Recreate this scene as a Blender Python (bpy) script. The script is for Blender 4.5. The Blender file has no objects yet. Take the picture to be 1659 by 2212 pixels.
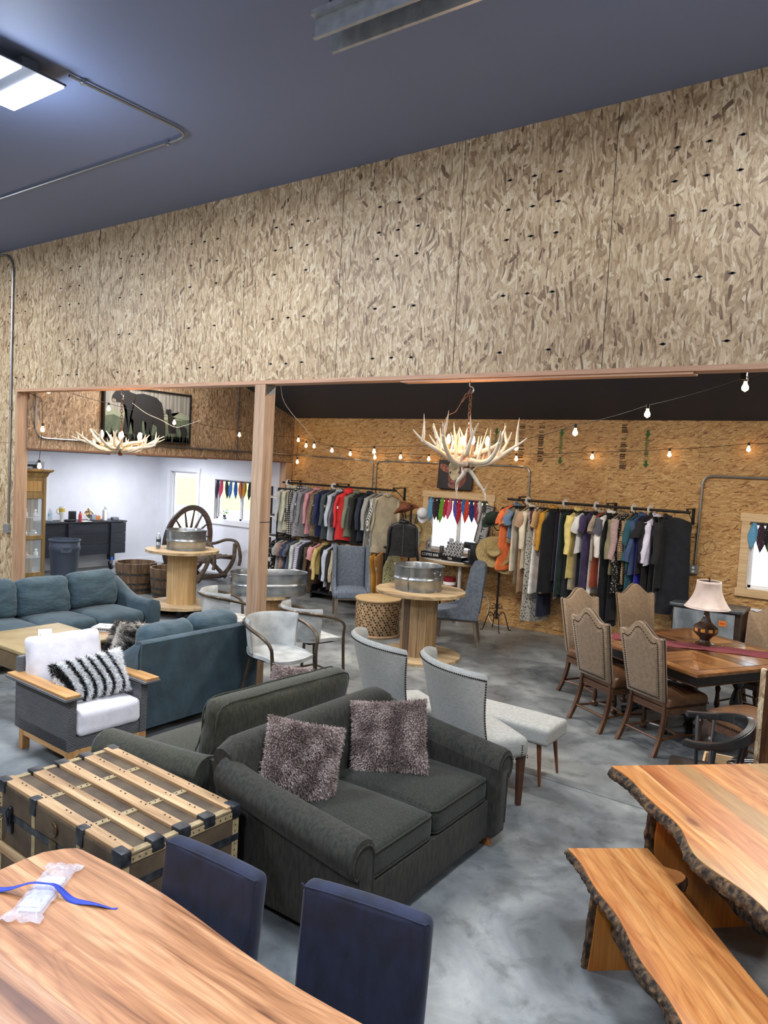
import bpy, bmesh, math, random
from mathutils import Vector, Matrix, Quaternion, noise as mnoise
PI = math.pi
R = random.Random(7)
scene = bpy.context.scene
COL = scene.collection

# ------------------------------------------------------------------ camera, world, sun, exposure
CAM_F, CAM_H = 1600.0, 2.38
ROLL, PITCH, YAW = math.radians(3.03), math.radians(3.45), math.radians(-35.5)
fwd = Vector((math.sin(YAW)*math.cos(PITCH), math.cos(YAW)*math.cos(PITCH), -math.sin(PITCH)))
rt0 = Vector((math.cos(YAW), -math.sin(YAW), 0)); up0 = rt0.cross(fwd)
rt = math.cos(ROLL)*rt0 + math.sin(ROLL)*up0
up = -math.sin(ROLL)*rt0 + math.cos(ROLL)*up0
cam = bpy.data.objects.new('camera', bpy.data.cameras.new('camera')); COL.objects.link(cam)
cam.data.sensor_fit = 'VERTICAL'; cam.data.sensor_height = 24.0; cam.data.lens = 24.0*CAM_F/2212.0
cam.data.clip_start = .05; cam.data.clip_end = 300
mw = Matrix((rt, up, -fwd)).transposed().to_4x4(); mw.translation = Vector((0, 0, CAM_H)); cam.matrix_world = mw
scene.camera = cam
vs = scene.view_settings
vs.view_transform = 'Standard'; vs.look = 'None'; vs.gamma = 1; vs.exposure = 0.0; vs.use_curve_mapping = False
scene.render.engine = 'CYCLES'
cy = scene.cycles
cy.use_denoising = True; cy.max_bounces = 7; cy.diffuse_bounces = 4; cy.glossy_bounces = 3; cy.transmission_bounces = 5; cy.transparent_max_bounces = 6
cy.sample_clamp_indirect = 6; cy.caustics_reflective = False; cy.caustics_refractive = False
world = bpy.data.worlds.new('sky'); scene.world = world; world.use_nodes = True
bg = world.node_tree.nodes['Background']; bg.inputs[0].default_value = (.80, .90, 1, 1); bg.inputs[1].default_value = 4.0
def lamp(name, kind, loc, energy, color=(1, 1, 1), size=.5, size_y=None, rot=(0, 0, 0), angle=None, spread=None):
    d = bpy.data.lights.new(name, kind); d.energy = energy; d.color = color
    if kind == 'AREA':
        d.size = size
        if size_y: d.shape = 'RECTANGLE'; d.size_y = size_y
        if spread: d.spread = spread
    elif kind == 'POINT': d.shadow_soft_size = size
    elif kind == 'SUN': d.angle = angle or .01
    o = bpy.data.objects.new(name, d); COL.objects.link(o); o.location = loc; o.rotation_euler = rot
    return o
sun = lamp('sun', 'SUN', (0, 30, 20), 9.0, (1, .96, .9), angle=.01)
sun.rotation_euler = Vector((-.55, -.62, -.9)).to_track_quat('-Z', 'Y').to_euler()
COOL, WARM = (.80, .88, 1.0), (1, .93, .84)
MAIN_LAMPS = [(-5.32, 2.70), (-5.3, -1.2), (-.8, 2.75), (-.7, -1.2), (-9.9, 2.72), (-9.9, -1.2), (3.4, 2.72)]
MAIN_W, FILL_W = 165, 42
BACK_LAMPS = [(-.72, 7.9, 3.50), (-3.6, 6.6, 4.2), (-6.4, 6.6, 4.2), (-8.7, 6.9, 4.1)]
BACK_W = 95
# ------------------------------------------------------------------ materials
def lin(h):
    if not isinstance(h, str): return (h[0], h[1], h[2], 1)
    v = [int(h[i:i+2], 16)/255 for i in (0, 2, 4)]
    return tuple(((c+.055)/1.055)**2.4 if c > .04045 else c/12.92 for c in v)+(1,)
MATS = {}
def newmat(name):
    m = bpy.data.materials.new(name); m.use_nodes = True
    nt = m.node_tree; b = nt.nodes['Principled BSDF']; MATS[name] = m
    return m, nt, b
def N(nt, typ, **kw):
    n = nt.nodes.new(typ)
    for k, v in kw.items():
        if k in n.bl_rna.properties.keys(): setattr(n, k, v)
        else: n.inputs[k].default_value = v
    return n
def L(nt, a, b): nt.links.new(a, b)
def coords(nt, sc=(1, 1, 1), rot=(0, 0, 0), loc=(0, 0, 0), src=None):
    mp = N(nt, 'ShaderNodeMapping'); mp.inputs['Scale'].default_value = sc; mp.inputs['Rotation'].default_value = rot; mp.inputs['Location'].default_value = loc
    if src is None: src = N(nt, 'ShaderNodeTexCoord').outputs['Object']
    L(nt, src, mp.inputs[0]); return mp.outputs[0]
def ramp(nt, fac, stops, interp='LINEAR'):
    r = N(nt, 'ShaderNodeValToRGB'); r.color_ramp.interpolation = interp
    e = r.color_ramp.elements
    while len(e) < len(stops): e.new(.5)
    for i, (p, c) in enumerate(stops): e[i].position = p; e[i].color = lin(c)
    L(nt, fac, r.inputs[0]); return r.outputs[0]
def mixc(nt, fac, a, b, mode='MIX'):
    m = N(nt, 'ShaderNodeMix', data_type='RGBA', blend_type=mode)
    for k, v in ((0, fac), (6, a), (7, b)):
        if isinstance(v, (int, float)): m.inputs[k].default_value = v
        elif isinstance(v, (str, tuple)): m.inputs[k].default_value = lin(v)
        else: L(nt, v, m.inputs[k])
    return m.outputs[2]
def math_(nt, op, a, b=0.0):
    m = N(nt, 'ShaderNodeMath', operation=op)
    for k, v in ((0, a), (1, b)):
        if isinstance(v, (int, float)): m.inputs[k].default_value = v
        else: L(nt, v, m.inputs[k])
    return m.outputs[0]
def bump(nt, b, h, st, dist=.01):
    n = N(nt, 'ShaderNodeBump', Strength=st, Distance=dist); L(nt, h, n.inputs['Height']); L(nt, n.outputs[0], b.inputs['Normal'])
def noise(nt, vec, sc, det=3, rough=.5, dist=0):
    n = N(nt, 'ShaderNodeTexNoise', Scale=sc, Detail=det, Roughness=rough, Distortion=dist); L(nt, vec, n.inputs['Vector']); return n.outputs['Fac']
def M(name, c1, c2=None, sc=20, st=(1, 1, 1), rough=.6, metal=0, bst=0, bsc=None, bd=.01, sheen=0, emit=None, es=0, lo=.35, hi=.65, coat=0, det=3, alpha=None, trans=0, ior=1.45):
    if name in MATS: return MATS[name]
    m, nt, b = newmat(name)
    b.inputs['Base Color'].default_value = lin(c1); b.inputs['Roughness'].default_value = rough; b.inputs['Metallic'].default_value = metal
    if c2 or bst:
        v = coords(nt, st); n = noise(nt, v, sc, det)
        if c2: L(nt, ramp(nt, n, [(lo, c1), (hi, c2)]), b.inputs['Base Color'])
        if bst:
            h = n if bsc is None else noise(nt, v, bsc, 2)
            bump(nt, b, h, bst, bd)
    if sheen: b.inputs['Sheen Weight'].default_value = sheen; b.inputs['Sheen Roughness'].default_value = .4
    if coat: b.inputs['Coat Weight'].default_value = coat
    if emit: b.inputs['Emission Color'].default_value = lin(emit); b.inputs['Emission Strength'].default_value = es
    if trans: b.inputs['Transmission Weight'].default_value = trans; b.inputs['IOR'].default_value = ior
    if alpha is not None: b.inputs['Alpha'].default_value = alpha
    return m
def W(name, cols, axis=0, across=14, along=.8, rough=.45, knots=0, knotc='3a2415', coat=0, fine=.25, bst=.15, streak=None):
    """wood: long streaks along the axis, fine grain and knots"""
    if name in MATS: return MATS[name]
    m, nt, b = newmat(name)
    s = [across]*3; s[axis] = along
    v = coords(nt, tuple(s)); n = noise(nt, v, 1.0, 4, .55, .35)
    k = len(cols); c = ramp(nt, n, [(.28+.44*i/(k-1), cols[i]) for i in range(k)])
    s2 = [across*9]*3; s2[axis] = along*4
    f = noise(nt, coords(nt, tuple(s2)), 1.0, 2)
    c = mixc(nt, fine, c, ramp(nt, f, [(.3, '4a2c18'), (.6, 'ffffff')]), 'MULTIPLY')
    if streak:
        s3 = [across*.35]*3; s3[axis] = along*.12
        g = noise(nt, coords(nt, tuple(s3), loc=(3.1, 7.7, 1.3)), 1.0, 1)
        c = mixc(nt, ramp(nt, g, [(.60, '000000'), (.68, 'b0b0b0')]), c, streak)
    if knots:
        s4 = [knots*1.6]*3; s4[axis] = knots*.8
        vo = N(nt, 'ShaderNodeTexVoronoi', Scale=1.0); L(nt, coords(nt, tuple(s4)), vo.inputs['Vector'])
        c = mixc(nt, ramp(nt, vo.outputs['Distance'], [(.03, 'dddddd'), (.10, '000000')]), c, knotc)
    L(nt, c, b.inputs['Base Color']); b.inputs['Roughness'].default_value = rough
    if coat: b.inputs['Coat Weight'].default_value = coat; b.inputs['Coat Roughness'].default_value = .15
    if bst: bump(nt, b, f, bst, .002)
    return m
def PLANK(name, cols, bw=.15, axis=0, rough=.35, knots=1.0, knotc='4a2612', coat=.3, hue=.6, odd=None, sc=1.0, rot=0):
    """glued boards with cathedral grain; every board has its own tone"""
    m, nt, b = newmat(name)
    tc = coords(nt, (1, 1, 1), (0, 0, math.radians(rot))); wob = N(nt, 'ShaderNodeTexNoise', Scale=1.3, Detail=2.0); L(nt, tc, wob.inputs['Vector'])
    sp = N(nt, 'ShaderNodeSeparateXYZ'); L(nt, tc, sp.inputs[0]); al, ac = (sp.outputs[0], sp.outputs[1]) if axis == 0 else (sp.outputs[1], sp.outputs[0])
    wv = math_(nt, 'MULTIPLY', math_(nt, 'SUBTRACT', wob.outputs['Fac'], .5), .05)
    ac2 = math_(nt, 'ADD', ac, wv); q = math_(nt, 'DIVIDE', ac2, bw); idx = math_(nt, 'FLOOR', q)
    wn = N(nt, 'ShaderNodeTexWhiteNoise', noise_dimensions='1D'); L(nt, idx, wn.inputs['W'])
    cb = N(nt, 'ShaderNodeCombineXYZ'); L(nt, math_(nt, 'ADD', al, math_(nt, 'MULTIPLY', wn.outputs['Value'], 9)), cb.inputs[0]); L(nt, ac2, cb.inputs[1]); L(nt, math_(nt, 'MULTIPLY', wn.outputs['Value'], 5), cb.inputs[2])
    g0 = noise(nt, coords(nt, (.9*sc, 5*sc, 1), src=cb.outputs[0]), 1.0, 2, .5, .2)
    rings = math_(nt, 'FRACT', math_(nt, 'MULTIPLY', g0, 13.0)); rr_ = math_(nt, 'ABSOLUTE', math_(nt, 'SUBTRACT', rings, .5))
    g = noise(nt, coords(nt, (.7*sc, 16*sc, 1), src=cb.outputs[0]), 1.0, 4, .6, .3)
    k = len(cols); c = ramp(nt, g, [(.34+.30*i/(k-1), cols[i]) for i in range(k)])
    c = mixc(nt, .30, c, ramp(nt, rr_, [(.0, 'a06a48'), (.22, 'f4e6da'), (.5, 'ffffff')]), 'MULTIPLY')
    c = mixc(nt, hue, c, ramp(nt, wn.outputs['Value'], [(0, 'c98e70'), (.35, 'ffffff'), (.6, 'f2d0a8'), (.8, 'ffffff'), (1, 'b9805c')]), 'MULTIPLY')
    if odd:
        o_ = noise(nt, coords(nt, (.15, 2.6, 1), loc=(6.2, 3.37, 0), src=tc), 1.0, 1); c = mixc(nt, ramp(nt, o_, [(.64, '000000'), (.68, 'c0c0c0')]), c, odd)
    f = noise(nt, coords(nt, (5, 150, 1), src=cb.outputs[0]), 1.0, 2); c = mixc(nt, .25, c, ramp(nt, f, [(.3, '7a4a2c'), (.55, 'ffffff')]), 'MULTIPLY')
    vo = N(nt, 'ShaderNodeTexVoronoi', Scale=1.0); L(nt, coords(nt, (2.0*knots, 4.5*knots, 1), src=cb.outputs[0]), vo.inputs['Vector'])
    c = mixc(nt, ramp(nt, vo.outputs['Distance'], [(.05, 'eeeeee'), (.10, '909090'), (.24, '000000')]), c, knotc)
    ed = math_(nt, 'ABSOLUTE', math_(nt, 'SUBTRACT', math_(nt, 'FRACT', q), .5)); c = mixc(nt, ramp(nt, ed, [(.488, '000000'), (.497, '707070')]), c, knotc)
    L(nt, c, b.inputs['Base Color']); b.inputs['Roughness'].default_value = rough; b.inputs['Coat Weight'].default_value = coat; b.inputs['Coat Roughness'].default_value = .12
    bump(nt, b, f, .1, .002); return m
def OSB(name, base, size=1.0, vert=True, dark='6a4a2c', contrast=1.0, spots=True):
    """oriented strand board: three layers of rectangular flakes at different angles"""
    m, nt, b = newmat(name)
    tc = N(nt, 'ShaderNodeTexCoord').outputs['Object']
    sp = N(nt, 'ShaderNodeSeparateXYZ'); L(nt, tc, sp.inputs[0])
    cb = N(nt, 'ShaderNodeCombineXYZ'); L(nt, math_(nt, 'ADD', sp.outputs[0], sp.outputs[1]), cb.inputs[0]); L(nt, sp.outputs[2], cb.inputs[1])
    wob = N(nt, 'ShaderNodeTexNoise', Scale=3.0, Detail=1.0); L(nt, cb.outputs[0], wob.inputs['Vector'])
    va = N(nt, 'ShaderNodeVectorMath', operation='MULTIPLY_ADD'); L(nt, wob.outputs['Color'], va.inputs[0]); va.inputs[1].default_value = (.10, .10, 0); L(nt, cb.outputs[0], va.inputs[2])
    vec = va.outputs[0]
    cols = None; hs = None
    for i, (ang, sa, sb) in enumerate(((4, 60, 11), (-12, 44, 9.0), (17, 54, 10), (-38, 50, 12), (52, 46, 12), (-3, 90, 14))):
        if not vert: ang += 90 if i % 2 else 35
        mp = coords(nt, (sa/size, sb/size, 1), (0, 0, 0), (i*3.7, i*5.1, 0), src=coords(nt, (1, 1, 1), (0, 0, math.radians(ang)), src=vec))
        vo = N(nt, 'ShaderNodeTexVoronoi', voronoi_dimensions='2D', distance='CHEBYCHEV', Scale=1.0, Randomness=.95); L(nt, mp, vo.inputs['Vector'])
        rc = N(nt, 'ShaderNodeSeparateColor'); L(nt, vo.outputs['Color'], rc.inputs[0])
        k = contrast
        c = ramp(nt, rc.outputs[0], [(0, base[0]), (.07, base[1]), (.30, base[2]), (.72, base[3]), (1, base[4])])
        edge = ramp(nt, vo.outputs['Distance'], [(.42, 'ffffff'), (.62, 'b8a890')])
        c = mixc(nt, .55*k, c, edge, 'MULTIPLY')
        if cols is None: cols, hs = c, rc.outputs[1]
        else:
            mask = math_(nt, 'GREATER_THAN', rc.outputs[2], (.50, .50, .50, .72, .74, .60)[i])
            cols = mixc(nt, mask, cols, c)
            mh = N(nt, 'ShaderNodeMix', data_type='FLOAT'); L(nt, mask, mh.inputs[0]); L(nt, hs, mh.inputs[2]); L(nt, rc.outputs[1], mh.inputs[3]); hs = mh.outputs[0]
    fine = noise(nt, coords(nt, (120, 30, 1), src=vec), 1.0, 2)
    cols = mixc(nt, .35, cols, ramp(nt, fine, [(.25, '9a7c5c'), (.6, 'ffffff')]), 'MULTIPLY')
    big = noise(nt, coords(nt, (.7, .7, 1), src=vec), 1.0, 2)
    cols = mixc(nt, .30, cols, ramp(nt, big, [(.35, dark), (.6, 'ffffff')]), 'MULTIPLY')
    L(nt, cols, b.inputs['Base Color']); b.inputs['Roughness'].default_value = .55
    bump(nt, b, hs, .35, .004)
    return m
# ------------------------------------------------------------------ mesh helpers
def obj(name, bm, m=None, parent=None, smooth=True, ang=40):
    me = bpy.data.meshes.new(name)
    bmesh.ops.recalc_face_normals(bm, faces=bm.faces[:])
    bm.to_mesh(me); bm.free()
    ms = m if isinstance(m, (list, tuple)) else [m]
    for x in ms:
        if x: me.materials.append(x)
    if smooth:
        me.polygons.foreach_set('use_smooth', [True]*len(me.polygons))
        try: me.set_sharp_from_angle(angle=math.radians(ang))
        except Exception: pass
    o = bpy.data.objects.new(name, me); COL.objects.link(o)
    if parent: o.parent = parent
    return o
def thing(name, label, cat, loc=(0, 0, 0), rz=0, group=None):
    o = bpy.data.objects.new(name, None); COL.objects.link(o); o.empty_display_size = .1
    o.location = loc; o.rotation_euler = (0, 0, math.radians(rz)); o['label'] = label; o['category'] = cat
    if group: o['group'] = group
    return o
def tag(o, label, cat, group=None):
    o['label'] = label; o['category'] = cat
    if group: o['group'] = group
    return o
def struct(name, bm, m, parent=None, smooth=False):
    o = obj(name, bm, m, parent, smooth)
    if parent is None: o['kind'] = 'structure'
    return o
def dup(root, loc, rz, label=None, group=None):
    r = root.copy(); COL.objects.link(r); r.location = loc; r.rotation_euler = (root.rotation_euler[0], root.rotation_euler[1], math.radians(rz))
    if label: r['label'] = label
    if group: r['group'] = group
    for ch in list(root.children):
        c = ch.copy(); COL.objects.link(c); c.parent = r
        for g in list(ch.children):
            d = g.copy(); COL.objects.link(d); d.parent = c
    return r
def nb(): return bmesh.new()
def box(bm, x0, x1, y0, y1, z0, z1, bev=0, mi=0, seg=2):
    r = bmesh.ops.create_cube(bm, size=1); v = r['verts']
    for p in v: p.co = Vector(((x0+x1)/2+p.co.x*(x1-x0), (y0+y1)/2+p.co.y*(y1-y0), (z0+z1)/2+p.co.z*(z1-z0)))
    fs = list({f for p in v for f in p.link_faces})
    for f in fs: f.material_index = mi
    if bev:
        es = list({e for p in v for e in p.link_edges})
        bmesh.ops.bevel(bm, geom=es, offset=bev, segments=seg, affect='EDGES', profile=.6)
    return bm
def xform(bm, mat, start=0):
    bm.verts.ensure_lookup_table()
    for v in bm.verts[start:]: v.co = mat @ v.co
def rbox(bm, c, s, r, crown=0, ax=2, k=5, mi=0, wob=0, seed=0, both=False):
    """soft cushion: rounded box with a crowned face"""
    h = [s[0]/2, s[1]/2, s[2]/2]; r = min(r, min(h)*.98)
    def ticks(a): 
        t = [-a, -a+.25*r, -a+.6*r, -a+r]+[-a+r+(2*a-2*r)*i/k for i in range(1, k)]+[a-r, a-.6*r, a-.25*r, a]
        return t
    T = [ticks(a) for a in h]; cache = {}
    def V(p):
        q = Vector([max(-h[i]+r, min(h[i]-r, p[i])) for i in range(3)]); d = Vector(p)-q
        if d.length > 1e-9: d.normalize(); d *= r
        w = q+d
        if crown:
            a, b_ = [i for i in range(3) if i != ax]
            f = (1-(w[a]/h[a])**2)*(1-(w[b_]/h[b_])**2)
            if w[ax] > 0 or both: w[ax] += crown*max(0, f)**.7*(1 if w[ax] > 0 else -1)
        if wob:
            w += Vector(mnoise.noise_vector(Vector(w)*9+Vector((seed, seed*.7, 0))))*wob
        return w+Vector(c)
    def vert(i, j, l):
        key = (i, j, l)
        if key not in cache: cache[key] = bm.verts.new(V((T[0][i], T[1][j], T[2][l])))
        return cache[key]
    n = [len(t)-1 for t in T]
    for a in range(3):
        b_, d = [i for i in range(3) if i != a]
        for side in (0, n[a]):
            for i in range(n[b_]):
                for j in range(n[d]):
                    q = []
                    for (u, w) in ((i, j), (i+1, j), (i+1, j+1), (i, j+1)):
                        idx = [0, 0, 0]; idx[a] = side; idx[b_] = u; idx[d] = w; q.append(vert(*idx))
                    f = bm.faces.new(q); f.material_index = mi
    return bm
def tube(bm, pts, rad, n=8, closed=False, mi=0, cap=True, flat=None):
    pts = [Vector(p) for p in pts]; N_ = len(pts)
    rads = rad if isinstance(rad, (list, tuple)) else [rad]*N_
    rings = []; ref = None
    for i, p in enumerate(pts):
        if closed: t = pts[(i+1) % N_]-pts[i-1]
        else: t = pts[min(i+1, N_-1)]-pts[max(i-1, 0)]
        t.normalize()
        if ref is None:
            ref = Vector((0, 0, 1)) if abs(t.z) < .9 else Vector((1, 0, 0))
        a = t.cross(ref)
        if a.length < 1e-6: a = t.orthogonal()
        a.normalize(); b_ = t.cross(a); b_.normalize(); ref = -b_ if ref.dot(-b_) > 0 else b_
        ring = []
        for k in range(n):
            th = 2*PI*k/n; fa, fb = (1, 1) if flat is None else flat
            ring.append(bm.verts.new(p+(a*math.cos(th)*fa+b_*math.sin(th)*fb)*rads[i]))
        rings.append(ring)
    M_ = N_ if closed else N_-1
    for i in range(M_):
        A, B = rings[i], rings[(i+1) % N_]
        for k in range(n):
            f = bm.faces.new((A[k], A[(k+1) % n], B[(k+1) % n], B[k])); f.material_index = mi
    if cap and not closed:
        for rr in (rings[0][::-1], rings[-1]):
            try: f = bm.faces.new(rr); f.material_index = mi
            except Exception: pass
    return bm
def curve(pts, n=6):
    """Catmull-Rom through the points"""
    P = [Vector(p) for p in pts]; P = [P[0]*2-P[1]]+P+[P[-1]*2-P[-2]]; out = []
    for i in range(1, len(P)-2):
        for k in range(n):
            t = k/n; a, b_, c, d = P[i-1], P[i], P[i+1], P[i+2]
            out.append(.5*((2*b_)+(c-a)*t+(2*a-5*b_+4*c-d)*t*t+(3*b_-a-3*c+d)*t**3))
    out.append(P[-2]); return out
def lathe(bm, prof, n=24, c=(0, 0, 0), mi=0, sx=1, sy=1):
    rings = []
    for (r_, z) in prof:
        if r_ < 1e-5: rings.append([bm.verts.new((c[0], c[1], c[2]+z))])
        else: rings.append([bm.verts.new((c[0]+sx*r_*math.cos(2*PI*k/n), c[1]+sy*r_*math.sin(2*PI*k/n), c[2]+z)) for k in range(n)])
    for A, B in zip(rings, rings[1:]):
        for k in range(n):
            k2 = (k+1) % n
            if len(A) == 1 and len(B) == 1: continue
            if len(A) == 1: f = bm.faces.new((A[0], B[k2], B[k]))
            elif len(B) == 1: f = bm.faces.new((A[k], A[k2], B[0]))
            else: f = bm.faces.new((A[k], A[k2], B[k2], B[k]))
            f.material_index = mi
    return bm
def loft(bm, rings, closed=True, caps=True, mi=0):
    RR = [[bm.verts.new(p) for p in r_] for r_ in rings]; n = len(RR[0])
    for A, B in zip(RR, RR[1:]):
        for k in range(n if closed else n-1):
            f = bm.faces.new((A[k], A[(k+1) % n], B[(k+1) % n], B[k])); f.material_index = mi
    if caps and closed:
        for rr in (RR[0][::-1], RR[-1]):
            f = bm.faces.new(rr); f.material_index = mi
    return bm
def prism(bm, poly, z0, z1, mi=0, bev=0):
    """polygon in xy extruded in z"""
    a = [bm.verts.new((x, y, z0)) for x, y in poly]; b_ = [bm.verts.new((x, y, z1)) for x, y in poly]
    n = len(poly); fs = [bm.faces.new(a[::-1]), bm.faces.new(b_)]
    for k in range(n): fs.append(bm.faces.new((a[k], a[(k+1) % n], b_[(k+1) % n], b_[k])))
    for f in fs: f.material_index = mi
    if bev:
        es = {e for f in fs for e in f.edges}
        bmesh.ops.bevel(bm, geom=list(es), offset=bev, segments=2, affect='EDGES')
    return bm
def swap(bm, order, start=0):
    """reorder axes of the verts from start: order is a function of co"""
    bm.verts.ensure_lookup_table()
    for v in bm.verts[start:]: v.co = Vector(order(v.co))
def ball(bm, c, r_, n=8, m=6, sz=1, mi=0):
    lathe(bm, [(r_*math.sin(PI*i/m), -r_*sz*math.cos(PI*i/m)) for i in range(m+1)], n, c, mi); return bm
def text(s, size, m, loc, rot, parent, name='lettering', depth=.002, ax='CENTER', xs=1):
    cu = bpy.data.curves.new(name, 'FONT'); cu.body = s; cu.size = size; cu.extrude = depth; cu.align_x = ax; cu.align_y = 'CENTER'; cu.resolution_u = 3
    t = bpy.data.objects.new('tmp', cu); COL.objects.link(t)
    bpy.context.view_layer.update()
    me = bpy.data.meshes.new_from_object(t.evaluated_get(bpy.context.evaluated_depsgraph_get())); bpy.data.objects.remove(t)
    me.name = name; me.materials.clear(); me.materials.append(m)
    o = bpy.data.objects.new(name, me); COL.objects.link(o); o.location = loc; o.rotation_euler = rot; o.scale = (xs, 1, 1); o.parent = parent
    return o
def fur(bm, pts, length, wid, seed=0, droop=.4, mi=0):
    """pts: (position, normal, material index) -> one thin bent blade each"""
    rr = random.Random(seed)
    for p, n_, k in pts:
        t = Vector((rr.gauss(0, 1), rr.gauss(0, 1), rr.gauss(0, 1))); t = (t-n_*t.dot(n_)); t.normalize()
        l = length*rr.uniform(.6, 1.15); d = (n_+t*rr.uniform(.1, .8)+Vector((0, 0, -droop))).normalized()
        s = d.cross(t)
        if s.length < 1e-5: s = d.orthogonal()
        s.normalize(); s *= wid
        a = bm.verts.new(p-s-n_*.004); b_ = bm.verts.new(p+s-n_*.004); m1 = p+n_*l*.35+d*l*.3
        c = bm.verts.new(m1+s*.7); e = bm.verts.new(m1-s*.7); tip = bm.verts.new(p+n_*l*.3+d*l)
        f = bm.faces.new((a, b_, c, e)); f.material_index = k; f = bm.faces.new((e, c, tip)); f.material_index = k
def pillow_pts(w, h, t, n, seed, mfun=None, both=True):
    """surface samples of a square pillow lying in the xz plane, thickness along y"""
    rr = random.Random(seed); out = []
    for _ in range(n):
        u, v = rr.uniform(-1, 1), rr.uniform(-1, 1); s = -1 if (not both or rr.random() < .65) else 1
        f = max(0, (1-u**4)*(1-v**4))**.5; y = s*t/2*f
        pinch = 1-.06*(1-(u*v)**2)
        nn = Vector((.5*u**3, s*(.4+f), .5*v**3)).normalized()
        out.append((Vector((u*w/2*pinch, y, v*h/2*pinch)), nn, mfun(u, v) if mfun else 0))
    return out
def pillow(bm, w, h, t, n=12, mi=0, wob=0, seed=0):
    for s in (-1, 1):
        g = []
        for i in range(n+1):
            row = []
            for j in range(n+1):
                u, v = -math.cos(PI*i/n), -math.cos(PI*j/n); f = max(0, (1-u**4)*(1-v**4))**.5; pinch = 1-.06*(1-(u*v)**2)
                p = Vector((u*w/2*pinch, s*t/2*f, v*h/2*pinch))
                if wob and f > 0: p += Vector(mnoise.noise_vector(p*10+Vector((seed, 0, 0))))*wob*min(1, f*2)
                row.append(bm.verts.new(p))
            g.append(row)
        for i in range(n):
            for j in range(n):
                f = bm.faces.new((g[i][j], g[i+1][j], g[i+1][j+1], g[i][j+1])); f.material_index = mi
    bmesh.ops.remove_doubles(bm, verts=bm.verts[:], dist=1e-5)
    return bm
# ------------------------------------------------------------------ setting
HY, HZ, CZ, BX, BY, WX = 5.176, 3.155, 4.985, -9.72, 10.54, -13.75
CEIL2 = lambda y: 3.225+.333*(BY-y)
osb_main = OSB('osb_header', ['6e543c', 'a08464', 'c2a882', 'd6bd98', 'e8d8b6'], 1.3, True, '9a8266')
osb_back = OSB('osb_back', ['77502c', 'a87a46', 'c39a62', 'cda76e', 'dcbb85'], 1.0, False, 'a87848', .7)
osb_bear = OSB('osb_bear', ['4e3c2e', '745d48', '8e765e', 'a08a70', 'b8a288'], 1.2, True, '7a6450')
black_ceil = M('ceiling_paint_lit', '6f7d9c', rough=.6)  # hall ceiling paint with lamp glow and bluish haze put into its colour
black_ceil2 = M('ceiling_paint_dim', '2a3342', rough=.7)  # same paint, darker copy for the dimmer, warmly lit back room
white_wall = M('white_paint', 'e6e6ea', 'eeeeF2', sc=2, rough=.6)
pine_trim = W('pine_trim', ['c9a77c', 'd9bb90', 'e3c9a0'], 0, 20, 1.2, .5, 2, '7a5232')
fir = W('fir_post', ['a08066', 'b8977a', 'c8aa8c'], 2, 26, 1.1, .55, 1.2, '6a3d24', fine=.35)
fir_x = W('fir_trim', ['b08468', 'c49878', 'd0a888'], 0, 26, 1.1, .55, 0)
metal_con = M('conduit_steel', '9a9da0', rough=.35, metal=.9)
black_metal = M('black_metal', '17171a', rough=.4, metal=.3)
def concrete():
    m, nt, b = newmat('concrete_floor')
    v = coords(nt); a = noise(nt, v, 1.1, 6, .62, .8); c_ = noise(nt, v, 5.5, 5, .65, .4)
    c = ramp(nt, a, [(.28, '4c5052'), (.45, '686c6d'), (.58, '858887'), (.74, 'a6a7a1')])
    c = mixc(nt, .55, c, ramp(nt, c_, [(.3, '7c7f80'), (.5, 'ffffff'), (.75, 'ffffff')]), 'MULTIPLY')
    sp = N(nt, 'ShaderNodeTexVoronoi', Scale=26.0); L(nt, v, sp.inputs['Vector'])
    c = mixc(nt, ramp(nt, sp.outputs['Distance'], [(.03, '606060'), (.06, '000000')]), c, 'b8bab8')
    L(nt, c, b.inputs['Base Color']); L(nt, ramp(nt, a, [(.3, (.24, .24, .24)), (.7, (.46, .46, .46))]), b.inputs['Roughness'])
    bump(nt, b, c_, .06, .004); b.inputs['Specular IOR Level'].default_value = .55
    return m
bm = box(nb(), WX-.3, 5, -5.2, BY+.2, -.12, 0); floor = struct('floor', bm, concrete())
# saw-cut joints and a faint crack
bm = nb()
for (x0, y0, x1, y1) in ((-9, 5.47, 4, 5.44), (-1.2, -5, -1.15, .4)):
    box(bm, x0, x1, min(y0, y1)-.0, min(y0, y1)+.0045, .0003, .0012)
struct('floor_joint', bm, M('joint_dark', '2a2b2b', rough=.9), floor)
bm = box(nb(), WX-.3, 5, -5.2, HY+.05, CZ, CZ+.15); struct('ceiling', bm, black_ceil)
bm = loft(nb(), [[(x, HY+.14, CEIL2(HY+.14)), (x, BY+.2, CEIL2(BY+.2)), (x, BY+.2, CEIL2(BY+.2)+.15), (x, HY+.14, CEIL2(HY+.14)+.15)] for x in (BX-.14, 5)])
struct('ceiling', bm, black_ceil2)
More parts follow.
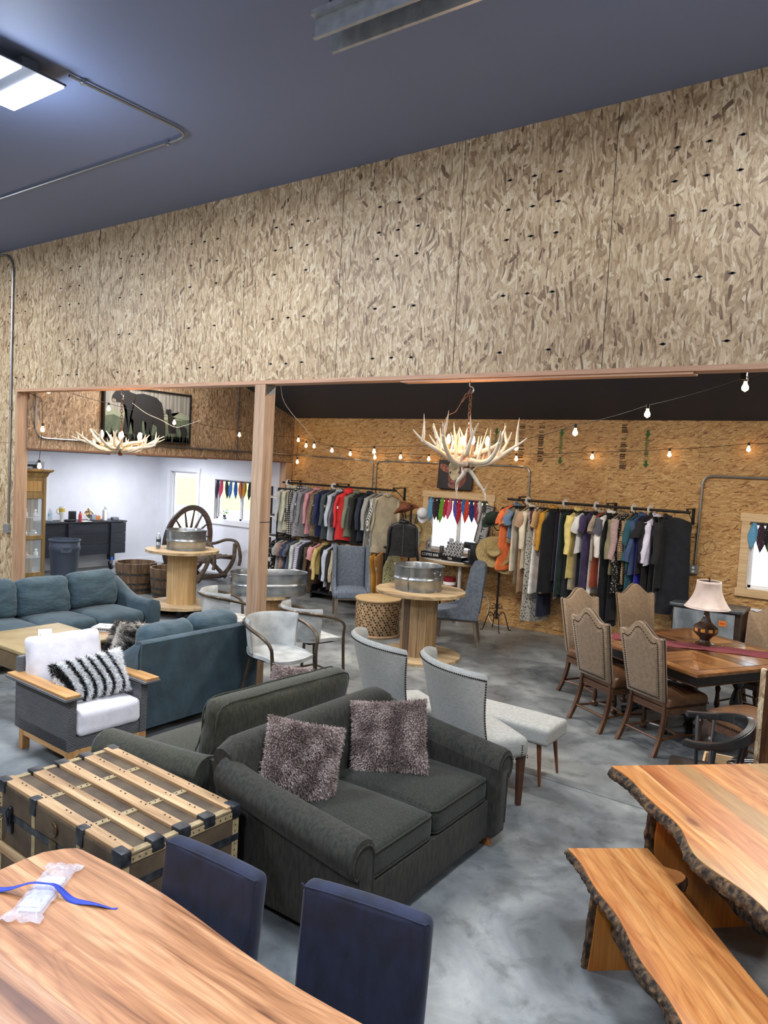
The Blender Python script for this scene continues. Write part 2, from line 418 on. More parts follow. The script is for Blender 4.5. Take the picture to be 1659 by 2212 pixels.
# header wall over the opening, left pier, right pier
bm = box(nb(), WX-.3, -9.79, HY, HY+.14, 0, CZ); box(bm, -9.79, 5, HY, HY+.14, HZ, CZ)
hw = struct('wall_middle', bm, osb_main)
seams = [-1.869+1.2205*k for k in range(-9, 6)]
bm = nb()
for x in seams: box(bm, x-.0022, x+.0022, HY-.0012, HY+.001, HZ if x > -9.8 else 0, CZ)
box(bm, WX, -9.79, HY-.0012, HY+.001, 2.44, 2.444)
struct('panel_seams', bm, M('seam_dark', '33281e', rough=.9), hw)
bm = nb()
for x in seams:
    for dz in (3.31, 3.735, 4.16, 4.38, 4.6):
        for dx in (.41, .61, .81):
            if R.random() < .12: continue
            cx_, cz_ = x+dx, dz+R.uniform(-.004, .004)
            box(bm, cx_-.020, cx_+.020, HY-.001, HY, cz_-.0045, cz_+.0045)
            box(bm, cx_-.010, cx_+.010, HY-.001, HY, cz_-.009, cz_+.009)
            box(bm, cx_-.028, cx_-.020, HY-.001, HY, cz_-.002, cz_+.002)
struct('ink_marks', bm, M('ink', '23262a', rough=.9), hw)
bm = box(nb(), -9.79, 4.8, HY-.004, HY+.15, HZ-.034, HZ+.002, .002); box(bm, -3.6, -1.25, HY+.01, HY+.13, HZ-.052, HZ-.034, .002)
struct('trim_1', bm, fir_x)
bm = box(nb(), -9.792, -9.752, HY-.004, HY+.16, 0, HZ-.034, .002); struct('trim_2', bm, fir)
# wall with the bear picture, above the white room
bm = nb()
rg = [(y, z) for y, z in ((HY+.14, 2.385), (BY, 2.385), (BY, CEIL2(BY)+.02), (HY+.14, CEIL2(HY+.14)+.02))]
loft(bm, [[(x, y, z) for y, z in rg] for x in (BX, BX-.14)])
struct('wall_left', bm, osb_bear)
bm = nb()
for y in (6.6, 7.82, 9.04, 10.26): box(bm, BX-.001, BX+.001, y-.002, y+.002, 2.39, CEIL2(y))
struct('trim_3', bm, M('seam_dark2', '2c2019', rough=.9))
bm = box(nb(), BX-.16, BX+.02, HY+.14, BY-.19, 2.365, 2.39, .002); struct('trim_4', bm, M('header_edge', '6b4a38', rough=.7))
bm = box(nb(), BX-.15, BX+.005, BY-.195, BY-.02, 0, 2.37, .003); struct('trim_5', bm, fir)
bm = box(nb(), BX-.75, BX-.60, HY+.16, HY+.30, 0, 2.37, .003); struct('trim_6', bm, M('grey_paint', 'a9abb0', rough=.6))
# back wall with three window openings and the glazed door opening
def wall_with_holes(name, x0, x1, z1, holes, m, y0=BY, th=.16):
    bm = nb(); xs = sorted({x0, x1}|{h[0] for h in holes}|{h[1] for h in holes}); zs = sorted({0, z1}|{h[2] for h in holes}|{h[3] for h in holes})
    for a, b_ in zip(xs, xs[1:]):
        for c, d in zip(zs, zs[1:]):
            if any(h[0]-1e-6 <= a and b_ <= h[1]+1e-6 and h[2]-1e-6 <= c and d <= h[3]+1e-6 for h in holes): continue
            box(bm, a, b_, y0, y0+th, c, d)
    bmesh.ops.remove_doubles(bm, verts=bm.verts[:], dist=1e-5)
    return struct(name, bm, m)
W1, W2, W3, DR = (-6.60, -5.49, 1.06, 1.93), (-1.69, -.58, 1.06, 1.93), (-11.86, -10.42, 1.12, 1.95), (-13.33, -12.45, .06, 2.06)
bw = wall_with_holes('wall_back', BX-.02, 5, 3.3, [W1, W2], osb_back)
ww = wall_with_holes('wall_back', WX-.15, BX-.02, 2.5, [W3, DR], white_wall)
bm = nb()
box(bm, BX, 5, BY-.001, BY, 2.518, 2.521)
for x in (-7.26, -4.82, -2.38, .06): box(bm, x-.0015, x+.0015, BY-.001, BY, 2.52, 3.22)
for x in (-8.5, -6.04+.02, -3.6, -1.16): box(bm, x-.0015, x+.0015, BY-.001, BY, 0, 2.52)
struct('panel_seams', bm, M('seam_tan', '6b4a2a', rough=.9), bw)
bm = nb()   # grade stamps in black, arrows in green, a scribbled circle
for x in (-4.98, -4.66, -3.40):
    z = 3.17
    while z > 2.56:
        hh = R.choice((.006, .009, .012, .02)); w = R.uniform(.07, .10)
        if R.random() < .8: box(bm, x-.05, x-.05+w, BY-.0012, BY, z-hh, z)
        z -= hh+R.uniform(.005, .012)
tube(bm, [(-2.17+.075*math.cos(a/12*PI), BY-.002, 1.55+.085*math.sin(a/12*PI)) for a in range(24)], .002, 4, closed=True)
tube(bm, [(-2.21, BY-.002, 1.47), (-2.13, BY-.002, 1.66)], .002, 4)
struct('grade_stamps', bm, M('stamp_ink', '3a2c1e', rough=.9), bw)
bm = nb()
for x in (-4.34, -3.08, -5.42):
    for z in (3.04, 2.62):
        v = [bm.verts.new((x+a, BY-.0015, z+c)) for a, c in ((-.045, 0), (0, -.06), (.045, 0), (.02, 0), (.02, .05), (-.02, .05), (-.02, 0))]; bm.faces.new(v)
    for k in range(14):
        z = 2.72+k*.02; box(bm, x-.03, x+R.uniform(.005, .035), BY-.0015, BY, z, z+.012)
struct('green_stamps', bm, M('stamp_green', '3d6234', rough=.9), bw)
# outer walls of the hall (out of frame; they close the room)
bm = box(nb(), 4.8, 5, -5.2, BY+.2, 0, 5.2); struct('wall_right', bm, osb_main)
bm = box(nb(), WX-.3, 5, -5.2, -5, 0, CZ); struct('wall_front', bm, osb_main)
bm = box(nb(), WX-.45, WX-.3, -5.2, HY, 0, CZ); struct('wall_left', bm, osb_main)
# white room
bm = box(nb(), WX-.15, WX, HY+.14, BY+.16, 0, 2.55)
struct('wall_left', bm, white_wall)
bm = box(nb(), WX, BX-.141, HY+.14, BY, 2.44, 2.56); struct('ceiling', bm, white_wall)
bm = box(nb(), WX, BX-.15, HY+.14, HY+.16, 0, 2.44); struct('wall_front', bm, white_wall)
white_trim = M('white_trim', 'f2f2f4', rough=.4)
bm = box(nb(), WX, WX+.018, HY+.2, BY, 0, .11, .003); struct('baseboard_left', bm, white_trim)
bm = box(nb(), WX, DR[0]-.09, BY-.018, BY, 0, .11, .003); box(bm, DR[1]+.09, BX-.15, BY-.018, BY, 0, .11, .003); struct('baseboard_back', bm, white_trim)
glass = M('window_glass', 'ffffff', rough=0, trans=1, ior=1.01)
def window(name, w, casing, cm, frame, y=BY, vertm=True, parent=None):
    x0, x1, z0, z1 = w; bm = nb()
    if casing:
        c = casing
        box(bm, x0-c, x0, y-.025, y, z0-.0, z1, .003); box(bm, x1, x1+c, y-.025, y, z0, z1, .003)
        box(bm, x0-c-.02, x1+c+.02, y-.03, y, z1, z1+c, .003); box(bm, x0-c-.02, x1+c+.02, y-.035, y, z0-c, z0, .003)
    root = struct(name, bm, cm)
    bm = nb(); f = .045
    a, b_ = y+.05, y+.12
    box(bm, x0, x0+f, a, b_, z0, z1); box(bm, x1-f, x1, a, b_, z0, z1); box(bm, x0, x1, a, b_, z0, z0+f); box(bm, x0, x1, a, b_, z1-f, z1)
    if vertm: xm = (x0+x1)/2; box(bm, xm-.03, xm+.03, a, b_, z0, z1)
    # plaster-white reveal
    box(bm, x0-.001, x0+.012, y, y+.16, z0, z1); box(bm, x1-.012, x1+.001, y, y+.16, z0, z1); box(bm, x0, x1, y, y+.16, z0-.001, z0+.012); box(bm, x0, x1, y, y+.16, z1-.012, z1+.001)
    struct('window_frame', bm, frame, root)
    bm = box(nb(), x0+f, x1-f, y+.083, y+.087, z0+f, z1-f); struct('glass_pane', bm, glass, root)
    return root
window('window_1', W1, .105, pine_trim, white_trim); window('window_2', W2, .105, pine_trim, white_trim)
window('window_3', W3, .10, white_trim, white_trim)
window('door_1', DR, .09, white_trim, white_trim, vertm=False)
# half-glazed door in the far white wall, mostly behind the curio cabinet
bm = box(nb(), WX, WX+.02, 6.95, 7.06, 0, 2.17, .003); box(bm, WX, WX+.02, 7.84, 7.95, 0, 2.17, .003); box(bm, WX, WX+.022, 6.93, 7.97, 2.14, 2.27, .003)
d2 = struct('door_2', bm, white_trim)
bm = box(nb(), WX+.001, WX+.012, 7.06, 7.84, 0, 2.14); struct('door_leaf', bm, M('door_grey', 'c9ccd1', rough=.5), d2)
bm = nb()
for a, b_, c, d in ((7.16, 7.74, 2.04, 2.08), (7.16, 7.74, 1.1, 1.14), (7.16, 7.20, 1.14, 2.04), (7.62, 7.74, 1.14, 2.04)): box(bm, WX+.012, WX+.02, a, b_, c, d)
struct('door_lite_frame', bm, black_metal, d2)
# ground outside
bm = nb(); box(bm, -90, 40, BY+.3, 90, -.25, -.2)
g = struct('terrain_1', bm, M('gravel', 'd8d6d0', 'bdbab2', sc=6, rough=.95))
bm = nb()
v = [bm.verts.new(p) for p in ((-75, 75, -.19), (-28, 75, -.19), (-28, 26, -.19), (-75, 26, -.19))]; bm.faces.new(v)
struct('lawn_1', bm, M('grass', '7f9b45', '9fb45c', sc=3, rough=.95))
# ------------------------------------------------------------------ post
bm = box(nb(), -5.32, -5.178, HY, HY+.142, 0, HZ-.035, .003)
t = tag(obj('wooden_post', bm, fir, smooth=False), 'square sawn timber post standing behind the end of the teal loveseat', 'post')
bm = lathe(nb(), [(.0, 0), (.062, 0), (.062, .004), (0, .004)], 16); swap(bm, lambda c: (-5.178+c.z, HY+.075+c.x, HZ-.07+c.y))
obj('steel_plate', bm, M('galv_plate', '6f7372', '8a8f8e', sc=30, rough=.5, metal=.7), t)
bm = box(nb(), -5.1775, -5.1765, HY+.0, HY+.142, 1.775, 1.782); obj('pencil_mark', bm, M('ink', '23262a'), t)
# ------------------------------------------------------------------ conduits and boxes
def pipe(name, pts, r_, label, n=6, m=None, clips=()):
    bm = tube(nb(), pts, r_, 8); o = obj(name, bm, m or metal_con); tag(o, label, 'conduit')
    if clips:
        bm = nb()
        for c in clips: box(bm, c[0]-.018, c[0]+.018, c[1]-.012, c[1]+.012, c[2]-.018, c[2]+.018)
        obj('strap', bm, metal_con, o, smooth=False)
    return o
def bend(a, b_, c, r_=.12, n=6):
    a, b_, c = Vector(a), Vector(b_), Vector(c); p = b_+(a-b_).normalized()*r_; q = b_+(c-b_).normalized()*r_
    return [p*(1-t)**2+b_*2*t*(1-t)+q*t*t for t in [i/n for i in range(n+1)]]
zc = CZ-.02
pipe('conduit', [(-4.97, 2.95, zc)]+bend((-4.97, 2.95, zc), (-4.95, 4.0, zc), (-8, 4.02, zc), .18)+[(-13.6, 4.04, zc)], .011, 'steel conduit bending across the dark ceiling from the lit fixture', clips=((-4.96, 3.05, zc), (-5.25, 4.0, zc)))
pipe('conduit', [(-11.5, 5.0, CZ-.03)]+bend((-11.5, 5.0, CZ-.03), (-9.9, HY-.02, CZ-.05), (-9.88, HY-.02, 4), .25)+[(-9.88, HY-.02, 1.36)], .013, 'steel conduit running down the strand board beside the left jamb', clips=((-9.88, HY-.02, 2.9),))
yb = BY-.02
pipe('conduit', [(BX+.05, yb, 2.53), (-7.95, yb, 2.49)]+bend((-7.95, yb, 2.49), (-7.80, yb, 2.485), (-7.79, yb, 2), .1)+[(-7.79, yb, 1.0)], .010, 'left of twin steel conduits dropping behind the red hoodie')
pipe('conduit', [(-4.95, yb, 2.505), (-7.58, yb, 2.49)]+bend((-7.58, yb, 2.49), (-7.715, yb, 2.485), (-7.72, yb, 2), .1)+[(-7.72, yb, 1.0)], .010, 'right of twin steel conduits, running behind the large antler chandelier')
pipe('conduit', [(-5.0, yb, 2.505)]+bend((-5.0, yb, 2.505), (-4.81, yb, 2.505), (-4.80, yb, 2), .13)+[(-4.80, yb, 1.2)], .013, 'steel conduit dropping behind the orange top on the wall rack')
pipe('conduit', [(4.7, yb, 2.52)]+bend((4.7, yb, 2.52), (-2.31, yb, 2.49), (-2.32, yb, 1.3), .13)+[(-2.33, yb, 1.30)], .016, 'steel conduit arching above the lamp down to the outlet box', clips=((-2.325, yb, 1.72),))
pipe('conduit', [(BX+.02, 5.41, 4.2)]+bend((BX+.02, 5.41, 4.2), (BX+.02, 5.41, 2.53), (BX+.02, 9, 2.53), .16)+[(BX+.02, 10.5, 2.53)], .012, 'steel conduit curving below the bear picture')
pipe('conduit', [(BX+.02, 9.07, 2.40), (BX+.02, 9.07, CEIL2(9.07)-.02), (BX+.35, 8.3, CEIL2(8.3)-.02)], .009, 'dark blue painted conduit rising to the sloped ceiling beside the post', m=M('blue_paint', '2b3142', rough=.5))
def outlet(name, c, label, face=True):
    bm = box(nb(), c[0]-.058, c[0]+.058, c[1]-.05, c[1], c[2]-.058, c[2]+.058, .006); t = tag(obj(name, bm, M('box_steel', '8d9295', 'a4a8aa', sc=40, rough=.45, metal=.6), smooth=False), label, 'electrical box')
    if face:
        bm = nb()
        for dz in (-.024, .024):
            lathe(bm, [(0, 0), (.019, 0), (.019, .003), (0, .003)], 14, (0, 0, 0)); 
        i = 0; bm.verts.ensure_lookup_table(); h = len(bm.verts)//2
        for k, v in enumerate(bm.verts): v.co = Vector((c[0]+v.co.x, c[1]-.052-v.co.z, c[2]+(-.024 if k < h else .024)+v.co.y))
        obj('socket', bm, M('socket_white', 'e8e8e6', rough=.4), t)
outlet('outlet_box', (-2.34, BY, 1.23), 'grey outlet box with two sockets on the wall above the lamp')
outlet('junction_box', (-9.90, HY, 1.29), 'grey junction box at the foot of the conduit by the left jamb', False)
# ------------------------------------------------------------------ light fixtures
lit = M('led_diffuser', 'ffffff', emit='f2f6ff', es=14)
grey_fix = M('fixture_white', 'c8ccd2', rough=.5)
def highbay(x, y, label, vis):
    t = thing('ceiling_light', label, 'ceiling light', (x, y, 0), 0, 'high bay ceiling lights of the hall')
    bm = box(nb(), -.34, .34, -.075, .035, 4.90, 4.955, .006); box(bm, -.345, .345, -.245, .235, 4.885, 4.90, .004); obj('housing', bm, M('housing_grey', '3c4048', rough=.6), t, smooth=False)
    for a, b_ in ((-.235, -.075), (.035, .225)): obj('led_panel', box(nb(), -.33, .33, a, b_, 4.874, 4.885), lit, t, smooth=False)
    for s in (-.3, .3): obj('hanger_wire', tube(nb(), [(s, .0, 4.955), (s, .0, CZ)], .003, 5), metal_con, t)
    for yy in (-.155, .13): l = lamp('ceiling_light_glow', 'AREA', (0, yy, 4.872), MAIN_W/2, COOL, .66, .16 if yy < 0 else .19); l.parent = t
    l = lamp('ceiling_fill', 'POINT', (0, 0, 4.42), FILL_W, (.72, .82, 1.0), .22); l.parent = t  # added point lamp with no body, brightens the ceiling around the fixture
for k, (x, y) in enumerate(MAIN_LAMPS):
    highbay(x, y, ('glaring white high bay light hanging at the upper left of the ceiling', 'high bay light of the rear row, middle of the hall, outside the view', 'high bay light above the live edge table, just outside the view', 'high bay light of the rear row behind the camera', 'high bay light in the far left bay of the front row', 'high bay light in the far left bay of the rear row', 'high bay light in the right bay of the front row')[k], k == 0)
def shoplight(x, y, z, label, on=True, w=1.2, rz=0, energy=BACK_W):
    t = thing('shop_light', label, 'shop light', (x, y, 0), rz, 'shop lights of the back room')
    bm = box(nb(), -w/2, w/2, -.06, .06, z, z+.05, .006); obj('housing', bm, grey_fix, t, smooth=False)
    bm = box(nb(), -w/2+.02, w/2-.02, -.045, .045, z-.008, z); obj('diffuser', bm, lit if on else grey_fix, t, smooth=False)
    bm = nb()
    for s in (-1, 1): box(bm, s*w*.4-.012, s*w*.4+.012, -.012, .012, z+.05, min(CEIL2(y)-.0, z+.42))
    obj('hanger_strap', bm, black_metal, t, smooth=False)
    if on: l = lamp('shop_light_glow', 'AREA', (0, 0, z-.03), energy, WARM, w, .12); l.parent = t
for k, (x, y, z) in enumerate(BACK_LAMPS): shoplight(x, y, z, ('grey shop light at the right end of the dark sloped ceiling', 'shop light of the back room hidden above the header wall, over the tall chandelier', 'shop light of the back room hidden above the header wall, over the timber post', 'shop light of the back room hidden behind the header wall, by the bear wall')[k])
# two grey tube housings on the opening of the white room
for k, (y0, y1, lb) in enumerate(((5.50, 6.87, 'grey tube fixture below the bear picture, beside the timber jamb'), (7.42, 8.81, 'grey tube fixture under the strand board beside the timber post'))):
    t = tag(obj('tube_fixture', tube(nb(), [(BX-.5, y0, 2.385), (BX-.5, y1, 2.385)], .035, 12), M('grey_tube', '8b9098', rough=.4)), lb, 'light fixture')
    bm = nb()
    for y in (y0, y1): box(bm, BX-.54, BX-.46, y-.015, y+.015, 2.35, 2.442)
    obj('end_cap', bm, M('dark_cap', '4a4d52', rough=.5), t, smooth=False)
# white room ceiling lamps
for k, (x, y) in enumerate(((-11.2, 6.8), (-12.3, 9.2))):
    t = thing('flat_light', ('flat ceiling light of the white room nearer the curio cabinet', 'flat ceiling light of the white room nearer the glazed door')[k], 'ceiling light', (x, y, 0), 0, 'flat lights of the white room')
    obj('housing', box(nb(), -.3, .3, -.3, .3, 2.41, 2.44, .004), grey_fix, t, smooth=False)
    obj('diffuser', box(nb(), -.28, .28, -.28, .28, 2.405, 2.41), lit, t, smooth=False)
    l = lamp('flat_light_glow', 'AREA', (0, 0, 2.39), 52, (.84, .89, 1), .55); l.parent = t
# hanging roof purlin and punched braces
t = thing('steel_joist', 'galvanized steel track hanging below the dark ceiling at top', 'joist', (0, 0, 0))
galv = M('galvanized', '9ba0a6', 'b3b8bc', sc=14, rough=.35, metal=.6, bst=.1)
x0, y0, z0 = -2.74, 3.06, 4.60
bm = nb()
for (a, b_, c, d) in ((-.07, .07, .10, .106), (-.07, -.064, .0, .10), (.064, .07, 0, .10), (-.085, -.064, -.006, 0), (.064, .085, -.006, 0), (-.11, -.07, .10, .125), (.07, .11, .10, .125)): box(bm, x0, x0+3.6, y0+a, y0+b_, z0+c, z0+d)
obj('track', bm, galv, t, smooth=False)
for k, (xa, xb) in enumerate(((x0+.12, x0-.05), (x0+.12, x0+.35), (x0+1.0, x0+.7), (x0+1.9, x0+1.6))):
    a, b_ = Vector((xa, y0, z0+.11)), Vector((xb, y0, CZ-.03)); d = (b_-a).normalized(); s = d.cross(Vector((0, 1, 0)))
    bm = tube(nb(), [a, b_], .028, 4, flat=(1, .35)); obj('brace', bm, galv, t, smooth=False)
    bm = nb(); n = 7
    for i in range(n):
        p = a.lerp(b_, (i+.5)/n); tube(bm, [p-Vector((0, .031, 0))-d*.008, p-Vector((0, .031, 0))+d*.008], .006, 6)
    obj('punched_slots', bm, M('slot_dark', '3a3f48', rough=.8), t)
# ------------------------------------------------------------------ foreground furniture
acacia = PLANK('acacia', ['7a5034', 'a87a54', 'c09068', 'd8b088'], .17, 0, .42, 1.0, '5c3420', .15, .6)
cedar = PLANK('cedar', ['b4743e', 'c98a4e', 'd69c5e', 'e4b274'], .115, 0, .36, .8, '6a3016', .3, .7, odd='8a7a50'); cedar_b = PLANK('cedar_bench', ['aa6a38', 'c08048', 'cc9054', 'd8a266'], .5, 0, .34, .7, '6a3016', .35, .2)
bark = M('bark', '20160f', '75593c', sc=38, st=(1, 1, .6), rough=.9, bst=.9, bd=.02, lo=.4, hi=.7, det=5)
sap = W('sapwood', ['d0933c', 'dfa851', 'e8bb68'], 0, 16, .5, .35, 0, coat=.3)
legwood = W('leg_walnut', ['3a2216', '56331f', '6e4429'], 2, 30, 2, .45, 0)
def slab(t, L0, L1, fa, fb, z0, z1, topm, edgem=None, nm=('tabletop', 'bark_edge'), seg=90, jit=.012, seed=1, edge=.035):
    """live-edge slab along x from L0 to L1; fa / fb give the two long edges"""
    rr = random.Random(seed); bm = nb(); rows = []
    for i in range(seg+1):
        x = L0+(L1-L0)*i/seg; a, b_ = fa(x), fb(x)
        rows.append([bm.verts.new((x, a+(b_-a)*j/8, z1)) for j in range(9)]+[bm.verts.new((x, b_-(b_-a)*j/8, z0)) for j in range(9)])
    for A, B in zip(rows, rows[1:]):
        for k in range(18): bm.faces.new((A[k], A[(k+1) % 18], B[(k+1) % 18], B[k]))
    bm.faces.new(rows[0]); bm.faces.new(rows[-1][::-1])
    obj(nm[0], bm, topm, t, ang=30)
    if edgem:
        for fn, s in ((fa, -1), (fb, 1)):
            bm = nb(); rows = []
            for i in range(seg*2+1):
                x = L0+(L1-L0)*i/(seg*2); y = fn(x); row = []
                for j in range(7):
                    z = z0-.004+(z1-z0)*j/6; o = .004+edge*math.sin(PI*min(.9, j/6+.08))*(.55+.45*mnoise.noise(Vector((x*5, seed, 0))))+jit*mnoise.noise(Vector((x*34, z*40, seed)))+jit*.8*mnoise.noise(Vector((x*80, z*90, seed)))
                    if j == 6: o = -.002
                    row.append(bm.verts.new((x, y+s*max(o, -.003), z)))
                row.append(bm.verts.new((x, y-s*.006, z1-.002))); row.append(bm.verts.new((x, y-s*.006, z0-.004))); rows.append(row)
            m_ = len(rows[0])
            for A, B in zip(rows, rows[1:]):
                for k in range(m_): bm.faces.new((A[k], A[(k+1) % m_], B[(k+1) % m_], B[k]))
            bm.faces.new(rows[0]); bm.faces.new(rows[-1][::-1])
            obj(nm[1], bm, edgem, t, ang=60)
# near left table
t = thing('dining_table', 'pale brown hardwood dining table with wavy edge, in front of the blue chairs', 'table', (0, 0, 0))
wav = lambda x: 1.70+.012*math.sin(x*5.1)+.018*math.sin(x*2.3+1)+.0
bm = nb(); poly = []
xs = [-2.70+.035*i for i in range(76)]
top = [(x, wav(x)-(.035*(1-min(1, (x+2.70)/.035))**2)) for x in xs]
poly = [(-2.725+.012*math.sin(y*7), y) for y in [1.60-.08*i for i in range(12)]]
poly = top[::-1]+poly+[(-2.66, .60)]+[(x, .60+.015*math.sin(x*4)) for x in xs[2:]]
prism(bm, poly, .72, .765, bev=.006); obj('tabletop', bm, acacia, t, ang=35)
for x in (-2.35, -.45):
    bm = box(nb(), x-.04, x+.04, .72, 1.55, 0, .05, .004); box(bm, x-.03, x+.03, 1.05, 1.25, .05, .72, .004); box(bm, x-.04, x+.04, .8, 1.5, .68, .72, .004); obj('trestle', bm, black_metal, t, smooth=False)
# plastic bag with a folded sheet, and blue strap
t = thing('plastic_bag', 'clear plastic bag with folded white paper inside, on the near table', 'bag', (-2.465, 1.45, .766), 125)
plastic = M('clear_plastic', 'e8e8f4', rough=.12, alpha=.42, bst=.9, sc=22, bd=.03, coat=.5)
bm = nb(); n = 22; g = []
for i in range(n+1):
    row = []
    for j in range(13):
        u, v = i/n*2-1, j/12*2-1
        z = .006+.022*(1-u*u)**.5*(1-v*v)**.5+.012*abs(mnoise.noise(Vector((u*4, v*4, 2))))+.006*abs(mnoise.noise(Vector((u*11, v*9, 5))))
        row.append(bm.verts.new((u*.185+.006*math.sin(v*9), v*.058*(1+.25*(abs(u)>.8)), z)))
    g.append(row)
for i in range(n):
    for j in range(12): bm.faces.new((g[i][j], g[i+1][j], g[i+1][j+1], g[i][j+1]))
obj('film', bm, plastic, t, ang=180)
bm = nb(); box(bm, -.12, .10, -.04, .042, .001, .005, .001); box(bm, -.10, .08, -.035, .045, .005, .009, .001); obj('folded_paper', bm, M('paper_lilac', 'd6d6ea', 'b9b9d6', sc=60, rough=.7), t, smooth=False)
blue_strap = M('strap_blue', '2a41b0', rough=.6, bst=.2, sc=300)
pts = [(-2.75, 1.265), (-2.6, 1.345), (-2.46, 1.425), (-2.41, 1.47), (-2.33, 1.49), (-2.24, 1.53), (-2.185, 1.562)]
bm = nb(); A = curve([(x, y, 0) for x, y in pts], 6); rows = []
for i, p in enumerate(A):
    tdir = (A[min(i+1, len(A)-1)]-A[max(i-1, 0)]).normalized(); s = Vector((-tdir.y, tdir.x, 0)); over = math.exp(-((p.x+2.47)/.08)**2)
    w = .011*(1-.55*max(0, i/len(A)-.72)/.28); z = .768+.05*over+.004*math.sin(i*.5); tl = .35*math.sin(i*.35)
    rows.append([bm.verts.new(p+s*w+Vector((0, 0, z+tl*w))), bm.verts.new(p-s*w+Vector((0, 0, z-tl*w))), bm.verts.new(p-s*w+Vector((0, 0, z-tl*w+.0015))), bm.verts.new(p+s*w+Vector((0, 0, z+tl*w+.0015)))])
for a, b_ in zip(rows, rows[1:]):
    for k in range(4): bm.faces.new((a[k], a[(k+1) % 4], b_[(k+1) % 4], b_[k]))
tag(obj('fabric_strap', bm, blue_strap, ang=180), 'bright blue strap lying across the plastic bag on the near table', 'strap')
# blue upholstered chairs
navy = M('navy_fabric', '131829', '1c233c', sc=18, st=(1, 1, .5), rough=.85, sheen=.15, bst=.25, bsc=420, bd=.002)
def blue_chair(label, x, y, a):
    t = thing('upholstered_chair', label, 'chair', (x, y, 0), a, 'navy chairs at the near table')
    # local: faces -y, back slab near y = 0
    bm = rbox(nb(), (0, -.26, .44), (.47, .50, .11), .035, .015); obj('seat', bm, navy, t)
    bm = nb(); rows = []
    st_ = len(bm.verts); rbox(bm, (0, 0, .70), (.465, .075, .50), .032, k=6)
    for v in bm.verts: v.co.y += (v.co.z-.45)*.10+.012*(1-(v.co.x/.23)**2); v.co.x *= 1+.03*(v.co.z-.5)
    obj('backrest', bm, navy, t, ang=60)
    bm = nb(); P = []
    zz = .95
    for (px, pz) in ((-.205, .46), (-.205, .90), (-.19, .935), (.19, .935), (.205, .90), (.205, .46)): P.append((px*(1+.03*(pz-.5))*1.045, -.0335+(pz-.45)*.10+.012*(1-(px/.23)**2)*1, pz+(.004 if pz > .92 else 0)))
    tube(bm, curve(P, 6), .0028, 6); obj('seam', bm, navy, t)
    for sx in (-1, 1):
        for yy, lean in ((-.46, -.02), (-.03, .06)):
            bm = nb(); loft(bm, [[(sx*.20+a*s, yy+lean*(1-q)+b_*s, q*.40) for a, b_ in ((-1, -1), (1, -1), (1, 1), (-1, 1))] for q, s in ((0, .013), (1, .021))])
            obj('leg', bm, legwood, t, smooth=False)
    return t
blue_chair('navy upholstered chair by the steamer trunk, tucked under the near table', -1.955, 1.755, 3)
blue_chair('navy upholstered chair before the dark loveseat, tucked under the near table', -1.365, 1.90, 11)
# ------------------------------------------------------------------ steamer trunk
canvas = M('trunk_canvas', '3e3022', '5a4a36', sc=7, rough=.75, bst=.2, bsc=120, bd=.002, det=5)
trim_tan = M('trunk_binding', '8d7a58', 'a5916b', sc=30, rough=.7)
slatw = W('trunk_slat', ['94714c', 'b8946a', 'ceb084'], 0, 22, 1.5, .65, 2.2, '4c2f1a')
iron = M('dark_iron', '23252a', '45484c', sc=22, rough=.45, metal=.6)
t = thing('steamer_trunk', 'old brown steamer trunk with pale wooden slats and iron corners', 'trunk', (-3.285, 2.32, 0), -2)
hx, hy, H_ = .57, .335, .60
obj('body', box(nb(), -hx, hx, -hy, hy, .02, .44, .006), canvas, t, smooth=False)
lid = obj('lid', box(nb(), -hx-.003, hx+.003, -hy-.003, hy+.003, .445, H_-.01, .01), canvas, t, smooth=False)
ys = [-hy+.035+(2*hy-.07)*i/4 for i in range(5)]
for y in ys: obj('slat', box(nb(), -hx+.01, hx-.01, y-.032, y+.032, H_-.012, H_+.010, .004), slatw, lid, smooth=False)
bm = nb()
for x in (-.2, .22): box(bm, x-.018, x+.018, -hy, hy, H_-.012, H_-.004); box(bm, x-.016, x+.016, -hy-.006, -hy, .46, H_-.01); box(bm, x-.016, x+.016, -hy-.004, -hy, .03, .43)
for sx in (-1, 1):
    box(bm, sx*(hx-.018)-.018, sx*(hx-.018)+.018, -hy, hy, H_-.012, H_-.004)
    for sy in (-1, 1):
        box(bm, min(sx*(hx-.04), sx*(hx+.004)), max(sx*(hx-.04), sx*(hx+.004)), min(sy*(hy+.004), sy*(hy-.001)), max(sy*(hy+.004), sy*(hy-.001)), .03, H_-.02)
        box(bm, min(sx*hx, sx*(hx+.005)), max(sx*hx, sx*(hx+.005)), min(sy*(hy+.004), sy*(hy-.035)), max(sy*(hy+.004), sy*(hy-.035)), .03, H_-.02)
    box(bm, sx*hx-.004, sx*hx+.006, -hy, hy, H_-.05, H_-.02)
obj('binding_strip', bm, trim_tan, t, smooth=False)
bm = nb()
for x in [-.5+.035*i for i in range(30)]:
    for y in (): pass
for sx in (-1, 1):
    for i in range(20):
        y = -hy+.02+i*(2*hy-.04)/19; ball(bm, (sx*(hx+.006), y, H_-.033), .004, 6, 4)
    for i in range(16):
        z = .05+i*.033; ball(bm, (sx*(hx-.022), -hy-.006, z), .0035, 6, 4); ball(bm, (hx+.006, sx*(hy-.018), z), .0035, 6, 4)
for x in (-.2, .22):
    for i in range(20): ball(bm, (x, -hy+.02+i*(2*hy-.04)/19, H_-.003), .004, 6, 4)
for y in ys:
    for x in (-.42, -.38, -.22, -.18, .02, .06, .2, .24, .40, .44): ball(bm, (x, y+.012*(-1 if int(x*100) % 2 else 1), H_+.010), .005, 6, 4)
obj('nail_heads', bm, iron, t)
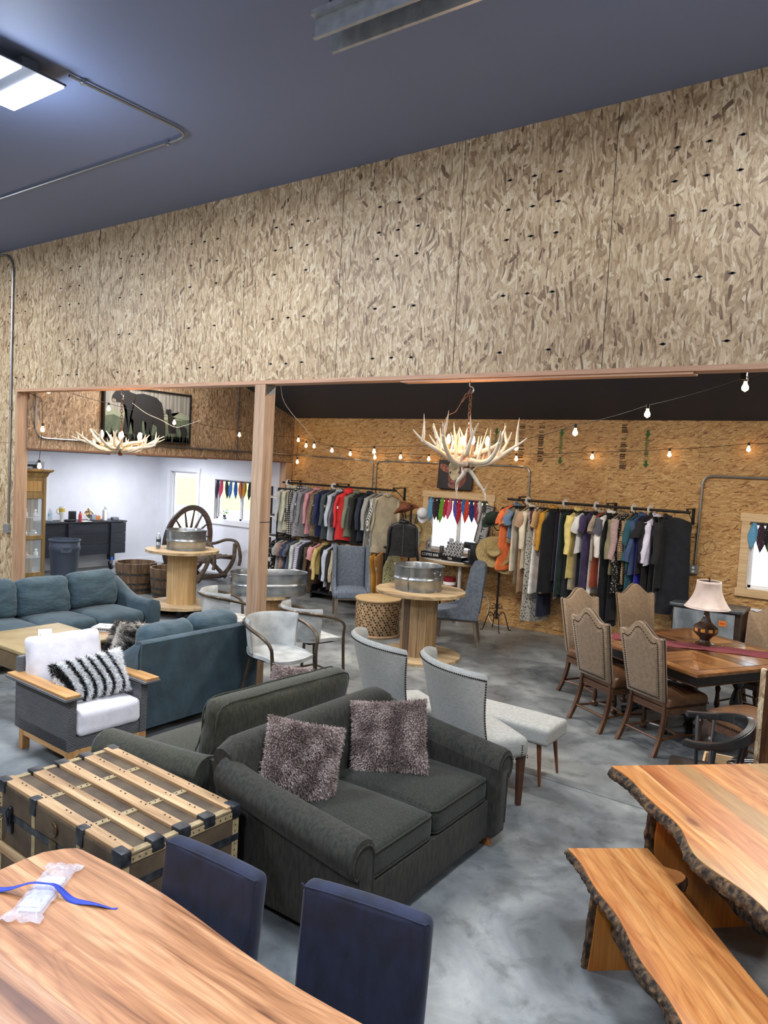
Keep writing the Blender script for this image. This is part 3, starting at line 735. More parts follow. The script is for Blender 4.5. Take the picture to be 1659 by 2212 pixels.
bm = box(nb(), -hx-.006, hx+.006, -hy-.007, hy+.007, .425, .462, .002); obj('iron_band', bm, iron, t, smooth=False)
for z in (.25, .05):
    bm = box(nb(), -hx-.012, hx+.012, -hy-.016, -hy, z-.028, z+.028, .004); box(bm, hx, hx+.016, -hy-.012, hy+.012, z-.028, z+.028, .004); obj('side_slat', bm, slatw, t, smooth=False)
    bm = box(nb(), -hx-.02, -hx+.03, -hy-.022, -hy+.03, z-.034, z+.034, .006); box(bm, hx-.03, hx+.022, hy-.04, hy+.016, z-.034, z+.034, .006); obj('slat_clamp', bm, iron, t, smooth=False)
def cap3(cx_, cy_, sx, sy, s=.055):
    bm = box(nb(), min(cx_, cx_-sx*s*1.5), max(cx_, cx_-sx*s*1.5)+0, min(cy_, cy_-sy*s), max(cy_, cy_-sy*s), H_-.055, H_+.013, .010)
    return bm
for sx in (-1, 1):
    for sy in (-1, 1): obj('corner_cap', cap3(sx*(hx+.012), sy*(hy+.012), sx, sy), iron, t)
for y in ys[1:4]:
    for sx in (-1, 1):
        a, b_ = sorted((sx*(hx+.010), sx*(hx-.06))); bm = box(nb(), a, b_, y-.034, y+.034, H_-.045, H_+.013, .009); obj('slat_end_cap', bm, iron, t)
for x in (-.21, .23): bm = box(nb(), x-.03, x+.03, -hy-.010, -hy+.04, H_-.075, H_+.012, .007); obj('slat_clip', bm, iron, t)
bm = nb(); lathe(bm, [(0, 0), (.036, 0), (.036, .008), (.022, .014), (.0, .010)], 18); swap(bm, lambda c: (0+c.x, -hy-.004-c.z, .525+c.y)); box(bm, -.035, .035, -hy-.014, -hy, .37, .47, .006); obj('lock', bm, M('tarnished_brass', '4a3c28', '6b5a3c', sc=40, rough=.4, metal=.7), t)
for x in (-.43, .40):
    bm = box(nb(), x-.018, x+.018, -hy-.022, -hy, .40, .50, .008); box(bm, x-.024, x+.024, -hy-.016, -hy, .36, .42, .006); tube(bm, curve([(x, -hy-.02, .50), (x, -hy-.034, .47), (x, -hy-.02, .40)], 4), .007, 6); obj('latch', bm, iron, t)
bm = box(nb(), hx, hx+.02, -.03, .03, .35, .43, .008); ball(bm, (hx+.02, 0, .40), .02, 8, 6); obj('latch', bm, iron, t)
bm = tube(nb(), curve([(-.50, -hy-.02, .43), (-.53, -hy-.05, .38), (-.56, -hy-.06, .385)], 4), .009, 6, flat=(1, .4)); obj('brass_hasp', bm, M('brass_worn', '8c7d62', rough=.3, metal=.9), t)
# ------------------------------------------------------------------ loveseats and sofas
chen = M('charcoal_chenille', '1c1c16', '312f26', sc=60, st=(1, 1, .22), rough=.9, sheen=.04, bst=.3, bsc=240, bd=.002)
chen2 = M('charcoal_cushion', '171812', '292a20', sc=70, rough=.92, sheen=.12, bst=.3, bsc=240, bd=.002)
olive = M('olive_chenille', '202116', '363524', sc=60, st=(1, 1, .3), rough=.92, sheen=.25, bst=.3, bsc=240, bd=.002)
gold_wood = W('honey_leg', ['8a5525', 'a86d33', 'b97f42'], 2, 20, 2, .35, 0)
def roll_arm(t, s, hw, x0, x1, hb, hf, r_, m, flare=.0):
    """rolled arm along x from the back x0 to the front x1; s = side; hw = half width of the body at the arm's outside"""
    rings = []; n = 18
    for i in range(n+1):
        q = i/n; x = x0+(x1-x0)*q; h = hb+(hf-hb)*(q**.75); rr_ = r_*(.85+.15*q)
        inner, outer = hw-.17, hw-.03; cyc = (inner+outer)/2+.035; cz_ = h-rr_
        prof = [(inner, .10), (inner, .30), (inner, cz_)]
        for k in range(11):
            th = PI-PI*1.32*k/10; prof.append((cyc+rr_*math.cos(th)*1.02, cz_+rr_*math.sin(th)))
        prof += [(outer, cz_-rr_*.55), (outer-.01, .25), (outer-.015, .07), (inner, .07)]
        rings.append([(x, s*y, z) for y, z in prof])
    bm = loft(nb(), rings); o = obj('arm', bm, m, t, ang=55)
    # front facing panel with piping round the scroll
    last = [Vector(p) for p in rings[-1]]; c = sum(last, Vector())/len(last)
    bm = loft(nb(), [[p+Vector((0, 0, 0)) for p in last], [c+(p-c)*.95+Vector((.022, 0, 0)) for p in last], [c+(p-c)*.86+Vector((.026, 0, 0)) for p in last]]); obj('arm_panel', bm, m, o, ang=50)
    bm = tube(nb(), [c+(p-c)*.80+Vector((.028, 0, 0)) for p in last[1:-1]], .0055, 6); obj('piping', bm, m, o)
    return o
def pip_rect(bm, cx_, cy_, w, d, z, r_=.04, rad=.005):
    P = []
    for (a, b_, st) in ((1, 1, 0), (-1, 1, 90), (-1, -1, 180), (1, -1, 270)):
        for k in range(5):
            th = math.radians(st+k*22.5); P.append((cx_+a*(w/2-r_)+r_*math.cos(th), cy_+b_*(d/2-r_)+r_*math.sin(th), z))
    tube(bm, P, rad, 6, closed=True)
def loveseat(label, loc, rz, m, mc, hw=.80, depth=.98, nseat=2, hb=.84):
    t = thing('loveseat', label, 'loveseat', loc, rz)
    xb, xf = -depth/2, depth/2
    obj('base', box(nb(), xb+.05, xf-.05, -hw+.05, hw-.05, .07, .30, .02), m, t)
    iw = hw-.17
    # back frame: swells up in the middle, falls to the arms
    rings = []
    for i in range(17):
        y = -hw+.06+(2*hw-.12)*i/16; q = 1-abs(y)/hw; h = hb-.10*max(0, 1-q*4.5)**2
        rings.append([(xb+.04, y, .07), (xb+.0, y, .45), (xb-.04, y, h-.05), (xb-.02, y, h-.012), (xb+.03, y, h), (xb+.09, y, h-.02), (xb+.12, y, h-.08), (xb+.20, y, .44), (xb+.21, y, .25)])
    obj('backrest', loft(nb(), rings), m, t, ang=60)
    for s in (-1, 1): roll_arm(t, s, hw, xb+.06, xf-.01, hb-.08, .625, .105, m)
    obj('front_rail', box(nb(), xf-.10, xf-.04, -iw, iw, .07, .31, .012), m, t)
    w = 2*iw/nseat
    for k in range(nseat):
        cy_ = -iw+w*(k+.5); bm = rbox(nb(), (.075, cy_, .385), (depth-.24, w-.01, .16), .05, .035, k=8); o = obj('seat_cushion', bm, mc, t, ang=70)
        bm = nb(); pip_rect(bm, .075, cy_, depth-.25, w-.016, .452, .05, .0055); pip_rect(bm, .075, cy_, depth-.25, w-.016, .328, .05, .0055); obj('piping', bm, mc, o)
    for sx in (-1, 1):
        for sy in (-1, 1):
            bm = loft(nb(), [[(sx*(xf-.09)+a*r_+sx*o_, sy*(hw-.12)+b_*r_, z) for a, b_ in ((-1, -1), (1, -1), (1, 1), (-1, 1))] for z, r_, o_ in ((0, .022, .03), (.04, .026, .018), (.085, .036, 0))]); obj('leg', bm, gold_wood, t)
    return t
loveseat('charcoal rolled arm loveseat holding two mauve fur pillows', (-2.50, 3.52, 0), 0, chen, chen2, .82, 1.0)
mauve = [M('mauve_fur_a', '80706a', rough=.95), M('mauve_fur_b', 'a8958e', rough=.95), M('mauve_fur_c', 'cbbcb5', rough=.95)]
def fur_pillow(label, loc, rot, w, h, t_, mats, n=14000, ln=.017, mfun=None, seed=1, wid=.0024, nm='fur_pillow', group=None):
    t = thing(nm, label, 'pillow', loc, 0, group); t.rotation_euler = [math.radians(a) for a in rot]
    obj('pillow_body', pillow(nb(), w, h, t_*.92, 10, wob=.01, seed=seed), mats[0] if not mfun else mats[2], t)
    rr = random.Random(seed+3)
    f = mfun or (lambda u, v: min(2, max(0, int((mnoise.noise(Vector((u*2.2, v*2.2, seed)))+.5+rr.uniform(-.35, .35))*3))))
    bm = nb(); fur(bm, pillow_pts(w, h, t_, n, seed, f), ln, wid, seed); obj('fur', bm, mats, t, smooth=False)
    return t
fur_pillow('mauve fur pillow leaning on the charcoal loveseat arm nearest the trunk', (-2.72, 3.13, .68), (-20, 14, 56), .47, .45, .13, mauve, seed=4, n=19000)
fur_pillow('mauve fur pillow in the far corner of the charcoal loveseat', (-2.60, 3.83, .665), (-28, -8, 26), .50, .47, .13, mauve, seed=9, n=19000)
# olive sofa, back to back with the loveseat, its big cushion standing askew
t = thing('sofa', 'olive rolled arm sofa standing back to back with the charcoal loveseat', 'sofa', (-3.62, 3.60, 0), 180)
obj('base', box(nb(), -.48, .46, -.76, .76, .07, .32, .02), olive, t)
rings = [[(-.50, y, .07), (-.52, y, .6), (-.50, y, .66), (-.42, y, .66), (-.34, y, .40), (-.33, y, .2)] for y in [-.76+1.52*i/8 for i in range(9)]]
obj('backrest', loft(nb(), rings), olive, t, ang=60)
for s in (-1, 1): roll_arm(t, s, .83, -.46, .50, .68, .60, .115, olive)
for k in range(2): obj('seat_cushion', rbox(nb(), (.08, -.33+.66*k, .39), (.80, .655, .17), .05, .03), olive, t, ang=70)
c = obj('back_cushion', rbox(nb(), (0, 0, 0), (.17, 1.27, .46), .075, .05, ax=0, k=8, both=True, wob=.008), olive, t, ang=80)
c.location = (-.30, .02, .70); c.rotation_euler = (math.radians(1.5), math.radians(-8), 0)
bm = nb(); pts = [(.06, a, b_) for a, b_ in ((-.60, -.20), (-.615, 0), (-.60, .205), (-.3, .222), (0, .226), (.3, .222), (.60, .205), (.615, 0), (.60, -.2), (0, -.215))]
tube(bm, curve(pts, 4), .006, 6, closed=False); obj('piping', bm, olive, c)
bm = nb(); tube(bm, curve([(-.06, b_, c_) for a_, b_, c_ in pts], 4), .006, 6); obj('piping', bm, olive, c)
fur_pillow('mauve fur pillow peeking out behind the olive sofa cushion', (-3.74, 4.14, .625), (-8, 14, 85), .42, .42, .13, mauve, seed=14, n=5000)
# ------------------------------------------------------------------ wicker armchair
def wicker_mat():
    m, nt, b = newmat('grey_wicker'); v = coords(nt)
    w1 = N(nt, 'ShaderNodeTexWave', wave_type='BANDS', bands_direction='Z', Scale=26.0, Distortion=1.2, Detail=1.0); w1.inputs['Detail Scale'].default_value = 9; L(nt, v, w1.inputs[0])
    w2 = N(nt, 'ShaderNodeTexWave', wave_type='BANDS', bands_direction='DIAGONAL', Scale=22.0, Distortion=.4); L(nt, v, w2.inputs[0])
    h = mixc(nt, .5, w1.outputs['Color'], w2.outputs['Color'], 'MULTIPLY')
    L(nt, ramp(nt, w1.outputs['Fac'], [(.1, '323234'), (.55, '565658'), (.9, '767678')]), b.inputs['Base Color']); b.inputs['Roughness'].default_value = .6
    bump(nt, b, h, .9, .006); return m
wick = wicker_mat(); teak = W('teak', ['a87844', 'c2925a', 'd0a26b'], 0, 24, 1.3, .5, 0); teakz = W('teak_leg', ['a06e3c', 'b88850', 'c79862'], 2, 24, 1.3, .5, 0)
white_fab = M('white_canvas', 'd9d5da', 'e4e1e5', sc=9, rough=.8, bst=.25, bsc=14, bd=.02)
t = thing('wicker_armchair', 'grey wicker armchair with teak arms and white cushions', 'armchair', (-5.26, 3.385, 0), -2)
# local: faces +x
bm = box(nb(), -.38, .36, -.335, .335, .16, .26, .012); box(bm, -.40, .37, -.335, -.27, .16, .575, .012); box(bm, -.40, .37, .27, .335, .16, .575, .012)
box(bm, -.44, -.38, -.335, .335, .16, .73, .015); obj('wicker_frame', bm, wick, t)
for s in (-1, 1):
    bm = box(nb(), -.46, .44, s*.33-.075, s*.33+.075, .565, .585, .006); o = obj('arm_shelf', bm, wick, t)
    obj('arm_board', box(nb(), -.45, .43, s*.335-.06, s*.335+.06, .585, .607, .005), teak, t, smooth=False)
for sx, sy in ((1, 1), (1, -1), (-1, 1), (-1, -1)): obj('leg', box(nb(), sx*.34-.028, sx*.34+.028, sy*.30-.03, sy*.30+.03, 0, .16, .003), teakz, t, smooth=False)
bm = nb()
for s in (-1, 1): box(bm, -.34, .34, s*.30-.025, s*.30+.025, .115, .162, .003); box(bm, s*.34-.025, s*.34+.025, -.3, .3, .115, .162, .003)
obj('base_rail', bm, teak, t, smooth=False)
bm = rbox(nb(), (.065, 0, .355), (.66, .535, .19), .045, .02, k=7, wob=.006); obj('seat_cushion', bm, white_fab, t, ang=75)
bm = rbox(nb(), (0, 0, 0), (.16, .60, .46), .05, .03, ax=0, k=7, wob=.010); c = obj('back_cushion', bm, white_fab, t, ang=75); c.location = (-.30, 0, .66); c.rotation_euler = (0, math.radians(-12), 0)
zeb = [M('zebra_black', '0d0d10', rough=.95), M('zebra_white', 'ffffff', rough=.95), M('zebra_base', 'f2f2f0', rough=.95)]
def zf(u, v):
    s = u+.10*math.sin(v*2)+.10*v*v
    for c, w in ((-.78, .10), (-.42, .06), (-.12, .055), (.17, .055), (.45, .055), (.76, .045)):
        if abs(s-c) < w: return 0
    return 1
fur_pillow('long white fur pillow with black stripes on the wicker armchair', (-5.14, 3.36, .615), (-26, -6, 80), .54, .33, .13, zeb, n=26000, ln=.034, mfun=zf, seed=21, wid=.0022)
# ------------------------------------------------------------------ teal sofas
teal = M('teal_microsuede', '2a3b43', '394c55', sc=5, rough=.85, sheen=.2, bst=.35, bsc=9, bd=.03, det=4)
teal2 = M('teal_cushion', '2f4149', '40545c', sc=6, st=(1, 1, 2.2), rough=.85, sheen=.22, bst=.45, bsc=11, bd=.03, det=4)
def teal_sofa(label, name, loc, rz, hw, n, zt=.86, cat='sofa', depth=.92, cz_=.66):
    t = thing(name, label, cat, loc, rz); xb, xf = -depth/2, depth/2
    obj('base', box(nb(), xb+.03, xf-.03, -hw+.03, hw-.03, .09, .30, .025), teal, t)
    rings = [[(xb, y, .09), (xb-.01, y, .5), (xb-.015, y, zt-.02), (xb+.01, y, zt), (xb+.07, y, zt-.01), (xb+.14, y, .45), (xb+.15, y, .2)] for y in [-hw+.02+(2*hw-.04)*i/10 for i in range(11)]]
    obj('backrest', loft(nb(), rings), teal, t, ang=50)
    for s in (-1, 1):   # swooping flared arms
        rings = []
        for i in range(19):
            q = i/18; x = xb+.01+(xf-xb-.01)*q; h = .60+(zt-.60)*math.exp(-(q*2.6)**2)-.02*math.sin(PI*q); o_ = hw+.03*q
            prof = [(hw-.16, .12), (hw-.16, h-.07), (hw-.135, h-.015), (hw-.09, h), (o_-.02, h-.03), (o_, h-.10), (o_-.005, .35), (hw-.02, .09), (hw-.14, .09)]
            rings.append([(x, s*y, z) for y, z in prof])
        rings.append([(xf+.012, s*(s*a[1]*.94+(hw-.07)*.06), .3+(a[2]-.3)*.96) for a in rings[-1]])
        obj('arm', loft(nb(), rings), teal, t, ang=60)
    w = (2*hw-.33)/n
    for k in range(n):
        y = -hw+.165+w*(k+.5)
        o = obj('seat_cushion', rbox(nb(), (.07, y, .375), (depth-.17, w-.006, .17), .07, .03, k=8), teal, t, ang=80)
        bm = rbox(nb(), (0, 0, 0), (.20, w-.004, .47), .09, .055, ax=0, k=9, both=True, wob=.016, seed=k*3+int(hw*10))
        c = obj('back_cushion', bm, teal2, t, ang=85); c.location = (xb+.235, y, cz_+.012*(-1)**k); c.rotation_euler = (0, math.radians(-13), math.radians(R.uniform(-3, 3)))
    for sx in (-1, 1):
        for sy in (-1, 1): obj('leg', box(nb(), sx*(xf-.09)-.025, sx*(xf-.09)+.025, sy*(hw-.09)-.025, sy*(hw-.09)+.025, 0, .095, .004), legwood, t, smooth=False)
    return t
teal_sofa('long teal three seat sofa facing the round coffee table', 'sofa', (-8.02, 4.72, 0), 0, 1.14, 3, .82)
teal_sofa('teal loveseat seen from behind, beside the wicker armchair', 'loveseat', (-5.53, 4.44, 0), 180, .69, 2, .84, 'loveseat', .92, .70)
brindle = [M('brindle_dark', '1b1a1a', rough=.95), M('brindle_mid', '5d5852', rough=.95), M('brindle_light', 'b3ab9f', rough=.95)]
fur_pillow('shaggy dark brindled fur pillow in the teal loveseat corner', (-5.63, 4.02, .67), (-12, -14, -62), .50, .42, .15, brindle, n=9000, ln=.04, seed=31, mfun=lambda u, v: (0 if mnoise.noise(Vector((u*4, v*4, 1))) < -.02 else (2 if mnoise.noise(Vector((u*5, v*5, 7))) > .0 else 1)), wid=.002)
# coffee table, book, side table, price card
herring = W('inlay_oak', ['8d6f50', 'a78763', 'b89a75'], 0, 9, 1.0, .45, 0)
t = thing('coffee_table', 'round inlaid wooden coffee table between the teal sofas', 'coffee table', (-6.80, 4.90, 0), 25)
for k in range(8):
    bm = nb(); n = 6; a0 = k*PI/4; v = [bm.verts.new((0, 0, .45))]+[bm.verts.new((.47*math.cos(a0+PI/4*i/n), .47*math.sin(a0+PI/4*i/n), .45)) for i in range(n+1)]
    for i in range(n): bm.faces.new((v[0], v[i+1], v[i+2]))
    r_ = bmesh.ops.extrude_face_region(bm, geom=bm.faces[:]); 
    for g_ in r_['geom']:
        if isinstance(g_, bmesh.types.BMVert): g_.co.z -= .03
    obj('top_wedge', bm, herring if k % 2 else W('inlay_oak_b', ['7d6146', '987a58', 'a98b68'], 1, 9, 1.0, .45, 0), t, smooth=False)
bm = lathe(nb(), [(.47, .45), (.485, .445), (.485, .415), (.44, .40), (0, .40)], 40); obj('rim', bm, herring, t)
bm = lathe(nb(), [(0, .40), (.10, .40), (.08, .2), (.14, .06), (.28, .03), (.28, 0), (0, 0)], 24); obj('pedestal', bm, legwood, t)
t = thing('book', 'thick white picture book lying on the round coffee table', 'book', (-7.03, 4.80, .453), 32)
bm = box(nb(), -.15, .15, -.105, .105, 0, .003); box(bm, -.15, .15, -.105, .105, .038, .041); box(bm, -.15, -.146, -.105, .105, 0, .041); obj('cover', bm, M('book_cover', 'd8d8d6', rough=.4), t, smooth=False)
obj('pages', box(nb(), -.146, .146, -.10, .10, .003, .038), M('book_pages', 'f0efe9', 'dcdad2', sc=200, st=(.1, .1, 1)), t, smooth=False)
bm = box(nb(), -.11, .12, -.08, .085, .041, .0415); obj('cover_photo', bm, M('book_photo', '8d9294', 'd5d5d2', sc=24, lo=.45, hi=.55), t, smooth=False)
bm = nb()
for k in range(9): box(bm, -.135+k*.022, -.135+k*.022+.014, -.1055, -.105, .012, .03)
for k in range(2): box(bm, .02+k*.05, .035+k*.05, -.1055, -.105, .008, .03)
obj('spine_print', bm, black_metal, t, smooth=False)
leathery = M('leatherette_top', '8a7650', '9c8860', sc=6, rough=.5, bst=.15, bsc=160, bd=.002)
t = thing('side_table', 'tan side table with brass curved legs, holding the price card', 'side table', (-6.30, 3.64, 0), 0)
obj('top', box(nb(), -.44, .44, -.42, .40, .655, .69, .012), leathery, t); obj('apron', box(nb(), -.42, .42, -.40, .38, .50, .655, .006), M('side_apron', '6c5a40', '7b6849', sc=8, rough=.6), t)
brass = M('antique_brass', '8c7a50', rough=.35, metal=.85)
for sx in (-1, 1):
    for sy in (-1, 1): obj('leg', tube(nb(), curve([(sx*.36, sy*.36, .52), (sx*.44, sy*.42, .40), (sx*.36, sy*.35, .30), (sx*.40, sy*.40, .14), (sx*.44, sy*.43, 0)], 6), .020, 8, flat=(1, .7)), brass, t)
t = thing('price_card', 'white folded price card standing on the tan side table', 'card', (-6.22, 3.60, .691), 62)
bm = nb()
for s in (-1, 1): loft(bm, [[(x, s*.035, 0), (x, s*.033, 0), (x, 0, .085), (x, s*.002, .087)] for x in (-.055, .055)])
obj('card_stock', bm, M('card_white', 'f4f4f4', rough=.7), t, smooth=False)
ink = M('print_ink', '1a1a1c', rough=.8)
tl = math.atan2(.085, .034)
text('$', .028, ink, (-.036, -.0225, .034), (tl, 0, 0), t, depth=.0004)
bm = nb()
for z in (.05, .022): box(bm, -.045, .045, -.0352+z*.4-.0004, -.0350+z*.4, z, z+.0025)
obj('ruled_line', bm, ink, t, smooth=False)
# ------------------------------------------------------------------ pale nailhead chairs and tufted bench
linen = M('pale_linen', '97968f', 'a8a7a0', sc=40, st=(1, 1, 4), rough=.9, bst=.2, bsc=300, bd=.002)
nailm = M('nail_bronze', '2a221d', rough=.35, metal=.8)
def wing_chair(label, x, y, a):
    t = thing('dining_chair', label, 'chair', (x, y, 0), a, 'pale linen chairs with nailhead trim')
    bm = rbox(nb(), (.0, 0, .43), (.54, .53, .15), .05, .02, k=6); obj('seat', bm, linen, t, ang=75)
    # curved back: arc sections from the wing tip round the back
    rings_o = []; NA = 20; NZ = 14
    def P(u, q, off=0):     # u -1..1 round the arc, q 0..1 up
        h0, h1 = .36, 1.03-.035*abs(u)**3; z = h0+(h1-h0)*q
        half = .375+.03*q; dep = .16+.09*q-.05*math.sin(PI*q)
        th = u*PI*.5; bk = -.26-.13*q-.06*q*q
        xx = bk+dep*(1-math.cos(th))*1.0; yy = half*math.sin(th)
        nrm = Vector((-math.cos(th)/dep, math.sin(th)/half, 0)).normalized()
        return Vector((xx, yy, z))+nrm*off, nrm
    bm = nb(); G = []; T_ = .05
    us = [-1+2*i/NA for i in range(NA+1)]; qs = [j/NZ for j in range(NZ+1)]
    outer = [[bm.verts.new(P(u, q, 0)[0]) for q in qs] for u in us]
    inner = [[bm.verts.new(P(u, q, -T_)[0]) for q in qs] for u in us]
    topb = [bm.verts.new(P(u, 1, -T_/2)[0]+Vector((0, 0, .028))) for u in us]
    for i in range(NA):
        for j in range(NZ):
            bm.faces.new((outer[i][j], outer[i+1][j], outer[i+1][j+1], outer[i][j+1])); bm.faces.new((inner[i][j], inner[i][j+1], inner[i+1][j+1], inner[i+1][j]))
        bm.faces.new((outer[i][NZ], outer[i+1][NZ], topb[i+1], topb[i])); bm.faces.new((topb[i], topb[i+1], inner[i+1][NZ], inner[i][NZ])); bm.faces.new((outer[i][0], inner[i][0], inner[i+1][0], outer[i+1][0]))
    for i in (0, NA):
        for j in range(NZ): bm.faces.new((outer[i][j], outer[i][j+1], inner[i][j+1], inner[i][j]))
        bm.faces.new((outer[i][NZ], topb[i], inner[i][NZ]))
    obj('backrest', bm, linen, t, ang=80)
    bm = nb()
    for i in range(62):
        u = -1+2*i/61; p, n_ = P(u*.97, .985, .002); ball(bm, p, .0062, 7, 5)
    for s in (-1, 1):
        for j in range(34): p, n_ = P(s*.97, j/34*.97+.01, .002); ball(bm, p, .0062, 7, 5)
    obj('nailhead_trim', bm, nailm, t)
    bm = nb()
    for s in (-1, 1):
        for k in range(26): ball(bm, (-.24+k*.0195, s*.268, .365), .005, 6, 4)
        for k in range(6): ball(bm, (.20, s*.268, .375+k*.016), .005, 6, 4)
    for k in range(24): ball(bm, (.272, -.23+k*.02, .365), .005, 6, 4)
    obj('seat_nailheads', bm, nailm, t)
    for sx in (-1, 1):
        for sy in (-1, 1):
            lean = -.07 if sx < 0 else .0
            obj('leg', loft(nb(), [[(sx*.225+lean*(1-q)+a*s, sy*.22+b_*s, q*.37) for a, b_ in ((-1, -1), (1, -1), (1, 1), (-1, 1))] for q, s in ((0, .016), (1, .025))]), legwood, t, smooth=False)
    return t
wing_chair('pale linen chair with nailhead trim, behind the olive cushion', -3.225, 4.95, 60)
wing_chair('pale linen chair with nailhead trim, beside the tufted bench end', -2.46, 4.80, 58)
t = thing('bench', 'pale grey tufted bench on tapered brown legs', 'bench', (-2.64, 5.45, 0), 0)
bm = rbox(nb(), (0, 0, .385), (1.06, .40, .13), .03, .018, k=14)
tuf = [(x, y) for x in (-.40, -.24, -.08, .08, .24, .40) for y in (-.10, .0, .10) if True]
for v in bm.verts:
    if v.co.z > .40:
        for x, y in tuf: v.co.z -= .020*math.exp(-(((v.co.x-x)**2+(v.co.y-y)**2)/.0009))
obj('cushion', bm, linen, t, ang=80)
bm = nb()
for x, y in tuf: ball(bm, (x, y, .452), .010, 8, 4, .5)
obj('tuft_buttons', bm, linen, t)
for sx in (-1, 1):
    for sy in (-1, 1): obj('leg', tube(nb(), [(sx*.44, sy*.15, .33), (sx*.475, sy*.175, 0)], [.020, .010], 10), W('bench_leg', ['4a2616', '6a3a20', '7d4a2a'], 2, 30, 2, .4), t)
# ------------------------------------------------------------------ live-edge table and bench at right
t = thing('live_edge_table', 'thick live edge table with dark bark sides, at the lower right', 'table', (-.92, 4.48, 0), -45)
fa = lambda x: -.515+.03*math.sin(x*3.1+.6)+.045*math.exp(-((x-.95)/.22)**2)*-1+.012*math.sin(x*11)
fb = lambda x: .49+.02*math.sin(x*2.7)
slab(t, .0, 2.3, fa, fb, .70, .765, cedar, bark, seed=3, edge=.03)
for x in (.30, 1.9):
    bm = nb(); rings = []
    for z in [0+.70*i/8 for i in range(9)]:
        a = -.38+.015*math.sin(z*9+x); b_ = .36+.015*math.sin(z*7); rings.append([(x-.03, a, z), (x+.03, a, z), (x+.03, b_, z), (x-.03, b_, z)])
    o = obj('leg_slab', loft(bm, rings), W('cedar_dark', ['a0591f', 'bb722c', 'ca8538'], 2, 9, .5, .35, 0, coat=.3), t, smooth=False)
    bm = nb(); rows = []
    tube(bm, [(x, -.395+.015*math.sin(z*9+x)+.01*mnoise.noise(Vector((z*30, x, 0))), z) for z in [0+.70*i/40 for i in range(41)]], [.026+.008*mnoise.noise(Vector((z*3, 2, 0))) for z in range(41)], 8, flat=(1.2, .8)); obj('bark_edge', bm, bark, o)
def log(bm, a, b_, r_, n=46):
    pts = [Vector(a).lerp(Vector(b_), i/n)+Vector((0, .006*math.sin(i*.5), .006*math.cos(i*.4))) for i in range(n+1)]
    s = len(bm.verts); tube(bm, pts, [r_*(1+.05*math.sin(i*.7)) for i in range(n+1)], 20); bm.verts.ensure_lookup_table()
    for v in bm.verts[s:]: v.co += Vector(mnoise.noise_vector(v.co*16))*.010
    return bm
obj('log_stretcher', log(nb(), (.26, .0, .28), (1.95, .0, .28), .075), bark, t)
t = thing('live_edge_bench', 'live edge wooden bench with bark sides and log stretcher', 'bench', (-1.16, 3.80, 0), -48.5)
fa = lambda x: -.215+.012*math.sin(x*4)+.008*math.sin(x*13)
def fb(x): return .205+.014*math.sin(x*3+1)-.02*max(0, min(1, (x-.18)/.1))+(.085 if .19 < x < .33 else 0)*math.sin(PI*min(1, max(0, (x-.19)/.14)))**.6
slab(t, .0, 1.95, fa, fb, .405, .455, cedar_b, bark, seed=8, edge=.022, jit=.010, seg=110)
for x in (.27, 1.70):
    bm = loft(nb(), [[(x-.028, a, z), (x+.028, a, z), (x+.028, b_, z), (x-.028, b_, z)] for z, a, b_ in ((0, -.19, .16), (.15, -.175, .155), (.3, -.165, .15), (.405, -.16, .15))]); o = obj('leg_slab', bm, MATS['cedar_dark'], t, smooth=False)
    bm = tube(nb(), [(x, -.19+.025*(z/.4)+.006*mnoise.noise(Vector((z*40, x, 0))), z) for z in [.405*i/26 for i in range(27)]], .022, 8, flat=(1.25, .8)); obj('bark_edge', bm, bark, o)
obj('log_stretcher', log(nb(), (.24, -.02, .20), (1.75, -.02, .20), .070), bark, t)
# ------------------------------------------------------------------ black captain chair
blackw = M('black_lacquer', '101216', rough=.35, coat=.3)
t = thing('captain_chair', 'black wooden armchair with curved back rail behind the live edge table', 'chair', (-1.0, 5.24, 0), 192)
arc = []
for k in range(15):
    th = math.radians(-112+224*k/14); arc.append(Vector((-.0-.26*math.cos(th)+(.0 if abs(math.degrees(th)) < 90 else .04), .335*math.sin(th), .745+.06*max(0, math.cos(th)))))
arc = curve(arc, 3)
bm = nb(); rings = []
for i, p in enumerate(arc):
    tt = (arc[min(i+1, len(arc)-1)]-arc[max(i-1, 0)]).normalized(); s_ = Vector((-tt.y, tt.x, 0)).normalized(); q = i/(len(arc)-1); mid = math.sin(PI*q); w = .028+.006*(1-mid); h = .018+.035*mid**3
    rings.append([p+s_*w-Vector((0, 0, h)), p-s_*w-Vector((0, 0, h)), p-s_*w*.8+Vector((0, 0, h)), p+s_*w*.8+Vector((0, 0, h))])
loft(bm, rings); bmesh.ops.bevel(bm, geom=bm.edges[:], offset=.006, segments=2, affect='EDGES'); obj('back_rail', bm, blackw, t, ang=50)
bm = rbox(nb(), (.0, 0, .44), (.45, .46, .045), .02, 0); obj('seat', bm, blackw, t)
for th in (-105, -80, 80, 105):
    a = math.radians(th); obj('spindle', tube(nb(), [(-.20*math.cos(a), .19*math.sin(a), .45), (-.25*math.cos(a), .325*math.sin(a), .745)], .012, 8), blackw, t)
for th in (-22, 22):
    a = math.radians(th); obj('back_splat', loft(nb(), [[(-.20*math.cos(a)-.008+s, .25*math.sin(a)+w, z) if z < .5 else (-.255*math.cos(a)-.008+s, .30*math.sin(a)+w, z) for s, w in ((0, -.035), (.016, -.035), (.016, .035), (0, .035))] for z in (.45, .76)]), blackw, t)
for sx in (-1, 1):
    for sy in (-1, 1): obj('leg', tube(nb(), [(sx*.16, sy*.16, .43), (sx*.24, sy*.225, 0)], [.018, .012], 10), blackw, t)
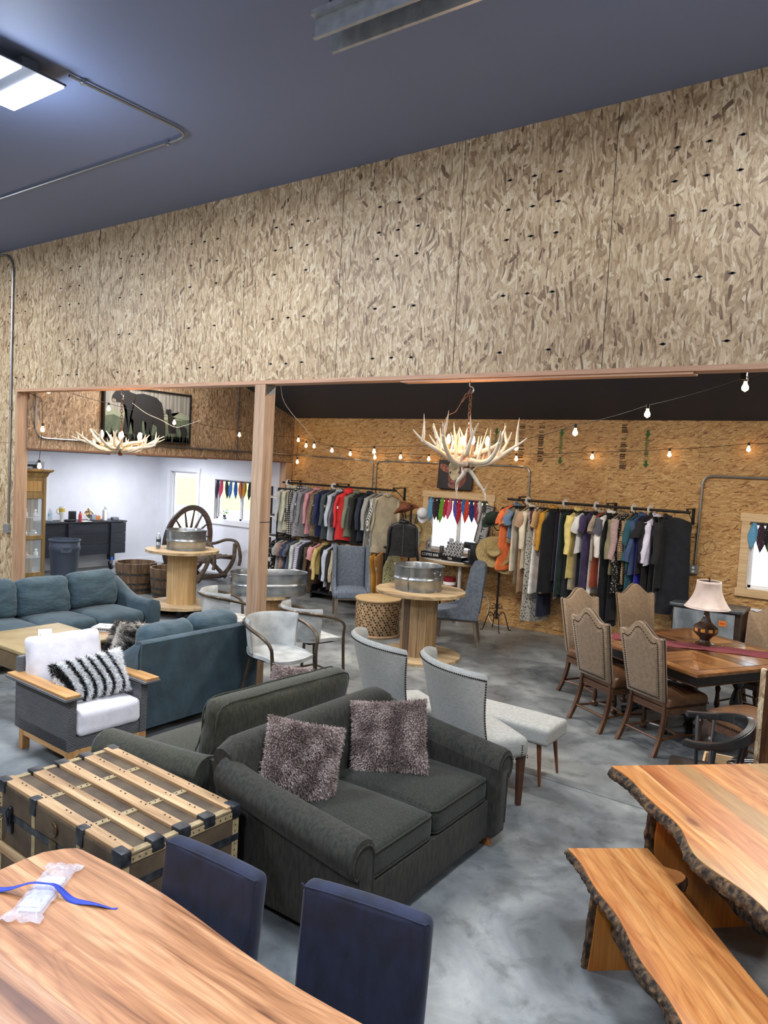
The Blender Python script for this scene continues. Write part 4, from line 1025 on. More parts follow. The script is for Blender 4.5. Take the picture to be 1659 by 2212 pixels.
# ------------------------------------------------------------------ counter stools with bronze arms
suede = M('white_suede', '9a9b97', 'bdbdb8', sc=7, rough=.85, bst=.3, bsc=12, bd=.02)
bronze = M('bronze_tube', '4b4034', '5c4f40', sc=12, rough=.35, metal=.6)
def stool(label, x, y, a, sh=.62):
    t = thing('counter_stool', label, 'stool', (x, y, 0), a, 'white suede stools with bronze arms')
    # local: faces +x
    bm = nb(); n = 14; G = []
    for i in range(n+1):
        row = []
        for j in range(n+1):
            u, v = i/n*2-1, j/n*2-1; w = .25*(1-.10*max(0, u)**2-.34*max(0, -u)**2.2); xx = .25*u+(.03*(1-v*v) if u > 0 else 0)*u
            z = sh-.02*u*u*(u > .5)-.012*(1-v*v)+.03*max(0, -u-.6); row.append(Vector((xx, w*v, z)))
        G.append(row)
    T = [[bm.verts.new(p) for p in r_] for r_ in G]; B = [[bm.verts.new(p-Vector((0, 0, .035))) for p in r_] for r_ in G]
    for i in range(n):
        for j in range(n): bm.faces.new((T[i][j], T[i+1][j], T[i+1][j+1], T[i][j+1])); bm.faces.new((B[i][j], B[i][j+1], B[i+1][j+1], B[i+1][j]))
    for i in range(n):
        for a_, b_ in (((i, 0), (i+1, 0)), ((i+1, n), (i, n)), ((0, i+1), (0, i)), ((n, i), (n, i+1))): bm.faces.new((T[a_[0]][a_[1]], B[a_[0]][a_[1]], B[b_[0]][b_[1]], T[b_[0]][b_[1]]))
    obj('seat', bm, suede, t, ang=70)
    bm = nb(); rings = []
    for k in range(17):   # wrap-round back
        th = math.radians(-80+160*k/16); ring = []
        for q in range(8):
            z = sh+.0+.30*q/7; rr_ = .235+.035*q/7; ring.append((-.0-(rr_+.02)*math.cos(th), (rr_+.015)*math.sin(th), z))
        ring.append((-(.30)*math.cos(th), .295*math.sin(th), sh+.315)); ring.append((-(.315)*math.cos(th), .31*math.sin(th), sh+.285))
        for q in range(6, -1, -1):
            z = sh+.0+.28*q/7; rr_ = .255+.035*q/7; ring.append((-(rr_+.02)*math.cos(th), (rr_+.015)*math.sin(th), z))
        rings.append(ring)
    obj('backrest', loft(bm, rings), suede, t, ang=70)
    for s in (-1, 1):
        P = [(-.30, s*.09, sh+.275), (-.22, s*.23, sh+.275), (-.05, s*.305, sh+.245), (.14, s*.305, sh+.19), (.235, s*.285, sh+.12), (.245, s*.265, sh), (.265, s*.262, .3), (.29, s*.27, 0)]
        o = obj('arm_leg', tube(nb(), curve(P, 6), .016, 9), bronze, t)
        obj('leg', tube(nb(), [(-.17, s*.17, sh-.03), (-.27, s*.24, 0)], .015, 9), bronze, t)
    obj('back_tube', tube(nb(), curve([(-.16, -.28, sh+.27), (-.30, -.10, sh+.28), (-.305, .10, sh+.28), (-.16, .28, sh+.27)], 6), .015, 8), bronze, t)
    for s in (-1, 1): obj('foot_rail', tube(nb(), [(-.235, s*.215, .20), (.275, s*.266, .20)], .011, 8), bronze, t)
    obj('foot_rail', tube(nb(), [(.275, -.266, .20), (.275, .266, .20)], .011, 8), bronze, t)
    obj('under_frame', box(nb(), -.15, .24, -.22, .22, sh-.055, sh-.034), black_metal, t, smooth=False)
    return t
stool('white suede stool with bronze arms at the end of the teal loveseat', -4.72, 5.02, -6)
stool('white suede stool with bronze arms turned away, beside the timber post', -4.98, 5.76, 76)
stool('white suede stool with bronze arms in front of the spool holding the water bottle', -6.12, 5.68, 62)
# ------------------------------------------------------------------ cable spools
ply = W('spool_plywood', ['7f6747', 'a38a66', 'bda47e', 'cdb791'], 0, 9, .8, .65, 2.0, '4e3a26', fine=.35)
ply2 = W('spool_pine', ['b28d5c', 'c9a673', 'd8ba88'], 2, 20, 1.0, .6, 2.4, '6b4424', fine=.3)
oldw = W('spool_old', ['8a6e4c', 'a88b63', 'bfa27a'], 2, 22, 1.2, .65, 1.6, '3c2a1c', fine=.4)
oldd = W('spool_dark', ['4c3828', '65503c', '7d654c'], 2, 22, 1.2, .65, 0, fine=.4)
def wobble_disc(bm, r_, z0, z1, seed, n=64):
    prof = []
    a = [(r_*(1+.008*mnoise.noise(Vector((3*math.cos(2*PI*k/n), 3*math.sin(2*PI*k/n), seed))))) for k in range(n)]
    v0 = [bm.verts.new((a[k]*math.cos(2*PI*k/n), a[k]*math.sin(2*PI*k/n), z0)) for k in range(n)]; v1 = [bm.verts.new((a[k]*math.cos(2*PI*k/n), a[k]*math.sin(2*PI*k/n), z1)) for k in range(n)]
    bm.faces.new(v0[::-1]); bm.faces.new(v1)
    for k in range(n): bm.faces.new((v0[k], v0[(k+1) % n], v1[(k+1) % n], v1[k]))
    return bm
def spool(label, x, y, r_, zt, rc, cm, foot=0, zb=.0, alt=None, a=0, n=18, split=False):
    t = thing('spool_table', label, 'table', (x, y, 0), a, 'cable spool tables')
    o = obj('tabletop', wobble_disc(nb(), r_, zt-.038, zt, x), ply, t, ang=30); obj('base_disc', wobble_disc(nb(), r_*.96, zb+foot, zb+foot+.036, y), ply, t, ang=30)
    z0, z1 = zb+foot+.036, zt-.038
    if split:
        for k in range(n):
            th = 2*PI*k/n; w = PI*rc/n*.97; bm = box(nb(), rc-.03, rc, -w, w, z0, z1, .003); xform(bm, Matrix.Rotation(th, 4, 'Z')); obj('core_board', bm, alt if k % 4 == 1 else cm, t, smooth=False)
    else:
        bm = nb()
        for k in range(n):
            th = 2*PI*k/n; s = len(bm.verts); w = PI*rc/n*.99; box(bm, rc-.03, rc, -w, w, z0, z1, .002); xform(bm, Matrix.Rotation(th, 4, 'Z'), s)
        obj('core', bm, cm, t, smooth=False)
    if foot:
        for k in range(4):
            th = k*PI/2+.5; cx_, cy_ = r_*.65*math.cos(th), r_*.65*math.sin(th); bm = box(nb(), cx_-.02, cx_+.02, cy_-.015, cy_+.015, .09, foot, .003)
            s = len(bm.verts); lathe(bm, [(0, -.012), (.045, -.012), (.045, .012), (0, .012)], 16); xform(bm, Matrix.Translation((cx_, cy_, .046)) @ Matrix.Rotation(PI/2, 4, 'X'), s); obj('caster', bm, black_metal, t)
    return t
spool('tall pine cable spool table carrying a galvanized tub and water bottle', -8.93, 7.33, .54, .985, .215, ply2, foot=.13, a=20)
spool('weathered cable spool table carrying a round galvanized tub, near the slate chairs', -5.00, 7.90, .57, .86, .225, oldw, alt=oldd, n=13, a=8, split=True)
spool('small low cable spool under the oval galvanized trough', -7.66, 7.90, .33, .42, .20, W('spool_pine_dark', ['7c5c3a', '946f48', 'a9845a'], 2, 20, 1, .6), n=16)
# ------------------------------------------------------------------ galvanized tubs
tubm = M('tub_galvanized', '8a8f92', 'b4b8ba', sc=5, rough=.28, metal=.9, bst=.12, bsc=8, bd=.03)
def tub(label, x, y, z0, r_, h, a=0, sx=1, name='galvanized_tub'):
    t = thing(name, label, 'tub', (x, y, z0), a, 'galvanized tubs')
    P = [(r_*.93, 0), (r_*.965, .004), (r_*.955, .02), (r_*.955, h*.38), (r_*.985, h*.41), (r_*1.0, h*.46), (r_*.985, h*.51), (r_*.965, h*.54), (r_*.97, h*.62), (r_*.98, h*.94), (r_*1.0, h*.955)]
    rim = [(r_*1.0, h*.955), (r_*1.025, h*.965), (r_*1.03, h*.985), (r_*1.01, h), (r_*.985, h*.985)]
    inn = [(r_*.975, h*.96), (r_*.955, h*.54), (r_*.94, .015), (0, .012)]
    bm = lathe(nb(), [(0, .002)]+P+rim+inn, 56)
    if sx != 1:
        for v in bm.verts:
            if abs(v.co.x) > 0: v.co.x += math.copysign((sx-1)*r_*min(1, abs(v.co.x)/(.10)), v.co.x)
    obj('shell', bm, tubm, t, ang=50)
    L_ = (sx-1)*r_
    for th in ((0, PI) if sx != 1 else (-.9, PI-.9)):
        c, s = math.cos(th), math.sin(th)
        def q(u, dz, o): return ((r_+o+L_)*c-u*s, (r_+o+L_)*s+u*c, h*.80+dz) if sx != 1 else ((r_+o)*c-u*s, (r_+o)*s+u*c, h*.80+dz)
        bm = tube(nb(), curve([q(-.055, .0, -.008), q(-.05, .0, .012), q(-.052, -.022, .016), q(-.03, -.04, .016), q(.03, -.04, .016), q(.052, -.022, .016), q(.05, 0, .012), q(.055, 0, -.008)], 4), .0045, 6); obj('handle', bm, tubm, t)
    bm = box(nb(), -.006, .006, -.002, .004, .01, h*.95); xform(bm, Matrix.Rotation(-.55, 4, 'Z') @ Matrix.Translation((0, -r_*.985-(0 if sx == 1 else 0), 0))); obj('side_seam', bm, tubm, t, smooth=False)
    return t
tub('round galvanized tub on the tall pine spool table', -8.90, 7.37, .985, .30, .30, 15)
tub('round galvanized tub on the weathered spool table', -5.03, 7.88, .86, .315, .315, 40)
tub('oval galvanized trough on the small spool behind the timber post', -7.66, 7.90, .42, .30, .33, 56, 1.90)
# water bottles
clearp = M('bottle_plastic', 'e6eef2', rough=.06, trans=.9, ior=1.1)
def bottle(label, x, y, z, s=1.0, lab='2f3138', cap='f2f2f2', name='water_bottle', group=None, body=None):
    t = thing(name, label, 'bottle', (x, y, z), 0, group)
    obj('bottle_shell', lathe(nb(), [(0, 0), (.030*s, 0), (.033*s, .01*s), (.031*s, .05*s), (.033*s, .055*s), (.033*s, .13*s), (.031*s, .145*s), (.024*s, .17*s), (.013*s, .19*s), (.012*s, .2*s), (0, .2*s)], 16), body or clearp, t)
    obj('label_band', lathe(nb(), [(.0336*s, .085*s), (.0338*s, .087*s), (.0338*s, .12*s), (.0336*s, .122*s)], 16), M('label_'+lab, lab, rough=.4), t)
    obj('cap', lathe(nb(), [(.0145*s, .195*s), (.0145*s, .212*s), (0, .213*s)], 12), M('cap_'+cap, cap, rough=.4), t)
    return t
bottle('clear water bottle with dark band on the tall spool table', -9.24, 7.12, .985, 1.05)
tag(obj('plastic_cup', lathe(nb(), [(0, .0), (.030, 0), (.036, .055), (.034, .055), (.028, .003), (0, .003)], 16), clearp), 'small clear cup beside the water bottle on the tall spool table', 'cup').location = (-9.14, 7.04, .985)
# ------------------------------------------------------------------ carved drum table
carved = W('carved_mango', ['8f7150', 'ab8c66', 'bd9f78'], 2, 14, 1.5, .6, 0, fine=.3)
t = thing('drum_table', 'round pierced wooden drum table between the slate chair and spool', 'side table', (-6.08, 8.50, 0), 0)
rd = .315
obj('top', lathe(nb(), [(0, .505), (rd*1.03, .505), (rd*1.05, .515), (rd*1.04, .53), (0, .532)], 40), W('drum_top', ['a98a60', 'c4a577', 'd2b78b'], 0, 12, 1, .5, 1.5), t, ang=50)
bm = lathe(nb(), [(rd*.96, 0), (rd*1.05, .002), (rd*1.06, .02), (rd*1.0, .035), (rd*.96, .035)], 40); obj('base_ring', bm, carved, t)
bm = lathe(nb(), [(rd*.97, .03), (rd*.985, .12), (rd*.985, .40), (rd*.97, .505)], 48); obj('drum_wall', bm, carved, t)
bm = nb(); bh = nb()
rows = 13
for r_ in range(rows):
    z = .055+r_*.0345
    for k in range(46):
        th = 2*PI*(k+(r_ % 2)*.5)/46; c, s = math.cos(th), math.sin(th)
        if (k+r_) % 3: 
            P = Matrix.Translation((rd*.986*c, rd*.986*s, z)) @ Matrix.Rotation(th, 4, 'Z') @ Matrix.Rotation(PI/2, 4, 'Y')
            s0 = len(bh.verts); lathe(bh, [(0, 0), (.0115, 0), (.0115, .002), (0, .002)], 8); xform(bh, P, s0)
        ball(bm, (rd*.992*math.cos(th+PI/46), rd*.992*math.sin(th+PI/46), z+.017), .007, 5, 4)
obj('carved_beads', bm, carved, t); o = obj('pierced_holes', bh, M('hole_dark', '14100c', rough=1), t, smooth=False)
# ------------------------------------------------------------------ slate blue chairs
slate = M('slate_fabric', '59626f', '6b7482', sc=30, rough=.9, bst=.2, bsc=300, bd=.002)
greywood = W('grey_wood', ['5d5144', '75685a', '87796a'], 2, 26, 1.5, .55, 0)
def slate_chair(label, x, y, a):
    t = thing('wing_chair', label, 'chair', (x, y, 0), a, 'slate blue chairs by the spool table')
    obj('seat', rbox(nb(), (.03, 0, .41), (.54, .50, .13), .04, .035, k=7), slate, t, ang=75)
    c = obj('backrest', rbox(nb(), (0, 0, .36), (.09, .46, .74), .03, .02, ax=0, k=6), slate, t, ang=75); c.location = (-.24, 0, .38); c.rotation_euler = (0, math.radians(-6), 0)
    for s in (-1, 1):
        prof = [(-.30, .36), (.30, .36), (.31, .43), (.25, .475), (.12, .50), (-.02, .54), (-.10, .66), (-.14, .92), (-.17, 1.10), (-.21, 1.135), (-.33, 1.125), (-.37, 1.08), (-.33, .60)]
        a_, b_ = s*.235, s*.285; bm = loft(nb(), [[(px, a_, pz) for px, pz in prof], [(px, b_, pz) for px, pz in prof]]); bmesh.ops.bevel(bm, geom=[e for e in bm.edges], offset=.012, segments=2, affect='EDGES'); obj('wing', bm, slate, t, ang=60)
    obj('apron', box(nb(), -.27, .28, -.26, .26, .335, .36, .003), greywood, t, smooth=False)
    for sx in (-1, 1):
        for sy in (-1, 1): obj('leg', loft(nb(), [[(sx*.25+(sx*.045-.02)*(1-q)+p*s_, sy*.235+r2*s_, q*.345) for p, r2 in ((-1, -1), (1, -1), (1, 1), (-1, 1))] for q, s_ in ((0, .015), (1, .024))]), greywood, t, smooth=False)
    return t
slate_chair('slate blue winged chair in front of the lower clothes rail', -7.02, 9.06, -47)
slate_chair('slate blue winged chair at the coffee bar, seen from its side', -5.06, 8.98, 205)
# ------------------------------------------------------------------ dining set
tan = M('tan_chenille', '77634c', '86715a', sc=34, rough=.92, sheen=.3, bst=.25, bsc=260, bd=.002)
leather = M('brown_leather', '4a3120', '6e4c30', sc=6, rough=.42, bst=.2, bsc=26, bd=.006)
cherry = W('cherry_leg', ['382112', '52331e', '694529'], 2, 26, 1.5, .35, 0, coat=.3)
cherryx = W('cherry_rail', ['382112', '52331e', '694529'], 1, 26, 1.5, .35, 0, coat=.3)
def camel(w, h0, h1, n=22, ins=0):
    """outline of the tall back with a camel top, in (y, z)"""
    out = [(-w*.86+ins, h0+ins)]
    for i in range(n+1):
        u = -1+2*i/n; s = .5+.5*math.cos(PI*min(1, abs(u)/.74)); z = h1-.115+.115*s+(.010 if abs(u) > .8 else 0)*math.sin(PI*(abs(u)-.8)/.2)
        out.append((u*(w-ins), z-ins*1.1))
    out.append((w*.86-ins, h0+ins)); return out
def tall_chair(label, x, y, a):
    t = thing('tall_dining_chair', label, 'chair', (x, y, 0), a, 'tan tall back dining chairs')
    def at_(py, pz, off): return (-.235-.16*max(0, pz-.45)-.05*max(0, pz-.45)**2+off, py, pz)
    A = camel(.255, .47, 1.15)
    bm = loft(nb(), [[at_(p, q, o) for p, q in [((y_*(1-k)), .8+(z_-.8)*(1-k*.8)) for y_, z_ in A]] for o, k in ((-.028, .03), (-.022, 0), (.03, 0), (.045, .06))]); back = obj('backrest', bm, tan, t, ang=50)
    bm = loft(nb(), [[at_(p, q, o) for p, q in camel(.205-k, .51+k, 1.085-k)] for o, k in ((-.028, 0), (-.034, .006), (-.037, .03))]); obj('back_panel', bm, tan, back, ang=50)
    bm = nb(); C = camel(.212, .50, 1.10, 22); P = [at_(p, q, -.033) for p, q in C]
    tot = []
    for p, q in zip(P, P[1:]+P[:1]):
        p, q = Vector(p), Vector(q); k = max(1, int((q-p).length/.021))
        for i in range(k): ball(bm, p.lerp(q, i/k), .0062, 6, 4)
    C2 = camel(.245, .49, 1.135, 22); P = [at_(p, q, -.024) for p, q in C2[1:-1]]
    for p, q in zip(P, P[1:]):
        p, q = Vector(p), Vector(q); k = max(1, int((q-p).length/.018))
        for i in range(k): ball(bm, p.lerp(q, i/k), .0055, 6, 4)
    obj('nailhead_trim', bm, nailm, back)
    obj('side_piping', tube(nb(), [at_(p*1.01, q, .012) for p, q in A], .006, 6), M('dark_piping', '2a1f17', rough=.6), back)
    obj('seat', rbox(nb(), (.02, 0, .46), (.49, .50, .10), .04, .05, k=7), leather, t, ang=75)
    bm = nb()
    for s in (-1, 1):
        for k in range(20): ball(bm, (-.2+k*.0235, s*.251, .435), .0055, 6, 4)
    for k in range(20): ball(bm, (.267, -.23+k*.024, .435), .0055, 6, 4)
    obj('seat_nailheads', bm, nailm, t)
    obj('seat_rail', box(nb(), -.22, .25, -.235, .235, .355, .415, .006), cherryx, t, smooth=False)
    for sy in (-1, 1):
        P = [(-.215, sy*.205, .42), (-.225, sy*.208, .30), (-.27, sy*.215, .14), (-.335, sy*.225, 0)]
        rings = [[(p[0]+a_*.019, p[1]+b_*.017, p[2]) for a_, b_ in ((-1, -1), (1, -1), (1, 1), (-1, 1))] for p in curve(P, 4)]; obj('rear_leg', loft(nb(), rings), cherry, t, ang=30)
        obj('back_post', loft(nb(), [[(q[0]-.0+a_*.016, sy*.20+b_*.016, q[2]) for a_, b_ in ((-1, -1), (1, -1), (1, 1), (-1, 1))] for q in (at_(0, .36, .03), at_(0, .52, .02))]), cherry, t, smooth=False)
        lathe_p = [(0, 0), (.028, .0), (.036, .02), (.030, .045), (.016, .06), (.024, .075), (.030, .10), (.022, .16), (.019, .22), (.030, .27), (.018, .29), (.032, .31), (.032, .37), (0, .37)]
        obj('front_leg', lathe(nb(), lathe_p, 14, (.215, sy*.205, 0)), cherry, t)
        obj('side_stretcher', tube(nb(), curve([(-.27, sy*.212, .13), (-.02, sy*.18, .14), (.215, sy*.205, .13)], 5), .013, 6, flat=(1.3, .8)), cherryx, t)
    obj('cross_stretcher', tube(nb(), curve([(-.02, -.185, .14), (.03, 0, .14), (-.02, .185, .14)], 5), .012, 6), cherryx, t); obj('rear_stretcher', tube(nb(), [(-.268, -.21, .14), (-.268, .21, .14)], .012, 6), cherryx, t)
    return t
tall_chair('tan tall back chair with nailhead panel, first at the table from the clothes racks', -2.25, 7.17, 60)
tall_chair('tan tall back chair with nailhead panel, next to the empty corner of the table', -1.69, 6.93, 60)
tall_chair('tan tall back chair across the table, facing the camera behind the first nailhead chair', -2.66, 7.86, -28)
tall_chair('tan tall back chair across the table, between the dark dress and the two nailhead chairs', -2.36, 8.74, -38)
tall_chair('tan tall back chair behind the lamp, below the wooden window frame', -1.24, 8.40, -112)
tall_chair('tan chair with worn leather seat behind the black armchair', -.93, 6.64, 150)
dt = W('dining_top', ['5e3a20', '7c5230', '98683e', 'ac7c4e'], 0, 10, .8, .22, 0, coat=.6, fine=.2)
dtb = W('dining_top_b', ['54321c', '724a2a', '8e6038', 'a27246'], 1, 10, .8, .22, 0, coat=.6, fine=.2)
dtd = W('dining_band', ['36200f', '4a2c18', '5c3a22'], 1, 12, .8, .22, 0, coat=.6)
t = thing('dining_table', 'square inlaid cherry dining table with black apron, red runner and lamp', 'table', (-1.66, 7.68, 0), 60)
S_ = .775
bm = box(nb(), -S_, S_, -S_, S_, .735, .768, .010); top = obj('tabletop', bm, dtb, t, ang=30)
q = S_-.10
for k in range(4):   # four mitred fields split by a dark band
    bm = nb(); a0 = k*PI/2; z = .7685
    v = [bm.verts.new((math.cos(a0)*x-math.sin(a0)*y, math.sin(a0)*x+math.cos(a0)*y, z)) for x, y in ((.09, .075), (q, q-.03), (q, .075) )]; bm.faces.new(v)
    v = [bm.verts.new((math.cos(a0)*x-math.sin(a0)*y, math.sin(a0)*x+math.cos(a0)*y, z)) for x, y in ((.09, -.075), (q, -.075), (q, -q+.03))]; bm.faces.new(v)
    obj('inlay_field', bm, dt if k % 2 == 0 else dtb, top, smooth=False)
bm = nb()
for a0 in (0, PI/2):
    s = len(bm.verts); box(bm, -q, q, -.07, .07, .7682, .7690); xform(bm, Matrix.Rotation(a0, 4, 'Z'), s)
obj('cross_band', bm, dtd, top, smooth=False)
bm = nb()
for sx in (-1, 1):
    for w in (.074, q): box(bm, sx*w-.003, sx*w+.003, -q, q, .7688, .7694); box(bm, -q, q, sx*w-.003, sx*w+.003, .7688, .7694)
obj('groove', bm, M('groove_dark', '1c0d06', rough=.5), top, smooth=False)
obj('apron', box(nb(), -S_+.03, S_-.03, -S_+.03, S_-.03, .65, .735, .004), blackw, t, smooth=False)
obj('apron_bead', box(nb(), -S_+.024, S_-.024, -S_+.024, S_-.024, .645, .655, .002), cherryx, t, smooth=False)
turn = [(0, .10), (.05, .10), (.055, .13), (.03, .16), (.05, .19), (.06, .28), (.045, .36), (.025, .42), (.05, .46), (.055, .52), (.03, .56), (.05, .60), (.05, .66), (0, .66)]
for sx in (-1, 1):
    for sy in (-1, 1): obj('turned_leg', lathe(nb(), turn, 16, (sx*.30, sy*.30, 0)), blackw, t)
for k in range(4):
    a0 = PI/4+k*PI/2; c, s = math.cos(a0), math.sin(a0); obj('scroll_foot', tube(nb(), curve([(.0, 0, .12), (.42*c, .42*s, .12), (.55*c, .55*s, .05), (.62*c, .62*s, .03)], 5), [.05]*8+[.045]*5+[.035]*3, 8) if False else tube(nb(), curve([(.0, 0, .12), (.42*c, .42*s, .12), (.55*c, .55*s, .06), (.62*c, .62*s, .045)], 5), .040, 8), blackw, t)
# runner
bm = nb(); rows = []
for i in range(41):
    u = i/40; x = -.80+1.62*u; row = []
    for j in range(9):
        v = j/8*2-1; z = .771+.005*abs(math.sin(x*9+v*2))+.018*math.exp(-((x+.55)/.08)**2)*max(0, .7-v)*.8+.010*mnoise.noise(Vector((x*6, v*2, 0)))**2
        if abs(x) > .77: z -= (abs(x)-.77)*.4
        row.append(bm.verts.new((x, v*.145+.02*math.sin(x*5), z)))
    rows.append(row)
for A, B in zip(rows, rows[1:]):
    for k in range(8): bm.faces.new((A[k], A[k+1], B[k+1], B[k]))
o = tag(obj('table_runner', bm, M('runner_red', '5b1f26', '6d2830', sc=60, rough=.85), ang=180), 'dark red runner lying across the inlaid dining table', 'runner'); o.location = (-1.66, 7.74, 0); o.rotation_euler = (0, 0, math.radians(15))
sm = o.modifiers.new('thickness', 'SOLIDIFY'); sm.thickness = .003
# lamp
t = thing('table_lamp', 'table lamp with pleated pinkish shade and amber-windowed base on the red runner', 'lamp', (-1.60, 7.90, .775), 0)
lb = M('lamp_base', '2c1d14', '3f2a1c', sc=20, rough=.35, coat=.4)
bm = lathe(nb(), [(0, 0), (.088, 0), (.092, .012), (.07, .02), (.055, .03), (.045, .05), (.06, .075), (.115, .125), (.118, .135), (.118, .175), (.112, .185), (.05, .235), (.032, .28), (.024, .35), (.020, .38), (0, .38)], 10); obj('base', bm, lb, t, ang=20)
bm = nb()
for k in range(10):
    th = 2*PI*(k+.5)/10; P = Matrix.Rotation(th, 4, 'Z') @ Matrix.Translation((.1128, 0, .155)); s = len(bm.verts); box(bm, 0, .002, -.020, .020, -.016, .016); xform(bm, P, s)
obj('amber_window', bm, M('amber', 'b5712e', 'd09a4a', sc=30, rough=.2, coat=.6), t, smooth=False)
obj('socket_stem', tube(nb(), [(0, 0, .37), (0, 0, .66)], .006, 8), black_metal, t); obj('finial', lathe(nb(), [(0, .655), (.010, .655), (.010, .675), (0, .68)], 10), M('brass_fin', '6b5432', rough=.3, metal=.8), t)
bm = nb(); rings = []; n = 72
for i in range(15):
    q = i/14; z = .375+.265*q; rb = .215-.10*q-.028*math.sin(PI*q); rings.append([bm.verts.new((rb*(1+.010*math.sin(k*12*2*PI/n*1.0)+.012*mnoise.noise(Vector((math.cos(2*PI*k/n)*3, math.sin(2*PI*k/n)*3, q*5))))*math.cos(2*PI*k/n), rb*(1+.012*mnoise.noise(Vector((math.cos(2*PI*k/n)*3, math.sin(2*PI*k/n)*3, q*5))))*math.sin(2*PI*k/n), z)) for k in range(n)])
for A, B in zip(rings, rings[1:]):
    for k in range(n): bm.faces.new((A[k], A[(k+1) % n], B[(k+1) % n], B[k]))
sh = obj('lamp_shade', bm, M('shade_silk', 'b5a49b', 'dccdc3', sc=5, st=(1, 1, .6), rough=.5, sheen=.3, bst=.3, bsc=8, bd=.02), t, ang=80); sh.modifiers.new('thickness', 'SOLIDIFY').thickness = .002
bm = nb(); tube(bm, [(.112*math.cos(2*PI*k/36), .112*math.sin(2*PI*k/36), .64) for k in range(36)], .004, 6, closed=True); tube(bm, [(.214*math.cos(2*PI*k/36), .214*math.sin(2*PI*k/36), .376) for k in range(36)], .004, 6, closed=True); obj('shade_trim', bm, M('shade_trim', 'e0cfc8', rough=.6), t)
bm = nb()
for k in range(3): th = 2*PI*k/3; tube(bm, [(0, 0, .648), (.11*math.cos(th), .11*math.sin(th), .638)], .002, 5)
obj('shade_spider', bm, black_metal, t)
bm = tube(nb(), curve([(-1.53, 7.84, .782), (-1.47, 7.88, .780), (-1.44, 7.96, .779), (-1.50, 8.03, .779)], 6), .003, 6); tag(obj('lamp_cord', bm, M('cord_clear', 'a98e6a', rough=.3)), 'thin cord curling beside the lamp on the dining table', 'cord')
# metal sideboard
zinc = M('zinc_panel', '6a747d', '98a2aa', sc=7, st=(1, 1, .5), rough=.45, metal=.15, bst=.1, det=5)
darkwood = W('dark_frame', ['241811', '33231a', '45301f'], 0, 20, 1, .5)
t = thing('sideboard', 'low zinc-fronted sideboard with dark top and orange price sticker', 'sideboard', (0, 0, 0))
x0, x1, y0, y1, h = -2.47, -1.60, 9.95, 10.48, .84
obj('body', box(nb(), x0+.03, x1-.03, y0+.02, y1, .08, h-.04, .004), darkwood, t, smooth=False); obj('top', box(nb(), x0, x1, y0-.02, y1, h-.04, h, .008), M('zinc_top', '50565c', '7c848a', sc=5, rough=.35, metal=.6), t, smooth=False)
for a, b_ in ((x0+.05, (x0+x1)/2-.005), ((x0+x1)/2+.005, x1-.09)): obj('door', box(nb(), a, b_, y0+.005, y0+.022, .12, h-.06, .003), zinc, t, smooth=False)
obj('price_sticker', box(nb(), x1-.27, x1-.18, y0+.003, y0+.0055, .62, .69), M('sticker_orange', 'd9772b', rough=.6), t, smooth=False)
obj('sticker_print', box(nb(), x1-.255, x1-.195, y0+.0015, y0+.003, .650, .662), M('sticker_red', 'a5421c', rough=.6), t, smooth=False)
for a in (x0+.05, x1-.05): obj('leg', box(nb(), a-.03, a+.03, y0+.02, y0+.08, 0, .08), darkwood, t, smooth=False)
tag(obj('white_board', box(nb(), -1.56, -1.02, 10.2, 10.23, 0, .86, .004), M('board_white', 'dfe3ee', rough=.4), smooth=False), 'white board standing between the sideboard and the tan chair', 'board')
# crate with shoes and the strand board end panel by the right table
t = thing('wooden_crate', 'pale wooden crate on the floor behind the black armchair', 'crate', (-.90, 6.06, 0), 8)
cw = W('crate_wood', ['b18d63', 'c7a77c', 'd6b98f'], 0, 20, 1.2, .6, 1.5)
for z in (.03, .13, .23):
    for s in (-1, 1): obj('side_board', box(nb(), -.27, .27, s*.2-.008, s*.2+.008, z-.04, z+.04, .002), cw, t, smooth=False); obj('end_board', box(nb(), s*.262-.008, s*.262+.008, -.19, .19, z-.04, z+.04, .002), cw, t, smooth=False)
obj('floor_board', box(nb(), -.26, .26, -.19, .19, 0.0, .012), cw, t, smooth=False)
shoe_l = M('shoe_black', '0e0f12', rough=.25, coat=.6)
def shoe(label, x, y, z, a):
    t = thing('shoe', label, 'shoe', (x, y, z), a, 'black shoes in the crate')
    S__ = [(-.125, .030, .075), (-.09, .036, .085), (-.04, .036, .080), (.0, .036, .066), (.05, .042, .052), (.10, .040, .040), (.135, .026, .026)]
    rings = [[(px, w*math.cos(2*PI*k/14), .012+hh*.5+hh*.5*math.sin(2*PI*k/14)) for k in range(14)] for px, w, hh in S__]
    obj('upper', loft(nb(), rings), shoe_l, t, ang=60); obj('sole', loft(nb(), [[(px, w*1.06*s, z_) for s in (-1, 1) for z_ in ((0, .012) if s < 0 else (.012, 0))] for px, w, hh in S__]), M('shoe_sole', '1a1512', rough=.7), t)
shoe('glossy black shoe lying across the front of the crate', -.86, 5.98, .272, 160); shoe('glossy black shoe behind the first one in the crate', -.84, 6.10, .272, 172); shoe('glossy black shoe standing on the floor by the crate', -.64, 5.86, 0, 120)
t = thing('display_panel', 'strand board display panel edge standing at the right margin', 'panel', (-.752, 5.62, 0), 0)
obj('board', box(nb(), 0, .42, .006, .05, 0, 1.13), cherry, t, smooth=False); obj('edge_strip', box(nb(), -.012, .022, 0, .055, 0, 1.135, .002), osb_main, t, smooth=False); obj('foot', box(nb(), .02, .40, -.12, .18, 0, .04, .004), cherryx, t, smooth=False)
